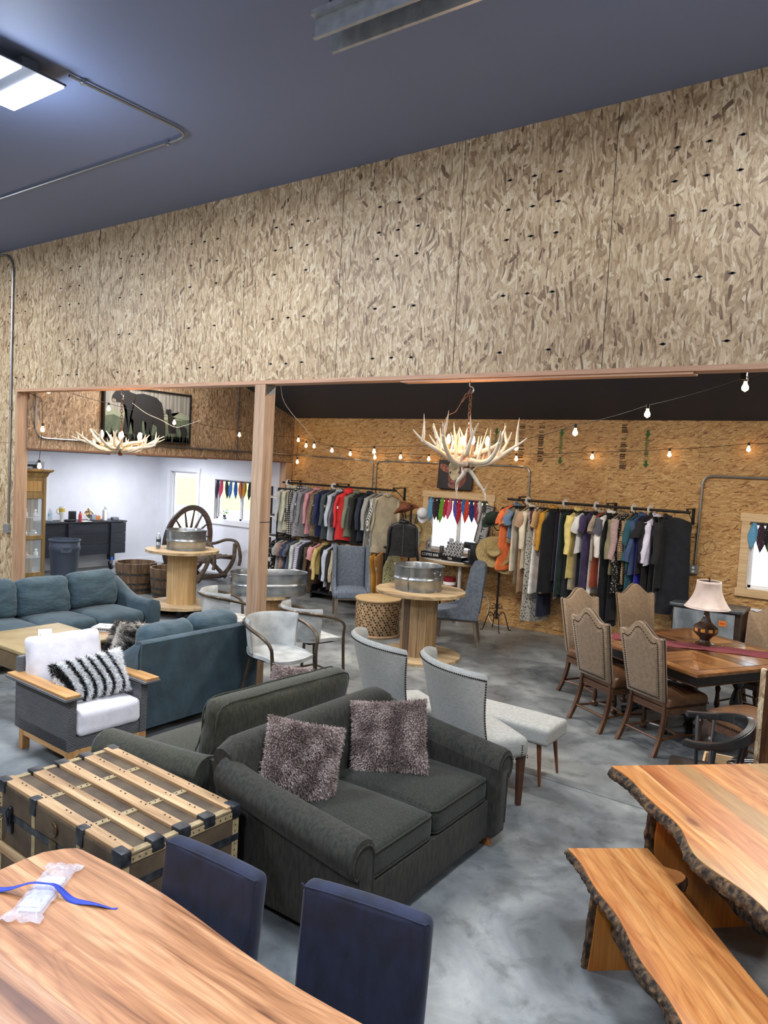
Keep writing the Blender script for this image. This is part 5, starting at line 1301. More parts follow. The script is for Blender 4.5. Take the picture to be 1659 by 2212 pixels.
# ------------------------------------------------------------------ far left room
barrelw = W('barrel_oak', ['3c2c1e', '5a4531', '745c42', '86704f'], 2, 14, 1.2, .7, 0, fine=.45)
def barrel(label, x, y, r_, h, a):
    t = thing('half_barrel', label, 'barrel planter', (x, y, 0), a, 'half barrel planters')
    prof = [(r_*(.84+.16*min(1, (q*1.15))**.7), h*q) for q in [i/10 for i in range(11)]]
    n = 22
    bm = nb()
    for k in range(n):
        th0, th1 = 2*PI*k/n+.004, 2*PI*(k+1)/n-.004
        rings = []
        for rr_, z in prof: rings.append([(rr_*math.cos(th0), rr_*math.sin(th0), z), (rr_*math.cos((th0+th1)/2)*1.004, rr_*math.sin((th0+th1)/2)*1.004, z), (rr_*math.cos(th1), rr_*math.sin(th1), z), ((rr_-.028)*math.cos(th1), (rr_-.028)*math.sin(th1), z), ((rr_-.028)*math.cos(th0), (rr_-.028)*math.sin(th0), z)])
        loft(bm, rings)
    obj('staves', bm, barrelw, t, ang=25)
    obj('inner_floor', lathe(nb(), [(0, .03), (r_*.86, .03)], 22), M('barrel_char', '15110e', rough=1), t)
    for q, w in ((.10, .045), (.30, .035), (.62, .035)):
        def rad(z): z /= h; return r_*(.84+.16*min(1, z*1.15)**.7)
        z = q*h; obj('hoop', lathe(nb(), [(rad(z)+.001, z), (rad(z)+.004, z), (rad(z+w)+.004, z+w), (rad(z+w)+.001, z+w)], 36), M('hoop_iron', '33322f', '55524c', sc=20, rough=.5, metal=.6), t)
barrel('half barrel planter standing before the rolling desk', -10.86, 7.92, .345, .52, 0)
barrel('half barrel planter half hidden behind the pine spool', -10.14, 8.08, .335, .50, 10)
# wagon wheel chair
grey_old = W('driftwood', ['4a3d32', '665649', '7d6d5e'], 0, 14, 1.2, .75, 0, fine=.4); grey_oldz = W('driftwood_z', ['4a3d32', '665649', '7d6d5e'], 2, 14, 1.2, .75, 0, fine=.4)
redwood = W('wheel_rim', ['4c362a', '6a4d3d', '84634f'], 0, 12, 1.0, .7, 0, fine=.35)
t = thing('wagon_wheel_chair', 'rustic rocking chair with a wagon wheel for a back', 'chair', (-11.42, 9.50, 0), 101)
Rw = .70; cz_ = .745
M4 = Matrix.Translation((0, 0, cz_)) @ Matrix.Rotation(math.radians(6), 4, 'X')
bm = nb(); n = 48; rings = []
for k in range(n):
    th = 2*PI*k/n; c, s = math.cos(th), math.sin(th); rings.append([bm.verts.new(M4 @ Vector((r_*c, y, r_*s))) for r_, y in ((Rw, -.03), (Rw, .03), (Rw-.085, .03), (Rw-.085, -.03))])
for k in range(n):
    A, B = rings[k], rings[(k+1) % n]
    for j in range(4): bm.faces.new((A[j], A[(j+1) % 4], B[(j+1) % 4], B[j]))
obj('wheel_rim', bm, redwood, t, ang=40)
obj('iron_tyre', tube(nb(), [M4 @ Vector(((Rw+.006)*math.cos(2*PI*k/64), 0, (Rw+.006)*math.sin(2*PI*k/64))) for k in range(64)], .034, 6, closed=True, flat=(.9, .25)), M('tyre_iron', '3b342f', rough=.6, metal=.4), t)
bm = lathe(nb(), [(0, -.10), (.06, -.10), (.085, -.03), (.085, .03), (.06, .10), (0, .10)], 16); xform(bm, M4 @ Matrix.Rotation(PI/2, 4, 'X')); obj('hub', bm, grey_old, t)
for k in range(14):
    th = 2*PI*k/14+.1; c, s = math.cos(th), math.sin(th); obj('spoke', tube(nb(), [M4 @ Vector((q*c, 0, q*s)) for q in (.07, .2, .4, .58, .64)], [.022, .030, .022, .016, .020], 8), grey_old, t)
for s in (-1, 1):
    x = s*.40; obj('rocker', tube(nb(), curve([(x, .25, .32), (x, .05, .06), (x, -.25, .0+.045), (x, -.55, .10), (x, -.78, .40), (x, -.82, .74)], 6), .042, 8, flat=(.8, 1.1)), grey_old, t)
    obj('arm_rest', tube(nb(), curve([(x, .0, .72), (x, -.3, .70), (x, -.62, .80), (x, -.86, .76), (x, -.95, .50), (x, -.93, .32)], 6), .036, 8, flat=(1.1, .8)), grey_old, t)
    obj('seat_side', tube(nb(), [(x, .0, .44), (x, -.78, .46)], .04, 8), grey_old, t); obj('brace_leg', tube(nb(), [(x, .02, .55), (x, -.62, .06)], .04, 8), grey_old, t)
for y in (-.74, -.6, -.46, -.32, -.18): obj('seat_slat', tube(nb(), [(-.42, y, .49), (.42, y, .49)], .035, 8, flat=(1.4, .6)), grey_old, t)
obj('cross_bar', tube(nb(), [(-.42, -.62, .12), (.42, -.62, .12)], .035, 8), grey_old, t)
# rolling desk
bb = W('black_board', ['191b20', '22252b', '2b2f36'], 1, 16, 1, .45, 0)
t = thing('rolling_desk', 'black wooden counter on casters against the white wall', 'desk', (0, 0, 0))
dx, y0, y1 = -13.22, 7.55, 9.36
obj('carcass', box(nb(), dx-.46, dx-.02, y0+.02, y1-.02, .36, .96, .004), bb, t, smooth=False)
for k in range(3): obj('front_board', box(nb(), dx-.02, dx, y0, y1, .33+k*.213, .33+(k+1)*.213-.006, .003), bb, t, smooth=False)
obj('top', box(nb(), dx-.50, dx+.02, y0-.01, y1+.01, .97, 1.0, .004), bb, t, smooth=False)
for y in (8.10, 9.03):
    obj('corner_post', box(nb(), dx-.0, dx+.045, y-.05, y+.05, .20, .96, .004), bb, t, smooth=False)
for y in (8.10, 9.03, 9.30):
    xx = dx-.0 if y < 9.2 else dx-.42
    if y > 9.2: obj('corner_post', box(nb(), xx-.05, xx+.05, y-.05, y+.05, .15, .36, .004), bb, t, smooth=False)
    bm = box(nb(), xx-.02, xx+.03, y-.03, y+.03, .13, .20, .004); o = obj('caster', bm, metal_con, t, smooth=False)
    bm = lathe(nb(), [(0, -.016), (.058, -.016), (.062, 0), (.058, .016), (0, .016)], 18); xform(bm, Matrix.Translation((xx, y, .064)) @ Matrix.Rotation(PI/2, 4, 'X')); obj('caster_wheel', bm, M('rubber', '14151a', rough=.6), o)
obj('blue_tag', box(nb(), dx+.045, dx+.048, 9.0, 9.04, .20, .27), M('tag_blue', '2a6be0', rough=.5), t, smooth=False)
# clutter on the desk (local heights from the desk top at z = 1.0)
Z = 1.0
bottle('clear water bottle on the black counter beside the curio cabinet', -13.40, 7.80, Z, 1.25, lab='a8c8d8', group='bottles on the black counter')
bottle('small bottle with dark label on the black counter by the paper box', -13.45, 9.02, Z, 1.35, lab='3a2b3c', group='bottles on the black counter')
bottle('red and white spray bottle standing on the black counter', -13.24, 8.33, Z, .95, lab='b02a2a', cap='2a2a2c', body=M('bottle_red', 'c7423c', rough=.4), group='bottles on the black counter')
t = thing('tumbler', 'large cream insulated tumbler with handle and yellow print', 'tumbler', (-13.38, 8.03, Z), 0)
tb = M('tumbler_cream', 'e9e7df', rough=.35)
obj('cup', lathe(nb(), [(0, 0), (.035, 0), (.037, .12), (.052, .14), (.054, .29), (0, .292)], 18), tb, t); obj('handle', tube(nb(), curve([(0, -.052, .25), (0, -.10, .24), (0, -.105, .18), (0, -.052, .15)], 6), .010, 8), M('tumbler_tan', 'cdbb8f', rough=.5), t)
obj('straw', tube(nb(), [(0, .01, .28), (.0, .025, .37)], .004, 6), tb, t); obj('yellow_print', lathe(nb(), [(.0545, .19), (.0555, .20), (.0555, .25), (.0545, .26)], 18), M('print_yellow', 'c9a93c', rough=.5), t)
t = thing('picture_frame', 'small white framed picture leaning at an angle on the counter', 'frame', (-13.40, 8.62, Z+.005), 0)
P = Matrix.Rotation(math.radians(-12), 4, 'Y') @ Matrix.Rotation(math.radians(43), 4, 'X')
bm = nb(); s = .20
for a, b_, c, d in ((0, s, 0, .02), (0, s, s-.02, s), (0, .02, 0, s), (s-.02, s, 0, s)): box(bm, 0, .012, a, b_, c, d)
xform(bm, P); obj('frame', bm, tb, t, smooth=False); bm = box(nb(), .002, .005, .02, s-.02, .02, s-.02); xform(bm, P); obj('picture', bm, M('pic_mix', '2c2b28', 'c9a46a', sc=16, lo=.45, hi=.6), t, smooth=False)
for nm, lb, (x, y), (a, b_, c), m in (('speaker', 'small black speaker on the counter behind the spray bottle', (-13.50, 8.32), (.05, .06, .19), black_metal), ('paper_box', 'tall white carton on the counter near its free end', (-13.36, 8.95), (.04, .035, .22), tb), ('card_box', 'small grey box on the counter beside the orange pouch', (-13.38, 8.70), (.04, .05, .13), M('box_grey', '8f9294', rough=.6)), ('orange_pouch', 'orange pouch on the counter between grey box and carton', (-13.42, 8.82), (.04, .05, .10), M('pouch', 'b9703c', rough=.7)), ('dark_case', 'low black case lying on the counter', (-13.30, 8.15), (.05, .09, .045), black_metal), ('notepad', 'white notepad lying flat at the middle of the counter', (-13.26, 8.45), (.08, .10, .012), tb), ('small_pouch', 'grey pouch at the free end of the counter', (-13.38, 9.20), (.05, .07, .06), M('pouch_grey', '6f7276', rough=.8))):
    bm = rbox(nb(), (0, 0, c/2), (a*2 if a > .045 else a*2, b_*2, c), min(.012, c*.3), 0, k=2); o = tag(obj(nm, bm, m, ang=50), lb, nm.split('_')[-1]); o.location = (x, y, Z)
# pens and cable
tag(obj('cable', tube(nb(), curve([(-13.3, 8.5, Z+.006), (-13.24, 8.62, Z+.03), (-13.3, 8.7, Z+.01), (-13.25, 8.88, Z+.006)], 6), .006, 6), black_metal), 'black cable trailing over the counter edge', 'cable')
# trash can
canm = M('can_grey', '3c4350', rough=.5)
t = thing('trash_can', 'round grey-blue plastic trash can beside the curio cabinet', 'trash can', (-12.25, 7.42, 0), 20)
obj('bin', lathe(nb(), [(0, 0), (.21, 0), (.25, .60), (.265, .62), (.265, .68), (.255, .68), (.25, .76), (.27, .78), (.27, .80), (.245, .80), (.24, .70), (.20, .02), (0, .02)], 30), canm, t, ang=40)
for th in (-.8, PI-.8):
    bm = box(nb(), .245, .275, -.07, .07, .66, .71, .008); box(bm, .245, .262, -.09, .09, .58, .665, .006); xform(bm, Matrix.Rotation(th, 4, 'Z')); obj('handle', bm, canm, t)
# curio cabinet
oak = W('curio_oak', ['6b5634', '80693f', '937a4e'], 2, 22, 1.1, .45, 0, coat=.2)
cgl = M('cabinet_glass', 'dfe6ea', rough=.03, alpha=.14)
t = thing('curio_cabinet', 'tall oak curio cabinet with glass doors behind the timber jamb', 'cabinet', (-9.90, 5.335, 0), 0)
w, d, h = .36, .36, 2.10
obj('carcass_back', box(nb(), -d, -d+.02, 0, w, 0, h-.1), M('curio_back', '8a744e', rough=.7), t, smooth=False)
obj('crown', loft(nb(), [[(x0_-e, 0-.0, z), (e, 0, z), (e, w+e, z), (x0_-e, w+e, z)] for z, e, x0_ in ((h-.12, 0, -d), (h-.09, .015, -d), (h-.05, .03, -d), (h-.03, .065, -d), (h-.012, .07, -d), (h, .07, -d))]), oak, t, smooth=False)
obj('upper_panel', box(nb(), -.02, -.004, .03, w-.03, 1.74, h-.12), oak, t, smooth=False)
bm = box(nb(), -.02, 0, .07, w-.07, 1.79, h-.17, .004); obj('raised_field', bm, W('curio_oak_light', ['8d6f40', 'a3824f', 'b08f5c'], 2, 16, 1.1, .45), t, smooth=False)
for z in (.0, .60, 1.12, 1.69): obj('rail', box(nb(), -.03, .004, 0, w, z, z+.06, .003), oak, t, smooth=False)
for y in (0, w-.045): obj('stile', box(nb(), -.04, .006, y, y+.045, 0, h-.12, .003), oak, t, smooth=False)
obj('stile', box(nb(), -d, -d+.04, w-.04, w, 0, h-.12), oak, t, smooth=False); obj('top_board', box(nb(), -d, 0, 0, w, h-.14, h-.12), oak, t, smooth=False); obj('plinth', box(nb(), -d, .004, 0, w, 0, .14, .004), oak, t, smooth=False)
obj('side_panel', box(nb(), -d, 0, w-.012, w-.002, 1.72, h-.12), oak, t, smooth=False); obj('side_glass', box(nb(), -d+.03, -.03, w-.008, w-.004, .14, 1.70), cgl, t, smooth=False)
obj('glass_door', box(nb(), -.012, -.008, .045, w-.045, .66, 1.12), cgl, t, smooth=False); obj('glass_door', box(nb(), -.012, -.008, .045, w-.045, 1.18, 1.69), cgl, t, smooth=False); obj('glass_door', box(nb(), -.012, -.008, .045, w-.045, .14, .60), cgl, t, smooth=False)
for z in (.86, 1.15, 1.42): obj('glass_shelf', box(nb(), -d+.02, -.03, .03, w-.03, z, z+.006), M('shelf_glass', 'c8d8d8', rough=.05, alpha=.5), t, smooth=False)
rr = random.Random(5)
bm = nb()
for nm, lb, z, x, y, hh, r_ in (('figurine', 'small white figurine on the upper shelf of the curio cabinet', 1.43, -.15, .15, .13, .03), ('glass_vase', 'tiny pale vase on the upper curio shelf beside the figurine', 1.43, -.17, .30, .10, .03), ('silver_bowl', 'small silver bowl on the middle curio shelf', 1.18, -.15, .27, .06, .05), ('card_stand', 'small white card stand on the middle curio shelf', 1.18, -.12, .13, .08, .03), ('seashell', 'pinkish shell on the lower curio shelf', .87, -.15, .16, .07, .05), ('jar', 'small clear jar on the lower curio shelf', .87, -.18, .33, .10, .03)):
    o = obj(nm, lathe(nb(), [(0, 0), (r_, 0), (r_*1.1, hh*.35), (r_*.5, hh*.6), (r_*.7, hh*.85), (0, hh)], 12), M('trinket_'+nm, {'seashell': 'b98f7c', 'silver_bowl': 'a9adb2'}.get(nm, 'd9dbdc'), rough=.3)); tag(o, lb, nm.split('_')[-1]); o.location = (-9.90+x, 5.335+y, z)
# grey chair at the left margin
t = wing_chair('grey nailhead chair cut by the left margin, behind the long teal sofa', -9.15, 4.35, 100)
# ------------------------------------------------------------------ clothes
def cloth(c, kind='plain', c2='ffffff', sc=1.0):
    name = 'cloth_%s_%s_%s_%g' % (kind, c, c2, sc)
    if name in MATS: return MATS[name]
    if kind == 'plain': return M(name, c, tuple(min(1, v*1.35+.004) for v in lin(c)[:3]), sc=9, rough=.88, sheen=.15, bst=.2, bsc=22, bd=.01)
    m, nt, b = newmat(name); b.inputs['Roughness'].default_value = .88; v = coords(nt)
    if kind in ('hstripe', 'vstripe'):
        w = N(nt, 'ShaderNodeTexWave', wave_type='BANDS', bands_direction='Z' if kind == 'hstripe' else 'Y', Scale=9*sc, Distortion=.6); w.inputs['Detail'].default_value = 0; L(nt, v, w.inputs[0]); f = ramp(nt, w.outputs['Fac'], [(.46, '000000'), (.54, 'ffffff')])
    elif kind == 'plaid':
        w = N(nt, 'ShaderNodeTexWave', bands_direction='Z', Scale=7*sc); w2 = N(nt, 'ShaderNodeTexWave', bands_direction='Y', Scale=7*sc); L(nt, v, w.inputs[0]); L(nt, v, w2.inputs[0])
        f = ramp(nt, math_(nt, 'MINIMUM', w.outputs['Fac'], w2.outputs['Fac']), [(.25, '000000'), (.42, 'ffffff')])
    else:   # speckle, lace, floral
        vo = N(nt, 'ShaderNodeTexVoronoi', Scale=34*sc, distance='MANHATTAN' if kind == 'lace' else 'EUCLIDEAN'); L(nt, v, vo.inputs['Vector']); f = ramp(nt, vo.outputs['Distance'], [(.30, '000000'), (.38, 'ffffff')] if kind == 'x' else [(.42, '000000'), (.50, 'ffffff')] if kind == 'lace' and sc != 1.1 else [(.24, 'ffffff'), (.31, '000000')])
    L(nt, mixc(nt, f, c, c2), b.inputs['Base Color']); return m
hang_b, hang_w = M('hanger_black', '131316', rough=.6), W('hanger_wood', ['9a6f44', 'b98a5a', 'c99c6c'], 1, 20, 1, .5)
tag_m = M('tag_white', 'f2f2f2', rough=.6)
def garment(kind, L_, m, seed, hz=0, wide=1.0, sleeve='long', wood=False, tagged=False):
    """hangs in the local yz plane from a hook at z = 0; returns the root Empty (label set by the caller)"""
    t = thing(kind, '', '', (0, 0, 0)); rr = random.Random(seed); ph = rr.uniform(0, 6); ph2 = rr.uniform(0, 6)
    pants = kind in ('trousers', 'skirt', 'jeans')
    bm = tube(nb(), curve([(0, .0, -.005), (0, .018, .012), (0, 0, .028), (0, -.016, .014), (0, -.002, -.02), (0, 0, -.07)], 4), .0022, 5)
    if pants:
        box(bm, -.006, .006, -.16, .16, -.098, -.07, .002)
        for s in (-1, 1): box(bm, -.009, .009, s*.12-.012, s*.12+.012, -.13, -.085, .002)
        Z = [(-.11, .135, .018), (-.16, .14, .020), (-.30, .145*wide, .022), (-L_*.6, .15*wide, .024), (-L_*.85, .155*wide, .024), (-L_, .16*wide, .024)]
    else:
        s0 = len(bm.verts); tube(bm, [(0, -.20, -.125), (0, -.10, -.085), (0, 0, -.065), (0, .10, -.085), (0, .20, -.125)], .007, 6)
        Z = [(-.065, .055, .018), (-.085, .10, .022), (-.115, .17, .026), (-.14, .215, .026), (-.19, .222, .026), (-.30, .21, .028), (-.45, .21*wide**.5, .030), (-L_*.7-.1, .215*wide**.7, .030), (-L_*.92, .225*wide, .032), (-L_, .23*wide, .032)]
        Z = [z for z in Z if z[0] >= -L_]; Z = sorted(set(Z), key=lambda q: -q[0])
    obj('hanger', bm, hang_w if wood else hang_b, t)
    rings = []; n = 26
    zs = []
    for (a, b_) in zip(Z, Z[1:]):
        k = max(1, int((a[0]-b_[0])/.05))
        for i in range(k): q = i/k; zs.append(tuple(a[j]+(b_[j]-a[j])*q for j in range(3)))
    zs.append(Z[-1])
    for z, w, tk in zs:
        d = min(1, (-z-.06)/max(.01, L_-.06)); ring = []
        for k in range(n):
            th = 2*PI*k/n; y = w*math.cos(th)*(1+.03*math.sin(5*th+ph)*d); f = math.sin(7*y/w*1.5+ph+z*2)*.5+math.sin(13*y/w+ph2-z*3)*.3
            x = tk*math.sin(th)*(1 if abs(math.sin(th)) > .3 else 1)+f*.014*d*(1.2 if kind in ('dress', 'skirt') else .8); zz = z-(.012*math.sin(3*th+ph) if d > .99 else 0)
            ring.append((x, y, zz))
        rings.append(ring)
    o = obj('fabric', loft(nb(), rings), m, t, ang=70)
    if not pants and sleeve != 'none':
        sl = .54 if sleeve == 'long' else .21
        sl = min(sl, L_*.98) if sleeve == 'long' else sl
        for s in (-1, 1):
            pts, rd = [], []
            for i in range(9):
                q = i/8; pts.append((.010*math.sin(q*6+ph)+.012*q*s, s*(.195+.05*math.sin(q*PI*.5)+.012*math.sin(q*7+ph2)), -.15-sl*q)); rd.append(.062-.022*q+.004*math.sin(q*20+ph))
            if sleeve == 'short': rd = [.062+.012*i/8 for i in range(9)]
            obj('sleeve', tube(nb(), pts, rd, 10, flat=(.55, 1.0)), m, t, ang=70)
        if kind in ('shirt', 'jacket', 'hoodie', 'blouse', 'cardigan'):
            obj('collar', tube(nb(), curve([(.02, -.075, -.075), (.045, -.03, -.06), (.05, 0, -.085), (.045, .03, -.06), (.02, .075, -.075), (-.03, .03, -.045), (-.03, -.03, -.045), (.02, -.075, -.075)], 4), .018 if kind != 'hoodie' else .038, 7, flat=(.6, 1.3)), m, t, ang=80)
    if tagged:
        y0 = -.20 if not pants else -.1
        obj('price_tag', box(nb(), .035, .037, y0-.012, y0+.012, -L_*.35-.045, -L_*.35), tag_m, t, smooth=False)
    return t
def rack(items, x0, x1, y, z, where, group, sd, LK=1.0):
    n = len(items)
    for i, it in enumerate(items):
        nm, kind, L_, m = it[:4]; kw = it[4] if len(it) > 4 else {}
        kw = dict(kw); x = kw.pop('x', x0+(x1-x0)*(i+.5)/n); rz = -kw.pop('rz', R.uniform(4, 24)); L_ = L_*LK; dy = kw.pop('dy', R.uniform(-.015, .015))
        t = garment(kind, L_, m, sd+i*7, tagged=kw.pop('tagged', R.random() < .30), **kw)
        t.location = (x, y+dy, z+.0); t.rotation_euler = (R.uniform(-.02, .02), 0, math.radians(rz))
        if i == 0: rel = 'first, before the '+items[1][0]
        elif i == n-1: rel = 'last, after the '+items[i-1][0]
        else: rel = 'between %s and %s' % (items[i-1][0], items[i+1][0])
        t['label'] = '%s %s on the %s, %s' % (nm, '' if kind in nm else '', where, rel); t['label'] = ' '.join(t['label'].split()).replace(' ,', ','); t['category'] = {'tee': 'shirt', 'tunic': 'top'}.get(kind, kind); t['group'] = group
bl, wh = '101114', 'dcdcd8'
C = cloth
S_, NS = dict(sleeve='short'), dict(sleeve='none')
right = [
 ('orange tunic', 'tunic', .86, C('d96f3c'), dict(sleeve='short', wide=1.25, rz=24, dy=-.05)), ('light denim shirt', 'shirt', .46, C('5d7896'), S_), ('taupe tee', 'tee', .52, C('8a7a6c'), S_), ('cream skirt', 'skirt', .86, C('cfc8b6'), dict(wide=1.35)),
 ('khaki trousers', 'trousers', 1.02, C('6e6450'), {}), ('beige dress', 'dress', 1.12, C('a98a70'), dict(sleeve='short', wide=.9)), ('ivory cardigan', 'cardigan', .82, C('c9c0ab'), {}), ('striped skirt', 'skirt', 1.02, C('15151a', 'hstripe', 'e6e6e2', 2.2), {}),
 ('pink print dress', 'dress', 1.24, C('7c3c4a', 'speckle', 'a9a2c8'), dict(wide=.6, sleeve='none')), ('lace print dress', 'dress', 1.46, C('17171a', 'lace', 'b9b7ae'), dict(sleeve='none', wide=1.15, rz=28)), ('tan cropped top', 'tunic', .50, C('b39465'), S_), ('white skirt', 'skirt', 1.10, C('dadad8'), dict(wide=1.55, rz=24)),
 ('navy skirt', 'skirt', 1.38, C('121a34'), dict(wide=1.1)), ('mustard cardigan', 'cardigan', .92, C('b5832c'), dict(wide=.85)), ('sage dress', 'dress', 1.08, C('6d6c52'), dict(sleeve='none', wide=1.1)), ('flared skirt', 'skirt', 1.06, C('0f1118'), dict(wide=1.75, rz=30, dy=-.06)),
 ('plum skirt', 'skirt', .92, C('231c2c'), {}), ('pinstripe jeans', 'jeans', 1.13, C('6c6c66', 'vstripe', 'a4a397', 6), {}), ('blue jeans', 'jeans', 1.10, C('223766'), dict(wide=1.1)), ('bottle green dress', 'dress', 1.08, C('12241c'), dict(sleeve='none', wide=1.1)),
 ('dark ripped jeans', 'jeans', 1.16, C('1c2026'), {}), ('yellow cardigan', 'cardigan', .86, C('cdbb74'), {}), ('linen trousers', 'trousers', 1.0, C('a59b84'), dict(wide=1.25, rz=22)), ('charcoal trousers', 'trousers', .98, C('2a2d33'), {}),
 ('white tee', 'tee', .55, C('c9c9c8'), S_), ('steel blue trousers', 'trousers', 1.0, C('4c5a74'), {}), ('violet dress', 'dress', .98, C('3a2f50'), S_), ('white trousers', 'trousers', 1.02, C('dedcd4'), dict(wide=1.1)),
 ('taupe blouse', 'blouse', .62, C('9a8c79'), S_), ('rust dress', 'dress', .92, C('8c3f28'), dict(sleeve='none', wide=1.0)), ('grey tee', 'tee', .55, C('4b4c56'), S_), ('white lined coat', 'jacket', 1.10, C('d0cdc8'), dict(wide=.7)),
 ('long black skirt', 'skirt', 1.38, C('0c0f14'), dict(wide=1.4, rz=22)), ('midnight trousers', 'trousers', 1.30, C('10141e'), {}), ('olive shirt', 'shirt', .75, C('7a7358'), {}), ('red striped top', 'tunic', .60, C('7c2a30', 'hstripe', 'd0ccc6', 2), {}),
 ('spotted dress', 'dress', .95, C('131315', 'speckle', 'c9c5bb', 1.2), NS), ('tan plaid shirt', 'shirt', .84, C('a28a6a', 'plaid', '4d3a2a', 1.6), dict(wide=1.05)), ('black blazer', 'jacket', .72, C('111216'), {}), ('teal dress', 'dress', .98, C('1d4a56'), dict(wide=.95)),
 ('denim shirt', 'shirt', .72, C('36486c'), {}), ('royal blue dress', 'dress', .88, C('23259a'), dict(sleeve='none', wide=.9)), ('black tee', 'tee', .70, C('131417'), S_), ('black blouse', 'blouse', .90, C('0e0f12'), {}),
 ('lilac white shirt', 'shirt', .60, C('c6c3d6'), {}), ('black jeans', 'jeans', 1.0, C('17181c'), {}), ('grey jeans', 'jeans', 1.02, C('3c3f45'), dict(wide=1.0)), ('black cardigan', 'cardigan', .85, C('101215'), {}),
 ('black dress', 'dress', 1.12, C('10131b'), dict(sleeve='none', wide=1.05, rz=66, x=-2.55, dy=-.02))]
rack([it if len(it) > 4 else it+({},) for it in right], -4.90, -2.58, 10.20, 1.985, 'right wall rack', 'clothes on the right wall rack', 100, 1.2)
upper = [
 ('pale grey shirt', 'shirt', .84, C('a9aba6'), dict(rz=30)), ('cream shirt', 'shirt', .80, C('b3b19a'), dict(rz=24)), ('checked shirt', 'shirt', .86, C('17181a', 'plaid', 'c9c8c2', 1.2), dict(rz=28)), ('paisley blouse', 'blouse', .88, C('2a2d3a', 'lace', '9497a0', 1.2), dict(rz=26)),
 ('silver top', 'tunic', .86, C('74767c'), {}), ('pink jacket', 'jacket', .80, C('b9828a'), dict(rz=24)), ('tan lace top', 'tunic', .84, C('a3957c', 'lace', '6f6350'), {}), ('navy sweater', 'sweater', .82, C('15204a'), dict(rz=18)),
 ('slate cardigan', 'cardigan', .86, C('3b444a'), {}), ('ice blue shirt', 'shirt', .86, C('a6afba'), {}), ('plum sweater', 'sweater', .84, C('2d1a28'), {}), ('red hoodie', 'hoodie', .84, C('c92c2e'), dict(rz=38, dy=-.06)),
 ('sage jacket', 'jacket', .78, C('6c7565'), dict(rz=18)), ('black sweater', 'sweater', .84, C('121316'), {}), ('dark denim jacket', 'jacket', .82, C('1c2434'), dict(rz=16)), ('striped knit top', 'tunic', .92, C('141416', 'hstripe', 'd9d9d4', 3), {}),
 ('zebra blouse', 'blouse', .86, C('131315', 'vstripe', 'd4d4ce', 4), {}), ('beige blouse', 'blouse', .98, C('aca28c'), dict(rz=34, wide=1.1))]
rack(upper, -9.52, -7.15, 10.20, 1.985, 'upper left rack', 'clothes on the upper left rack', 400, 1.08)
lower = [
 ('black floral tee', 'tee', .66, C('101013', 'speckle', 'c7c6c2', .7), dict(sleeve='short', rz=26)), ('zebra tee', 'tee', .62, C('121214', 'hstripe', 'cfcfca', 2.4), S_), ('dusty brown tee', 'tee', .58, C('8b736a'), S_), ('navy tee', 'tee', .60, C('1f3050'), S_),
 ('charcoal tee', 'tee', .58, C('4b4f58'), dict(sleeve='short', rz=30)), ('light grey shirt', 'shirt', .66, C('b3b5b2'), {}), ('lavender shirt', 'shirt', .74, C('8f8bbd', 'hstripe', 'd6d6dc', 1), {}), ('black fleece', 'sweater', .74, C('141517'), {}),
 ('brown coat', 'jacket', .96, C('4a3828'), dict(wide=.7)), ('pink tee', 'tee', .52, C('c08b92'), S_), ('mustard blouse', 'blouse', .60, C('b7a465'), {}), ('black sweater vest', 'sweater', .68, C('15171c'), NS),
 ('pale blue shirt', 'shirt', .80, C('b0b8c2'), {}), ('dark brown knit', 'sweater', .84, C('201a1c'), {}), ('leopard blouse', 'blouse', .86, C('b9ad8f', 'speckle', '5f543e', 1.6), dict(rz=22)), ('white linen shirt', 'shirt', .60, C('cfcdc6'), {}),
 ('brick tee', 'tee', .60, C('8e4a3c'), S_), ('aqua tee', 'tee', .60, C('6f9fb8'), S_), ('ash shirt', 'shirt', .64, C('808388'), {}), ('forest sweater', 'sweater', .66, C('1d2a20'), {}),
 ('ivory dress', 'dress', .88, C('cbc6ba'), NS), ('yellow dress', 'dress', .90, C('b98d35'), dict(sleeve='none', wide=.5, rz=4)), ('orange dress', 'dress', .90, C('c08a55'), dict(sleeve='none', wide=.5, rz=4)), ('black trousers', 'trousers', .86, C('0f1012'), {}), ('printed trousers', 'trousers', .92, C('b8b68c', 'speckle', '2c2a1c', .9), dict(wide=1.4, rz=20))]
rack(lower, -9.62, -6.95, 10.16, 1.02, 'lower left rail', 'clothes on the lower left rail', 700)
def rail(label, x0, x1, z, y, brx, rings, low=False):
    t = thing('clothes_rail', label, 'clothes rail', (0, 0, 0))
    obj('rod', tube(nb(), [(x0, y, z), (x1, y, z)], .019, 10), black_metal, t)
    if not low:
        for bx_ in brx:
            bm = box(nb(), bx_-.02, bx_+.02, BY-.012, BY, z-.17, z+.05); box(bm, bx_-.012, bx_+.012, y-.01, BY, z+.035, z+.05); box(bm, bx_-.014, bx_+.014, y-.012, y+.012, z-.02, z+.05); tube(bm, [(bx_, y+.02, z+.03), (bx_, BY-.01, z-.15)], .006, 6); obj('bracket', bm, black_metal, t, smooth=False)
    else:
        for bx_ in brx: obj('leg', box(nb(), bx_-.015, bx_+.015, y-.015, y+.015, 0, z), black_metal, t, smooth=False); obj('foot', box(nb(), bx_-.02, bx_+.02, y-.28, y+.28, 0, .03, .004), black_metal, t, smooth=False)
    for rx in rings:
        bm = lathe(nb(), [(.021, -.002), (.062, -.002), (.062, .002), (.021, .002), (.021, -.002)], 24); xform(bm, Matrix.Translation((rx, y, z)) @ Matrix.Rotation(PI/2, 4, 'Y') @ Matrix.Rotation(.3, 4, 'X')); obj('size_ring', bm, M('ring_white', 'eceae6', rough=.4), t)
    return t
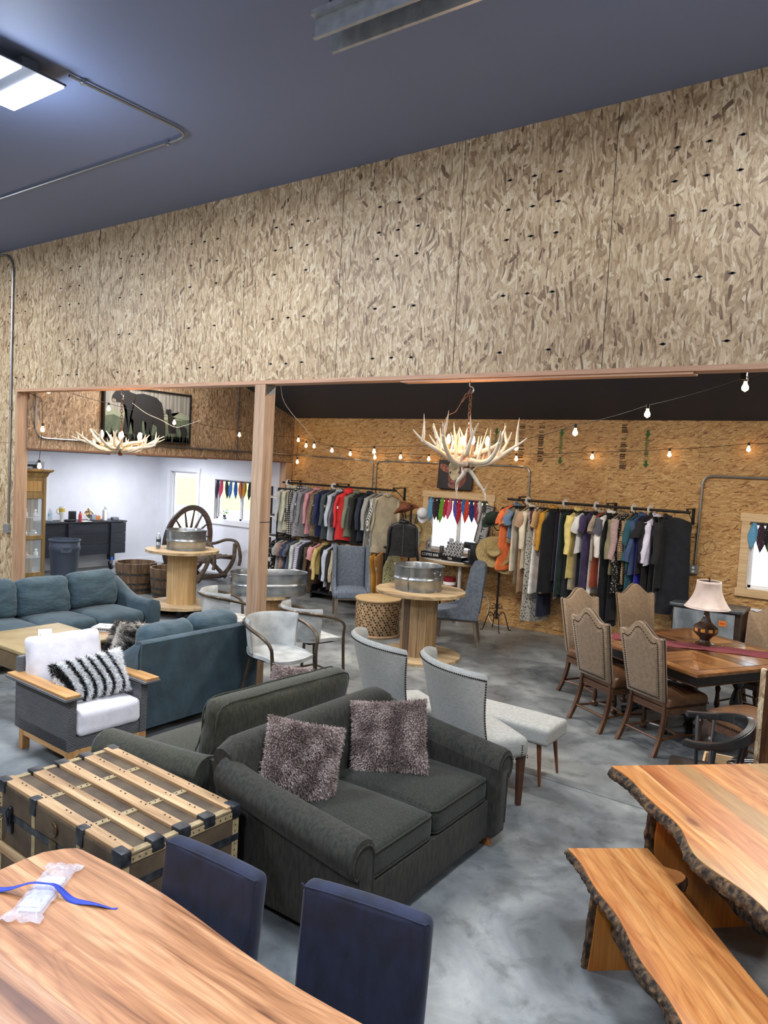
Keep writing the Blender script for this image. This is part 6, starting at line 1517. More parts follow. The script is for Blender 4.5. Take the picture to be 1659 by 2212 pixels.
rail('black pipe rail on the right of the back wall, carrying dresses and trousers', -4.99, -2.36, 2.0, 10.20, (-4.80, -3.46, -2.40), (-4.66, -4.08, -3.62, -3.1, -2.88))
rail('black pipe rail by the back corner, carrying shirts and the red hoodie', -9.72+.08, -7.05, 2.0, 10.20, (-9.50, -8.33, -7.10), (-9.50, -8.40))
rail('low black rail beneath the upper shirts, mostly hidden by clothes', -9.66, -6.92, 1.04, 10.16, (-9.4, -7.1), (-9.3,), True)
t = thing('shoe_shelf', 'low black shoe shelf with boots beneath the lower rail', 'shelf', (0, 0, 0))
obj('shelf_board', box(nb(), -8.6, -7.5, 9.92, 10.3, .10, .13), black_metal, t, smooth=False)
for x in (-8.58, -7.52): obj('side', box(nb(), x-.015, x+.015, 9.92, 10.3, 0, .24), black_metal, t, smooth=False)
for k, x in enumerate((-8.45, -8.2, -7.95, -7.7)): shoe('black shoe on the low shelf under the clothes, %s' % ('by the brown coat', 'second along', 'third along', 'by the slate chair')[k], x, 10.1, .13, -85)
# ------------------------------------------------------------------ hat stands, hats and jacket
iron_b = M('stand_iron', '1a1818', '2c2827', sc=30, rough=.5, metal=.4)
def hat_stand(label, x, y, h, a):
    t = thing('hat_stand', label, 'hat stand', (x, y, 0), a, 'iron hat stands')
    obj('pole', tube(nb(), [(0, 0, .17), (0, 0, h)], .017, 10), iron_b, t)
    for k in range(4):
        th = k*PI/2+.5; c, s = math.cos(th), math.sin(th); obj('leg', tube(nb(), curve([(.02*c, .02*s, .18), (.06*c, .06*s, .25), (.11*c, .11*s, .27), (.15*c, .15*s, .18), (.20*c, .20*s, .02), (.24*c, .24*s, .008)], 6), .008, 6), iron_b, t)
        P = []
        for i in range(15):
            a_ = i/14*PI*2.4; r_ = .045-.035*i/14; P.append(((.055+r_*math.cos(a_+1.2))*c, (.055+r_*math.cos(a_+1.2))*s, .36+r_*math.sin(a_+1.2)))
        obj('scroll', tube(nb(), P, .006, 6), iron_b, t)
        obj('hook', tube(nb(), curve([(.0, .0, h-.22), (.07*c, .07*s, h-.26), (.13*c, .13*s, h-.18), (.16*c, .16*s, h-.06), (.20*c, .20*s, h-.01)], 6), .008, 6), iron_b, t)
        obj('low_hook', tube(nb(), curve([(0, 0, h-.34), (.05*c, .05*s, h-.40), (.10*c, .10*s, h-.38), (.11*c, .11*s, h-.32)], 6), .007, 6), iron_b, t)
    bm = nb()
    for k in range(6):
        P = [(.035*math.sin(PI*i/8)*math.cos(k*PI/3+i*.5), .035*math.sin(PI*i/8)*math.sin(k*PI/3+i*.5), h-.01+.11*i/8) for i in range(9)]; tube(bm, P, .004, 5)
    obj('finial_cage', bm, iron_b, t); return t
hat_stand('black iron hat stand between the coffee bar and the right wall rack', -5.02, 10.12, 1.78, 12)
hat_stand('black iron hat stand holding the leather jacket by the coffee bar', -6.58, 9.98, 1.70, 40)
def hat(label, c, rot, rb, rc, hc, m, band=None, curl=.0, name='hat', cat='hat', oval=1.15, dent=.02):
    t = thing(name, label, cat, c); t.rotation_euler = [math.radians(a) for a in rot]
    bm = nb(); prof = [(rc*1.0, -.004), (rc*1.1, .0), (rb*.7, .006), (rb*.95, .004), (rb, .0), (rb*.99, -.006), (rb*.7, -.003), (rc*.98, -.006)]
    lathe(bm, prof, 44)
    for v in bm.verts: v.co.x *= oval; r_ = v.co.xy.length; v.co.z += curl*(abs(v.co.y)/rb)**2*max(0, (r_-rc)/(rb-rc+.001))
    obj('brim', bm, m, t)
    bm = lathe(nb(), [(rc*1.0, -.002), (rc*.99, hc*.4), (rc*.93, hc*.85), (rc*.82, hc), (rc*.4, hc*.97), (0, hc*.93)], 36)
    for v in bm.verts:
        v.co.x *= oval
        if v.co.z > hc*.8: v.co.z -= dent*math.exp(-(v.co.y/(rc*.35))**2)
        v.co.y *= 1-.16*max(0, (v.co.x/rc))*(v.co.z/hc)
    obj('crown', bm, m, t)
    if band: 
        bm = lathe(nb(), [(rc*1.012, 0), (rc*1.01, hc*.22), (rc*1.0, hc*.22), (rc*.99, 0)], 36)
        for v in bm.verts: v.co.x *= oval
        obj('hat_band', bm, band, t)
    return t
straw = M('straw', '8c7747', 'b8a473', sc=60, st=(1, 1, 1), rough=.7, bst=.5, bsc=90, bd=.004); straw2 = M('straw_pale', 'a88f5e', 'd2bd8c', sc=50, rough=.7, bst=.4, bsc=90, bd=.004)
browng = M('hat_brown', '6b3a24', '7d482e', sc=20, rough=.7)
hat('rust brown cowboy hat on top of the stand above the leather jacket', (-6.68, 9.98, 1.70), (8, -18, 30), .185, .095, .115, browng, M('band_dark', '3a2017', rough=.6), .07)
hat('dark green felt hat hanging on the iron stand beside the COFFEE sign', (-5.10, 9.98, 1.67), (38, -20, 10), .165, .095, .12, M('hat_green', '16291f', rough=.8), M('band_black', '0f1512', rough=.6), .03)
hat('wide straw hat hanging crown outward on the right hat stand', (-5.06, 9.98, 1.20), (78, 0, 30), .235, .095, .13, straw, M('band_strawdark', '3b2e1f', 'cdbb8c', sc=30, lo=.48, hi=.52), .02)
hat('straw hat tucked behind the wide straw hat, its rim showing below', (-4.95, 10.16, 1.08), (70, 10, 40), .225, .09, .11, straw2, None, .02)
hat('broad straw hat behind the leather jacket, rim round its shoulders', (-6.58, 10.12, 1.40), (86, 0, 28), .25, .10, .12, straw2, M('band_tan', '7d5f3c', rough=.7), 0)
def ballcap(label, c, rot, m):
    t = thing('baseball_cap', label, 'cap', c); t.rotation_euler = [math.radians(a) for a in rot]
    obj('crown', lathe(nb(), [(.088, 0), (.09, .03), (.085, .07), (.06, .105), (.02, .12), (0, .121)], 24), m, t)
    obj('visor', loft(nb(), [[(.07*math.cos(a)+.03, .085*math.sin(a), .004) for a in [-1.35+2.7*i/12 for i in range(13)]]+[(.045*math.cos(a)+.02, .075*math.sin(a), .002) for a in [1.35-2.7*i/12 for i in range(13)]], [(.155*math.cos(a)*(1 if abs(a) < 2 else 1), .095*math.sin(a), -.012-.02*math.sin(a)**2) for a in [-1.2+2.4*i/12 for i in range(13)]]+[(.15*math.cos(a), .09*math.sin(a), -.016-.02*math.sin(a)**2) for a in [1.2-2.4*i/12 for i in range(13)]]]), m, t)
    return t
capw = M('cap_white', 'cfd3da', rough=.8)
ballcap('white baseball cap hooked beside the left edge of the coffee window', (-6.36, 9.98, 1.68), (0, 80, -60), capw)
ballcap('white baseball cap hanging between the green hat and the orange tunic', (-4.90, 10.22, 1.50), (10, 65, -70), capw)
jk = M('black_leather', '121416', '1f2326', sc=7, rough=.38, bst=.35, bsc=14, bd=.02)
t = garment('jacket', .62, jk, 999, wide=1.05); t.location = (-6.55, 9.74, 1.60); t.rotation_euler = (0, 0, math.radians(-58)); t['label'] = 'black leather zip jacket hanging from the hat stand by the coffee bar'; t['category'] = 'jacket'
obj('zip', tube(nb(), [(.045, 0, -.10), (.045, 0, -.60)], .004, 5), metal_con, t); obj('chest_label', box(nb(), .046, .048, -.022, .022, -.105, -.09), M('label_grey', '5b6068'), t, smooth=False)
# ------------------------------------------------------------------ coffee bar
t = thing('coffee_bar', 'half round coffee bar with pale wood edge under the window', 'bar table', (0, 0, 0))
poly = [(-6.62, BY-.02)]+[(-5.95-.67*math.cos(a), BY-.06-.47*math.sin(a)) for a in [PI*i/24 for i in range(25)]]+[(-5.28, BY-.02)]
obj('top', prism(nb(), poly[::-1], .945, .962), M('bar_white', 'd6d2cb', rough=.35), t, ang=30); obj('wood_edge', prism(nb(), [(x, y-.004 if y < BY-.05 else y) for x, y in poly][::-1], .905, .945), ply, t, ang=30)
obj('post_leg', tube(nb(), [(-5.72, 10.16, 0), (-5.72, 10.16, .905)], .028, 12), M('leg_grey', 'b9babb', rough=.4), t)
zb = .962
t = thing('sign_box', 'black box with white words COFFEE BAR on the coffee bar', 'sign', (-6.28, 10.20, zb), 6)
obj('box', box(nb(), -.17, .17, -.06, .06, 0, .10, .003), black_metal, t, smooth=False); obj('box_cavity', box(nb(), -.15, .15, -.045, .045, .10, .102), M('cavity', '050506'), t, smooth=False)
letw = M('letter_white', 'efefef', rough=.6)
text('COFFEE BAR', .066, letw, (0, -.061, .052), (PI/2, 0, 0), t, xs=.82)
t = thing('sign_box', 'low black tray with white word TEA on the coffee bar', 'sign', (-5.83, 10.16, zb), -4)
obj('box', box(nb(), -.19, .19, -.09, .09, 0, .075, .003), black_metal, t, smooth=False); text('TEA', .05, letw, (-.03, -.091, .038), (PI/2, 0, 0), t)
t = thing('pod_rack', 'slanted rack of round coffee pods behind the TEA tray', 'pod rack', (-5.85, 10.20, zb+.076), -4)
for r_ in range(5):
    for c_ in range(6):
        bm = lathe(nb(), [(0, 0), (.018, 0), (.025, .040), (.027, .042), (0, .043)], 14); P_ = Matrix.Translation((-.145+c_*.056+(r_ % 2)*.014, -.05+r_*.025, .03+r_*.045)) @ Matrix.Rotation(PI/2+.5, 4, 'X'); xform(bm, P_); br = lathe(nb(), [(.020, .043), (.028, .043), (.028, .046), (.020, .046), (.020, .043)], 14); xform(br, P_); o_ = obj('pod', bm, M('pod_grey' if (r_+c_) % 2 else 'pod_dark', '8e8f92' if (r_+c_) % 2 else '4a4a50', rough=.4), t); obj('pod_rim', br, tag_m, o_)
bm = nb()
for s in (-1, 1): tube(bm, [(s*.165, -.08, .0), (s*.165, .09, .27)], .004, 5)
for r_ in range(6): tube(bm, [(-.165, -.075+r_*.028, .0+r_*.045), (.165, -.075+r_*.028, .0+r_*.045)], .003, 5)
obj('wire_frame', bm, metal_con, t)
t = thing('coffee_maker', 'black coffee maker on the coffee bar beside the straw hat', 'coffee maker', (-5.44, 10.14, zb), -8)
bmk = M('maker_black', '0f1012', rough=.3, coat=.3)
obj('body', box(nb(), -.02, .17, -.14, .16, 0, .30, .012), bmk, t); obj('brew_head', box(nb(), -.15, .17, -.13, .12, .235, .34, .015), bmk, t); obj('drip_tray', box(nb(), -.16, .0, -.12, .12, 0, .03, .006), bmk, t); obj('lid', box(nb(), .0, .16, -.12, .14, .30, .325, .008), M('maker_grey', '6d7074', rough=.35), t); obj('tank', box(nb(), -.15, -.03, -.02, .10, .03, .23, .008), M('tank_smoke', '3c4044', rough=.1, alpha=.7), t)
obj('cups_jar', lathe(nb(), [(0, 0), (.04, 0), (.04, .19), (.035, .20), (0, .20)], 14), M('jar_dark', '2b2724', '5b5650', sc=60, rough=.3), None); o = bpy.data.objects['cups_jar']; o.name = 'canister'; tag(o, 'dark patterned canister behind the COFFEE BAR box', 'canister'); o.location = (-6.18, 10.34, zb)
bm = nb()
for k in range(9): lathe(bm, [(.028, .03*k), (.040, .03*k+.09), (.042, .03*k+.09), (.042, .03*k+.085)], 14)
o = tag(obj('cup_stack', bm, M('cup_white', 'e4e6ea', rough=.5)), 'tall stack of white paper cups in front of the window', 'cups'); o.location = (-6.02, 10.36, zb)
bottle('small creamer bottle behind the COFFEE BAR box', -6.42, 10.32, zb, 1.1, lab='d8d8dc')
t = thing('coffee_sign', 'tall grey sign spelling COFFEE downward, leaning in the window', 'sign', (-5.60, 10.40, zb), 0)
t.rotation_euler = (math.radians(-7), math.radians(9), 0)
obj('panel', box(nb(), -.085, .085, -.01, .01, .0, .90), M('sign_grey', '8f9092', '9fa0a1', sc=8, rough=.7), t, smooth=False)
obj('sign_frame', box(box(box(box(nb(), -.105, -.085, -.018, .018, 0, .92), .085, .105, -.018, .018, 0, .92), -.105, .105, -.018, .018, .90, .92), -.105, .105, -.018, .018, 0, .02), W('sign_frame_wood', ['3a3230', '544844', '6b5c54'], 2, 20, 1, .6), t, smooth=False)
for k, ch in enumerate('COFFEE'): text(ch, .155, M('letter_black', '141416', rough=.6), (0, -.0115, .82-k*.15), (PI/2, 0, 0), t, name='letter')
# things under the bar
t = thing('canister', 'red canister with white lid on the stool under the coffee bar', 'canister', (-5.92, 10.2, .50)); obj('can_body', lathe(nb(), [(0, 0), (.10, 0), (.10, .19), (0, .19)], 20), M('can_red', '7c1a24', rough=.35), t); obj('band', lathe(nb(), [(.101, .07), (.102, .08), (.102, .11), (.101, .12)], 20), tag_m, t)
t = thing('utility_cart', 'small dark cart with casters under the coffee bar', 'cart', (-5.95, 10.22, 0))
for z in (.12, .485): obj('shelf', box(nb(), -.24, .22, -.16, .16, z, z+.014), black_metal, t, smooth=False)
for sx in (-.23, .21):
    for sy in (-.15, .15): obj('leg', box(nb(), sx-.01, sx+.01, sy-.01, sy+.01, .06, .50), black_metal, t, smooth=False); obj('caster', lathe(nb(), [(0, 0), (.02, .004), (.026, .03), (.02, .055), (0, .06)], 10, (sx, sy, 0)), metal_con, t)
bm = tube(nb(), curve([(-5.52, BY-.01, .42), (-5.40, BY-.03, .41), (-5.36, BY-.02, .27), (-5.37, BY-.03, .14), (-5.25, 10.45, .02), (-5.10, 10.42, .006), (-4.98, 10.45, .006)], 8), .006, 6); tag(obj('power_cord', bm, M('cord_white', 'dedcd6', rough=.5)), 'white power cord hanging from the bar down to the floor', 'cord')
# ------------------------------------------------------------------ bandanas in the windows
def bandanas(xs, zt, cols, group, where, y=BY-.03):
    t = thing('bandana_rod', 'thin dark rod holding bandanas across the %s' % where, 'rod', (0, 0, 0)); obj('rod', tube(nb(), [(xs[0]-.06, y, zt), (xs[-1]+.06, y, zt)], .006, 8), black_metal, t)
    for i, (x, (nm, c, c2)) in enumerate(zip(xs, cols)):
        rr = random.Random(int(x*100)); ln = rr.uniform(.33, .42); sk = rr.uniform(-.03, .03); rings = []
        for q, w, tk in ((0, .020, .014), (.08, .026, .016), (.2, .040, .018), (.45, .056, .016), (.68, .046, .012), (.86, .022, .008), (1, .001, .001)):
            rings.append([(x+sk*q*2+w*math.cos(a)*(1+.25*math.sin(3*a+i)), y-.012+tk*math.sin(a)*(1+.4*math.sin(5*a+i+q*4)), zt+.014-ln*q) for a in [2*PI*k/14 for k in range(14)]])
        prev = cols[i-1][0] if i else 'the casing'; nx = cols[i+1][0] if i < len(cols)-1 else 'the casing'
        tag(obj('bandana', loft(nb(), rings), C(c, 'lace', c2, 1.1), ang=80), '%s bandana in the %s, between %s and %s' % (nm, where, prev, nx), 'bandana', group)
pal = [('sky blue', '5f9bc4', 'a5cbe0'), ('plum', '35202e', '8a7f8c'), ('black', '121218', '7c7c88'), ('lime', '5f9a2a', '9bc664'), ('crimson', 'a81c3c', 'd98a9c'), ('pink', 'd0587c', 'f0b8c8'), ('violet', '5a4aa8', 'a59ad8'), ('red', 'b01828', 'e0a0a0'), ('azure', '2a6ab0', '9fc0e0'), ('scarlet', 'c43a24', 'e8a890'), ('navy', '1c2a6c', '8a94c4'), ('tricolour', '8a2038', 'd8d8e4'), ('white', 'c8c8c8', '6c6c70'), ('grey', '3c3c40', 'a8a8ac')]
bandanas([-6.54+i*.077 for i in range(14)], 1.905, pal, 'bandanas in the coffee window', 'coffee window')
bandanas([-1.64+i*.08 for i in range(13)], 1.905, pal[:3]+pal[3:13], 'bandanas in the right window', 'right window')
bandanas([-11.76+i*.135 for i in range(10)], 1.92, [('dark plum', '2c1a2c', '7c7484'), ('hot pink', 'b83058', 'e0a0b4'), ('inky', '1a1c2c', '7880a0'), ('denim', '3c6aa4', 'a8c4e0'), ('cobalt', '2448a8', '90a8e0'), ('peach', 'c46a48', 'e8c0a0'), ('golden', 'c89424', 'ead088'), ('slate', '242a38', '8890a4'), ('teal', '1c6a70', '88b8bc'), ('ruby', '9a1c2c', 'd8a0a4')], 'bandanas in the white room window', 'white room window')
t = thing('potted_plant', 'tiny green plant in a glass on the white room windowsill', 'plant', (-11.60, BY+.03, 1.135)); obj('glass_pot', lathe(nb(), [(0, 0), (.03, 0), (.034, .09), (.03, .09), (.026, .006), (0, .006)], 14), clearp, t)
bm = nb(); rr = random.Random(3)
for k in range(34):
    a, e = rr.uniform(0, 6.28), rr.uniform(.2, 1.3); c = Vector((math.cos(a)*math.cos(e), math.sin(a)*math.cos(e), math.sin(e)))*rr.uniform(.05, .11)+Vector((0, 0, .09)); d = Vector((rr.gauss(0, 1), rr.gauss(0, 1), rr.gauss(0, .5))).normalized()*.022; s_ = d.orthogonal().normalized()*.012; bm.faces.new([bm.verts.new(c+v) for v in (-d, s_, d, -s_)])
obj('leaves', bm, M('leaf_green', '4c9a2c', '7cc44c', sc=20), t, smooth=False)
# ------------------------------------------------------------------ pictures
def plane_mark(bm, pts, P): bm.faces.new([bm.verts.new(P(a, b_)) for a, b_ in pts])
t = thing('bear_picture', 'framed picture of a black bear with cubs above green hills', 'picture', (0, 0, 0))
y0, y1, z0, z1 = 6.42, 7.98, 2.60, 3.36
X0 = BX+.045
obj('canvas', box(nb(), BX+.005, X0, y0, y1, z0, z1), M('pic_planks', '5c5a56', '85827c', sc=3, st=(1, 9, .5), rough=.7, bst=.1), t, smooth=False)
fm = M('frame_black', '121316', rough=.4); obj('frame', box(box(box(box(nb(), BX, X0+.02, y0-.02, y0+.005, z0-.02, z1+.02), BX, X0+.02, y1-.005, y1+.02, z0-.02, z1+.02), BX, X0+.02, y0, y1, z0-.02, z0+.005), BX, X0+.02, y0, y1, z1-.005, z1+.02), fm, t, smooth=False)
P = lambda u, v, o=.001: Vector((X0+o, y0+(y1-y0)*u, z0+(z1-z0)*v))
def sil(name, polys, m, off):
    bm = nb()
    for pl in polys:
        vs_ = [bm.verts.new(P(a, b_, off)) for a, b_ in pl]; f = bm.faces.new(vs_)
    bmesh.ops.triangulate(bm, faces=bm.faces[:]); obj(name, bm, m, t, smooth=False)
sil('far_hills', [[(.0, .3), (0, .52), (.08, .60), (.14, .50), (.25, .60), (.35, .48), (.60, .50), (.72, .58), (.80, .54), (.88, .64), (1, .55), (1, .3)]], M('hill_pale', '767e6c', rough=.8), .001)
sil('near_hills', [[(0, 0), (0, .42), (.1, .46), (.2, .40), (.35, .44), (.6, .40), (.75, .48), (.9, .46), (1, .5), (1, 0)]], M('hill_mid', '3f4a3b', '525c4a', sc=9, rough=.8), .002)
bear = [(.075, .74), (.08, .82), (.12, .93), (.13, .985), (.17, .985), (.185, .955), (.22, .985), (.26, .98), (.27, .93), (.34, .90), (.42, .93), (.50, .91), (.58, .88), (.645, .78), (.67, .62), (.68, .45), (.70, .32), (.70, .12), (.60, .12), (.59, .30), (.54, .34), (.53, .12), (.46, .12), (.47, .34), (.44, .40), (.42, .36), (.42, .10), (.32, .10), (.32, .38), (.28, .44), (.27, .12), (.21, .12), (.22, .48), (.24, .62), (.20, .70), (.13, .705), (.09, .70)]
cub1 = [(.695, .60), (.70, .68), (.72, .665), (.75, .685), (.765, .66), (.765, .60), (.80, .50), (.83, .36), (.84, .18), (.74, .18), (.73, .36), (.735, .52), (.715, .565)]
cub2 = [(.87, .30), (.88, .37), (.895, .36), (.93, .35), (.97, .30), (.98, .18), (.965, .12), (.90, .12), (.89, .24)]
sil('bear_figure', [bear, cub1, cub2], M('bear_black', '08080b', '0e0e13', sc=8, rough=.8), .004)
sil('muzzle', [[(.075, .74), (.09, .70), (.125, .705), (.12, .75), (.09, .77)]], M('muzzle_tan', '6e665a', rough=.8), .005)
rr = random.Random(2); gp = []
for k in range(120): u = rr.uniform(0, 1); h_ = rr.uniform(.10, .34)*(.6+.4*math.sin(u*9)**2); gp.append([(max(0, u-.008), 0), (u, h_), (min(1, u+.008), 0)])
gp.append([(0, 0), (0, .10), (1, .12), (1, 0)])
sil('grass_tufts', gp, M('grass_dark', '161b16', '272e24', sc=12, rough=.8), .006)
t = thing('cow_painting', 'dark painting of a brown and white cow above the coffee window', 'painting', (-6.10, BY-.055, 2.32), 0); t.rotation_euler = (math.radians(-4), 0, 0)
obj('canvas', box(nb(), -.325, .325, 0, .035, -.235, .235, .003), M('cow_ground', '18151a', '2a2328', sc=5, rough=.6), t, smooth=False)
def ell(name, cs, m, off):
    bm = nb()
    for cx_, cz2, rx, rz_, a in cs:
        ca, sa = math.cos(a), math.sin(a); bm.faces.new([bm.verts.new((cx_+rx*math.cos(q)*ca-rz_*math.sin(q)*sa, -off, cz2+rx*math.cos(q)*sa+rz_*math.sin(q)*ca)) for q in [2*PI*k/22 for k in range(22)]])
    obj(name, bm, m, t, smooth=False)
ell('neck', [(.04, -.02, .17, .20, .1)], M('cow_brown', '5c2e24', '8a5242', sc=18), .001); ell('ears', [(-.20, .10, .11, .055, -.5), (.20, .11, .09, .05, .3)], M('cow_ear', '6d3028', 'a8705c', sc=25), .002)
ell('head', [(-.02, .06, .10, .155, .12), (-.04, .14, .09, .08, 0)], M('cow_cream', 'a89a7c', 'd0c6aa', sc=16), .003); ell('muzzle', [(.0, -.16, .115, .07, 0)], M('cow_muzzle', '6d3a36', '9a6c66', sc=16), .004); ell('nostrils', [(-.05, -.15, .022, .014, .5), (.05, -.15, .022, .014, -.5), (-.09, .03, .016, .022, 0), (.075, .04, .014, .022, 0)], fm, .005)
obj('backing_shadow_box', box(nb(), -.29, .29, .035, .05, -.25, .2), darkwood, t, smooth=False)
# ------------------------------------------------------------------ corner shelf unit
t = thing('shelf_unit', 'black metal shelf unit with white boards in the back corner', 'shelf', (0, 0, 0))
for x in (-10.12, -9.62, -9.28):
    for y in (10.08, 10.42): obj('post', box(nb(), x-.014, x+.014, y-.014, y+.014, 0, 1.90), black_metal, t, smooth=False)
for z in (1.885, 1.70, 1.34, .96, .5):
    obj('crossbar', box(nb(), -9.62, -9.28, 10.07, 10.09, z-.015, z+.015), black_metal, t, smooth=False)
    if z < 1.8: obj('shelf_board', box(nb(), -10.12, -9.63, 10.07, 10.42, z, z+.018), M('shelf_white', 'd8d6d2', rough=.5), t, smooth=False)
for k, (x, z, w, hgt, lb) in enumerate(((-9.78, .978, .30, .02, 'black tray lying on the lowest visible corner shelf'), (-9.80, 1.358, .22, .03, 'small dark blue box on the middle corner shelf'))): o = tag(obj('tray' if k == 0 else 'box', box(nb(), -w/2, w/2, -.10, .10, 0, hgt, .004), black_metal if k == 0 else MATS['blue_paint'], smooth=False), lb, 'tray' if k == 0 else 'box'); o.location = (x, 10.2, z)
# ------------------------------------------------------------------ antler chandeliers
antler_m = M('antler', 'c9b79a', 'e6dcc8', sc=7, rough=.45, bst=.15, bsc=30, bd=.004, det=4)
flame = M('flame_bulb', 'ffffff', emit='ffb878', es=60)
candle = M('candle_sleeve', 'd9a878', rough=.5)
def antler(sd, Ln, rise, tines, tl, bend_=.12, thick=.020):
    """one shed antler along +x curling up"""
    rr = random.Random(sd); bm = nb(); P = []
    for i in range(11):
        q = i/10; P.append(Vector((Ln*(q**.9), bend_*math.sin(q*2.4), rise*(q**2.1)+.02*math.sin(q*6+sd))))
    P = curve(P, 2); k = len(P)-1; tube(bm, P, [thick*(1.15-.2*(i/k)-.75*(i/k)**2.4) for i in range(k+1)], 9)
    ball(bm, P[0], thick*1.5, 9, 6)
    for j in range(tines):
        q = .18+.62*j/max(1, tines-1); p = P[int(q*k)]; s = (-1)**j*rr.uniform(.25, .8); l = tl*rr.uniform(.65, 1.15)*(1-.25*q); d = Vector((rr.uniform(-.15, .25), s*.6, 1)).normalized(); e = Vector((.22, -s*.25, .25))
        T = [p+d*l*(u/6)+e*l*.5*(u/6)**2-Vector((0, 0, .01)) for u in range(7)]; tube(bm, T, [thick*.72*(1-.9*(u/6)**1.3) for u in range(7)], 8)
    return bm
def chain(bm, a, b_, link=.045, r_=.0045):
    a, b_ = Vector(a), Vector(b_); n = int((b_-a).length/(link*.72)); d = (b_-a).normalized(); o1 = d.orthogonal().normalized(); o2 = d.cross(o1)
    for i in range(n):
        c = a.lerp(b_, (i+.5)/n); o = o1 if i % 2 else o2; tube(bm, [c+d*link*.5*math.cos(2*PI*k/10)+o*link*.26*math.sin(2*PI*k/10) for k in range(10)], r_, 5, closed=True)
    return bm
rustc = M('rusty_chain', '3a241a', '5c3a28', sc=40, rough=.8)
def chandelier(label, x, y, z, n, Ln, rise, tl, tines, a, candles, ctop, bulb_e, droops=0, cr=.22):
    t = thing('antler_chandelier', label, 'chandelier', (x, y, z), a, 'antler chandeliers hung from the header')
    for k in range(n):
        th = 2*PI*k/n+.15*math.sin(k*3); bm = antler(k*5+int(abs(x)*10), Ln*(1-.08*(k % 2)), rise*(1+.25*(k % 3-1)*.5), tines, tl, .10*(-1)**k); xform(bm, Matrix.Rotation(th, 4, 'Z') @ Matrix.Translation((.03, 0, 0))); obj('antler', bm, antler_m, t)
    for k in range(max(4, n//2)):
        th = 2*PI*k/max(4, n//2)+.6; bm = antler(k*7+50, Ln*.62, rise*.9, 2, tl*.8, -.08); xform(bm, Matrix.Rotation(th, 4, 'Z') @ Matrix.Translation((.02, 0, .05))); obj('inner_antler', bm, antler_m, t)
    for k in range(droops):
        bm = antler(k+90, .26, -.16, 2, .13, .05, .015)
        xform(bm, Matrix.Rotation(-.3+2.2*k, 4, 'Z') @ Matrix.Rotation(math.radians(25), 4, 'Y') @ Matrix.Translation((.02, 0, -.06))); obj('hanging_antler', bm, antler_m, t)
    obj('hub', lathe(nb(), [(0, -.07), (.02, -.065), (.035, -.03), (.045, 0), (.03, .04), (.018, .12), (0, .13)], 14), M('hub_wood', '7a3f22', 'a06038', sc=20, rough=.5), t)
    for k in range(candles):
        th = 2*PI*k/candles+.4; cx_, cy_ = cr*math.cos(th), cr*math.sin(th)
        o = obj('candle', lathe(nb(), [(0, .03), (.020, .03), (.022, .045), (.013, .05), (.013, .135), (0, .136)], 12, (cx_, cy_, 0)), candle, t)
        obj('flame_bulb', lathe(nb(), [(0, .135), (.010, .137), (.019, .160), (.015, .185), (.005, .21), (0, .215)], 12, (cx_, cy_, 0)), flame, o)
        l = lamp('chandelier_glow', 'POINT', (cx_, cy_, .26), bulb_e, (1, .62, .33), .03); l.parent = t
    bm = nb(); chain(bm, (0, 0, .12), (0, 0, ctop-z-.10)); obj('chain', bm, rustc, t)
    obj('hook', tube(nb(), curve([(0, 0, ctop-z-.12), (.02, 0, ctop-z-.10), (.012, 0, ctop-z-.07), (-.012, 0, ctop-z-.06), (-.01, 0, ctop-z-.02), (0, 0, ctop-z+.01)], 5), .006, 6), metal_con, t)
    return t
c1 = chandelier('wide low antler chandelier hanging in front of the bear picture', -7.56, HY+.07, 2.42, 10, .52, .17, .12, 3, 5, 6, HZ-.03, 2.2, 0, .24)
c2 = chandelier('tall antler chandelier with long tines hanging before the cow painting', -2.95, HY+.07, 2.46, 7, .43, .25, .24, 3, 20, 4, HZ-.03, 2.2, 2, .16)
bm = nb(); chain(bm, (.0, 0, .58), (-.075, .02, .48)); tube(bm, curve([(-.075, .02, .48), (-.12, .02, .40), (-.18, .0, .36), (-.21, -.02, .25), (-.16, 0, .12)], 5), .004, 5); obj('supply_wire', bm, rustc, c2)
# ------------------------------------------------------------------ string lights
bulb_g = M('filament_glow', 'ffffff', emit='ffc98a', es=14); wire_m = M('string_wire', '1a1715', rough=.6)
def string(label, pts, bulbs, group, sag=.05):
    t = thing('string_light', label, 'string light', (0, 0, 0))
    P = []
    for a, b_ in zip(pts, pts[1:]):
        a, b_ = Vector(a), Vector(b_)
        for i in range(8): q = i/8; P.append(a.lerp(b_, q)-Vector((0, 0, sag*4*q*(1-q))))
    P.append(Vector(pts[-1])); obj('wire', tube(nb(), P, .0035, 5), wire_m, t)
    for k, b_ in enumerate(bulbs):
        b_ = Vector(b_)
        o = obj('socket', lathe(nb(), [(0, 0), (.014, 0), (.016, -.04), (.0, -.042)], 10, b_+Vector((0, 0, .01))), black_metal, t)
        obj('bulb', lathe(nb(), [(.0, -.028), (.011, -.03), (.013, -.045), (.026, -.075), (.024, -.095), (.0, -.112)], 12, b_), bulb_g, o)
XW = -9.55
string('string of lights along the bear wall to the back corner', [(XW, 5.40, 3.26), (XW, 6.41, 3.09), (XW, 7.58, 2.98), (XW, 8.97, 2.88), (XW, 10.40, 2.86)], [(XW, 5.49, 3.24), (XW, 6.41, 3.09), (XW, 7.58, 2.98), (XW, 8.97, 2.88)], '', .02)
Cp = [(-9.5, 10.42, 2.88), (-8.24, 10.42, 2.66), (-7.69, 10.42, 2.62), (-7.15, 10.42, 2.64), (-6.58, 10.42, 2.63), (-5.0, 10.42, 2.69), (-3.81, 10.42, 2.76), (-2.74, 10.42, 2.83), (-1.77, 10.42, 2.93)]
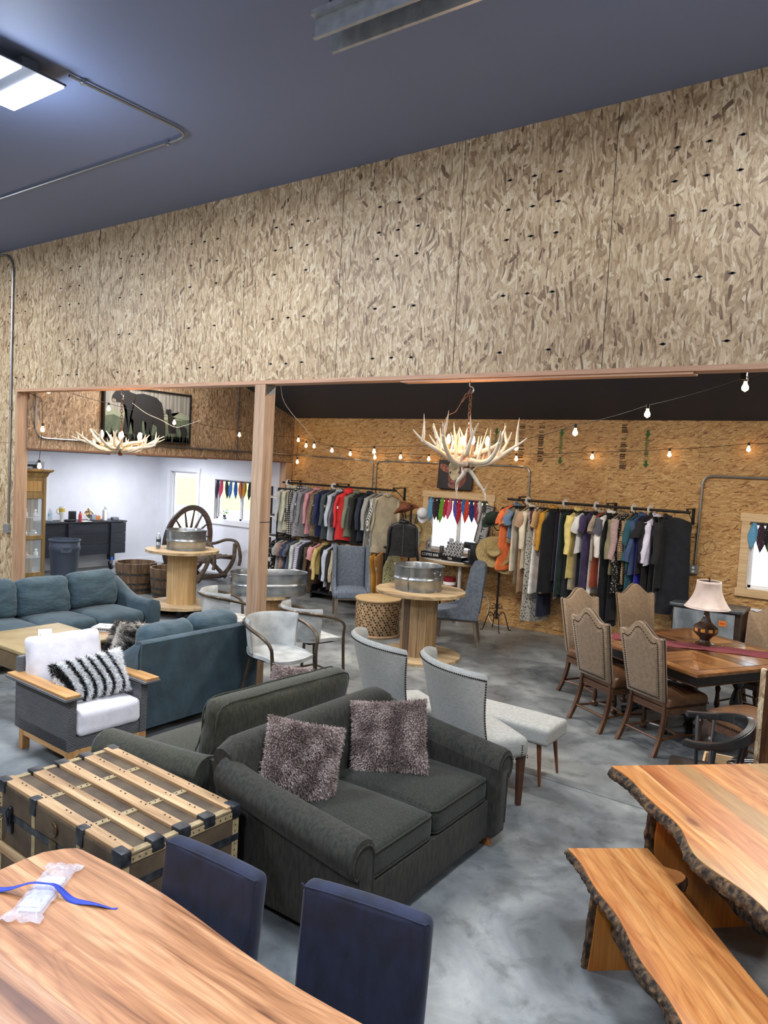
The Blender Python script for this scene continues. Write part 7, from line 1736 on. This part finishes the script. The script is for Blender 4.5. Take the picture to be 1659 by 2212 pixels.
string('string of lights running level along the back wall', Cp+[(4.7, 10.42, 3.15)], Cp, '', .012)
D = [(-9.04, 10.13, 2.77), (-8.70, 9.96, 2.76), (-8.01, 9.63, 2.69), (-6.64, 8.97, 2.68), (-3.61, 7.50, 2.75), (-2.79, 7.11, 2.90), (-1.98, 6.71, 3.05), (-1.13, 6.30, 3.22)]
string('string of lights crossing the back room toward the right end of the header', [(-9.5, 10.35, 2.84)]+D+[(-.72, 6.1, 3.34), (2.0, 5.6, 3.6)], D, '', .015)
string('short drop of lights beside the left timber jamb, reaching the curio cabinet', [(-9.72, 5.325, 3.12), (-9.62, 5.44, 3.05), (-9.62, 5.46, 2.72), (-9.75, 5.50, 2.25), (-9.95, 5.52, 2.115)], [(-9.62, 5.46, 2.72), (-9.75, 5.50, 2.22)], '', 0)
string('short drop of lights in the back corner above the shelf unit', [(-9.5, 10.42, 2.86), (-9.52, 10.42, 2.45), (-9.6, 10.3, 1.78)], [(-9.50, 10.42, 2.47), (-9.70, 10.22, 1.82)], '', 0)
W_ = [(-8.15, 8.5, 3.48), (-8.07, 8.5, 3.30), (-7.89, 8.5, 3.12), (-7.71, 8.5, 2.98), (-7.51, 8.5, 2.81), (-7.32, 8.5, 2.66), (-7.11, 8.5, 2.57), (-6.82, 8.5, 2.48), (-6.43, 8.5, 2.46), (-5.95, 8.5, 2.46), (-5.53, 8.5, 2.65), (-5.24, 8.5, 2.75), (-4.2, 7.2, 2.9)]
tag(obj('extension_cable', tube(nb(), curve([(-8.2, 8.5, CEIL2(8.5)-.02)]+W_, 4), .0045, 5), M('cable_brown', '5a4636', '8a8078', sc=2, rough=.6)), 'wavy loose cable hanging from the dark sloped ceiling beside the post', 'cable')
bm = tube(nb(), curve([(-7.58, 5.4, 2.98), (-7.45, 5.5, 2.87), (-7.3, 5.6, 2.80), (-7.05, 5.6, 2.72), (-6.9, 5.6, 2.73), (-6.6, 5.6, 2.80)], 6), .0022, 5); tag(obj('extension_cable', bm, MATS['cord_white']), 'thin pale wire looping right of the wide low chandelier', 'cable')
# ------------------------------------------------------------------ right of header: bracket
tag(obj('steel_bracket', box(box(nb(), -1.16, -1.12, 6.26, 6.30, 3.2, 3.42), -1.20, -1.08, 6.26, 6.30, 3.40, 3.43), black_metal, smooth=False), 'black steel bracket holding the string light under the right shop light', 'bracket')
bpy.data.objects.remove(bpy.data.objects['cups_jar']) if 'cups_jar' in bpy.data.objects else None
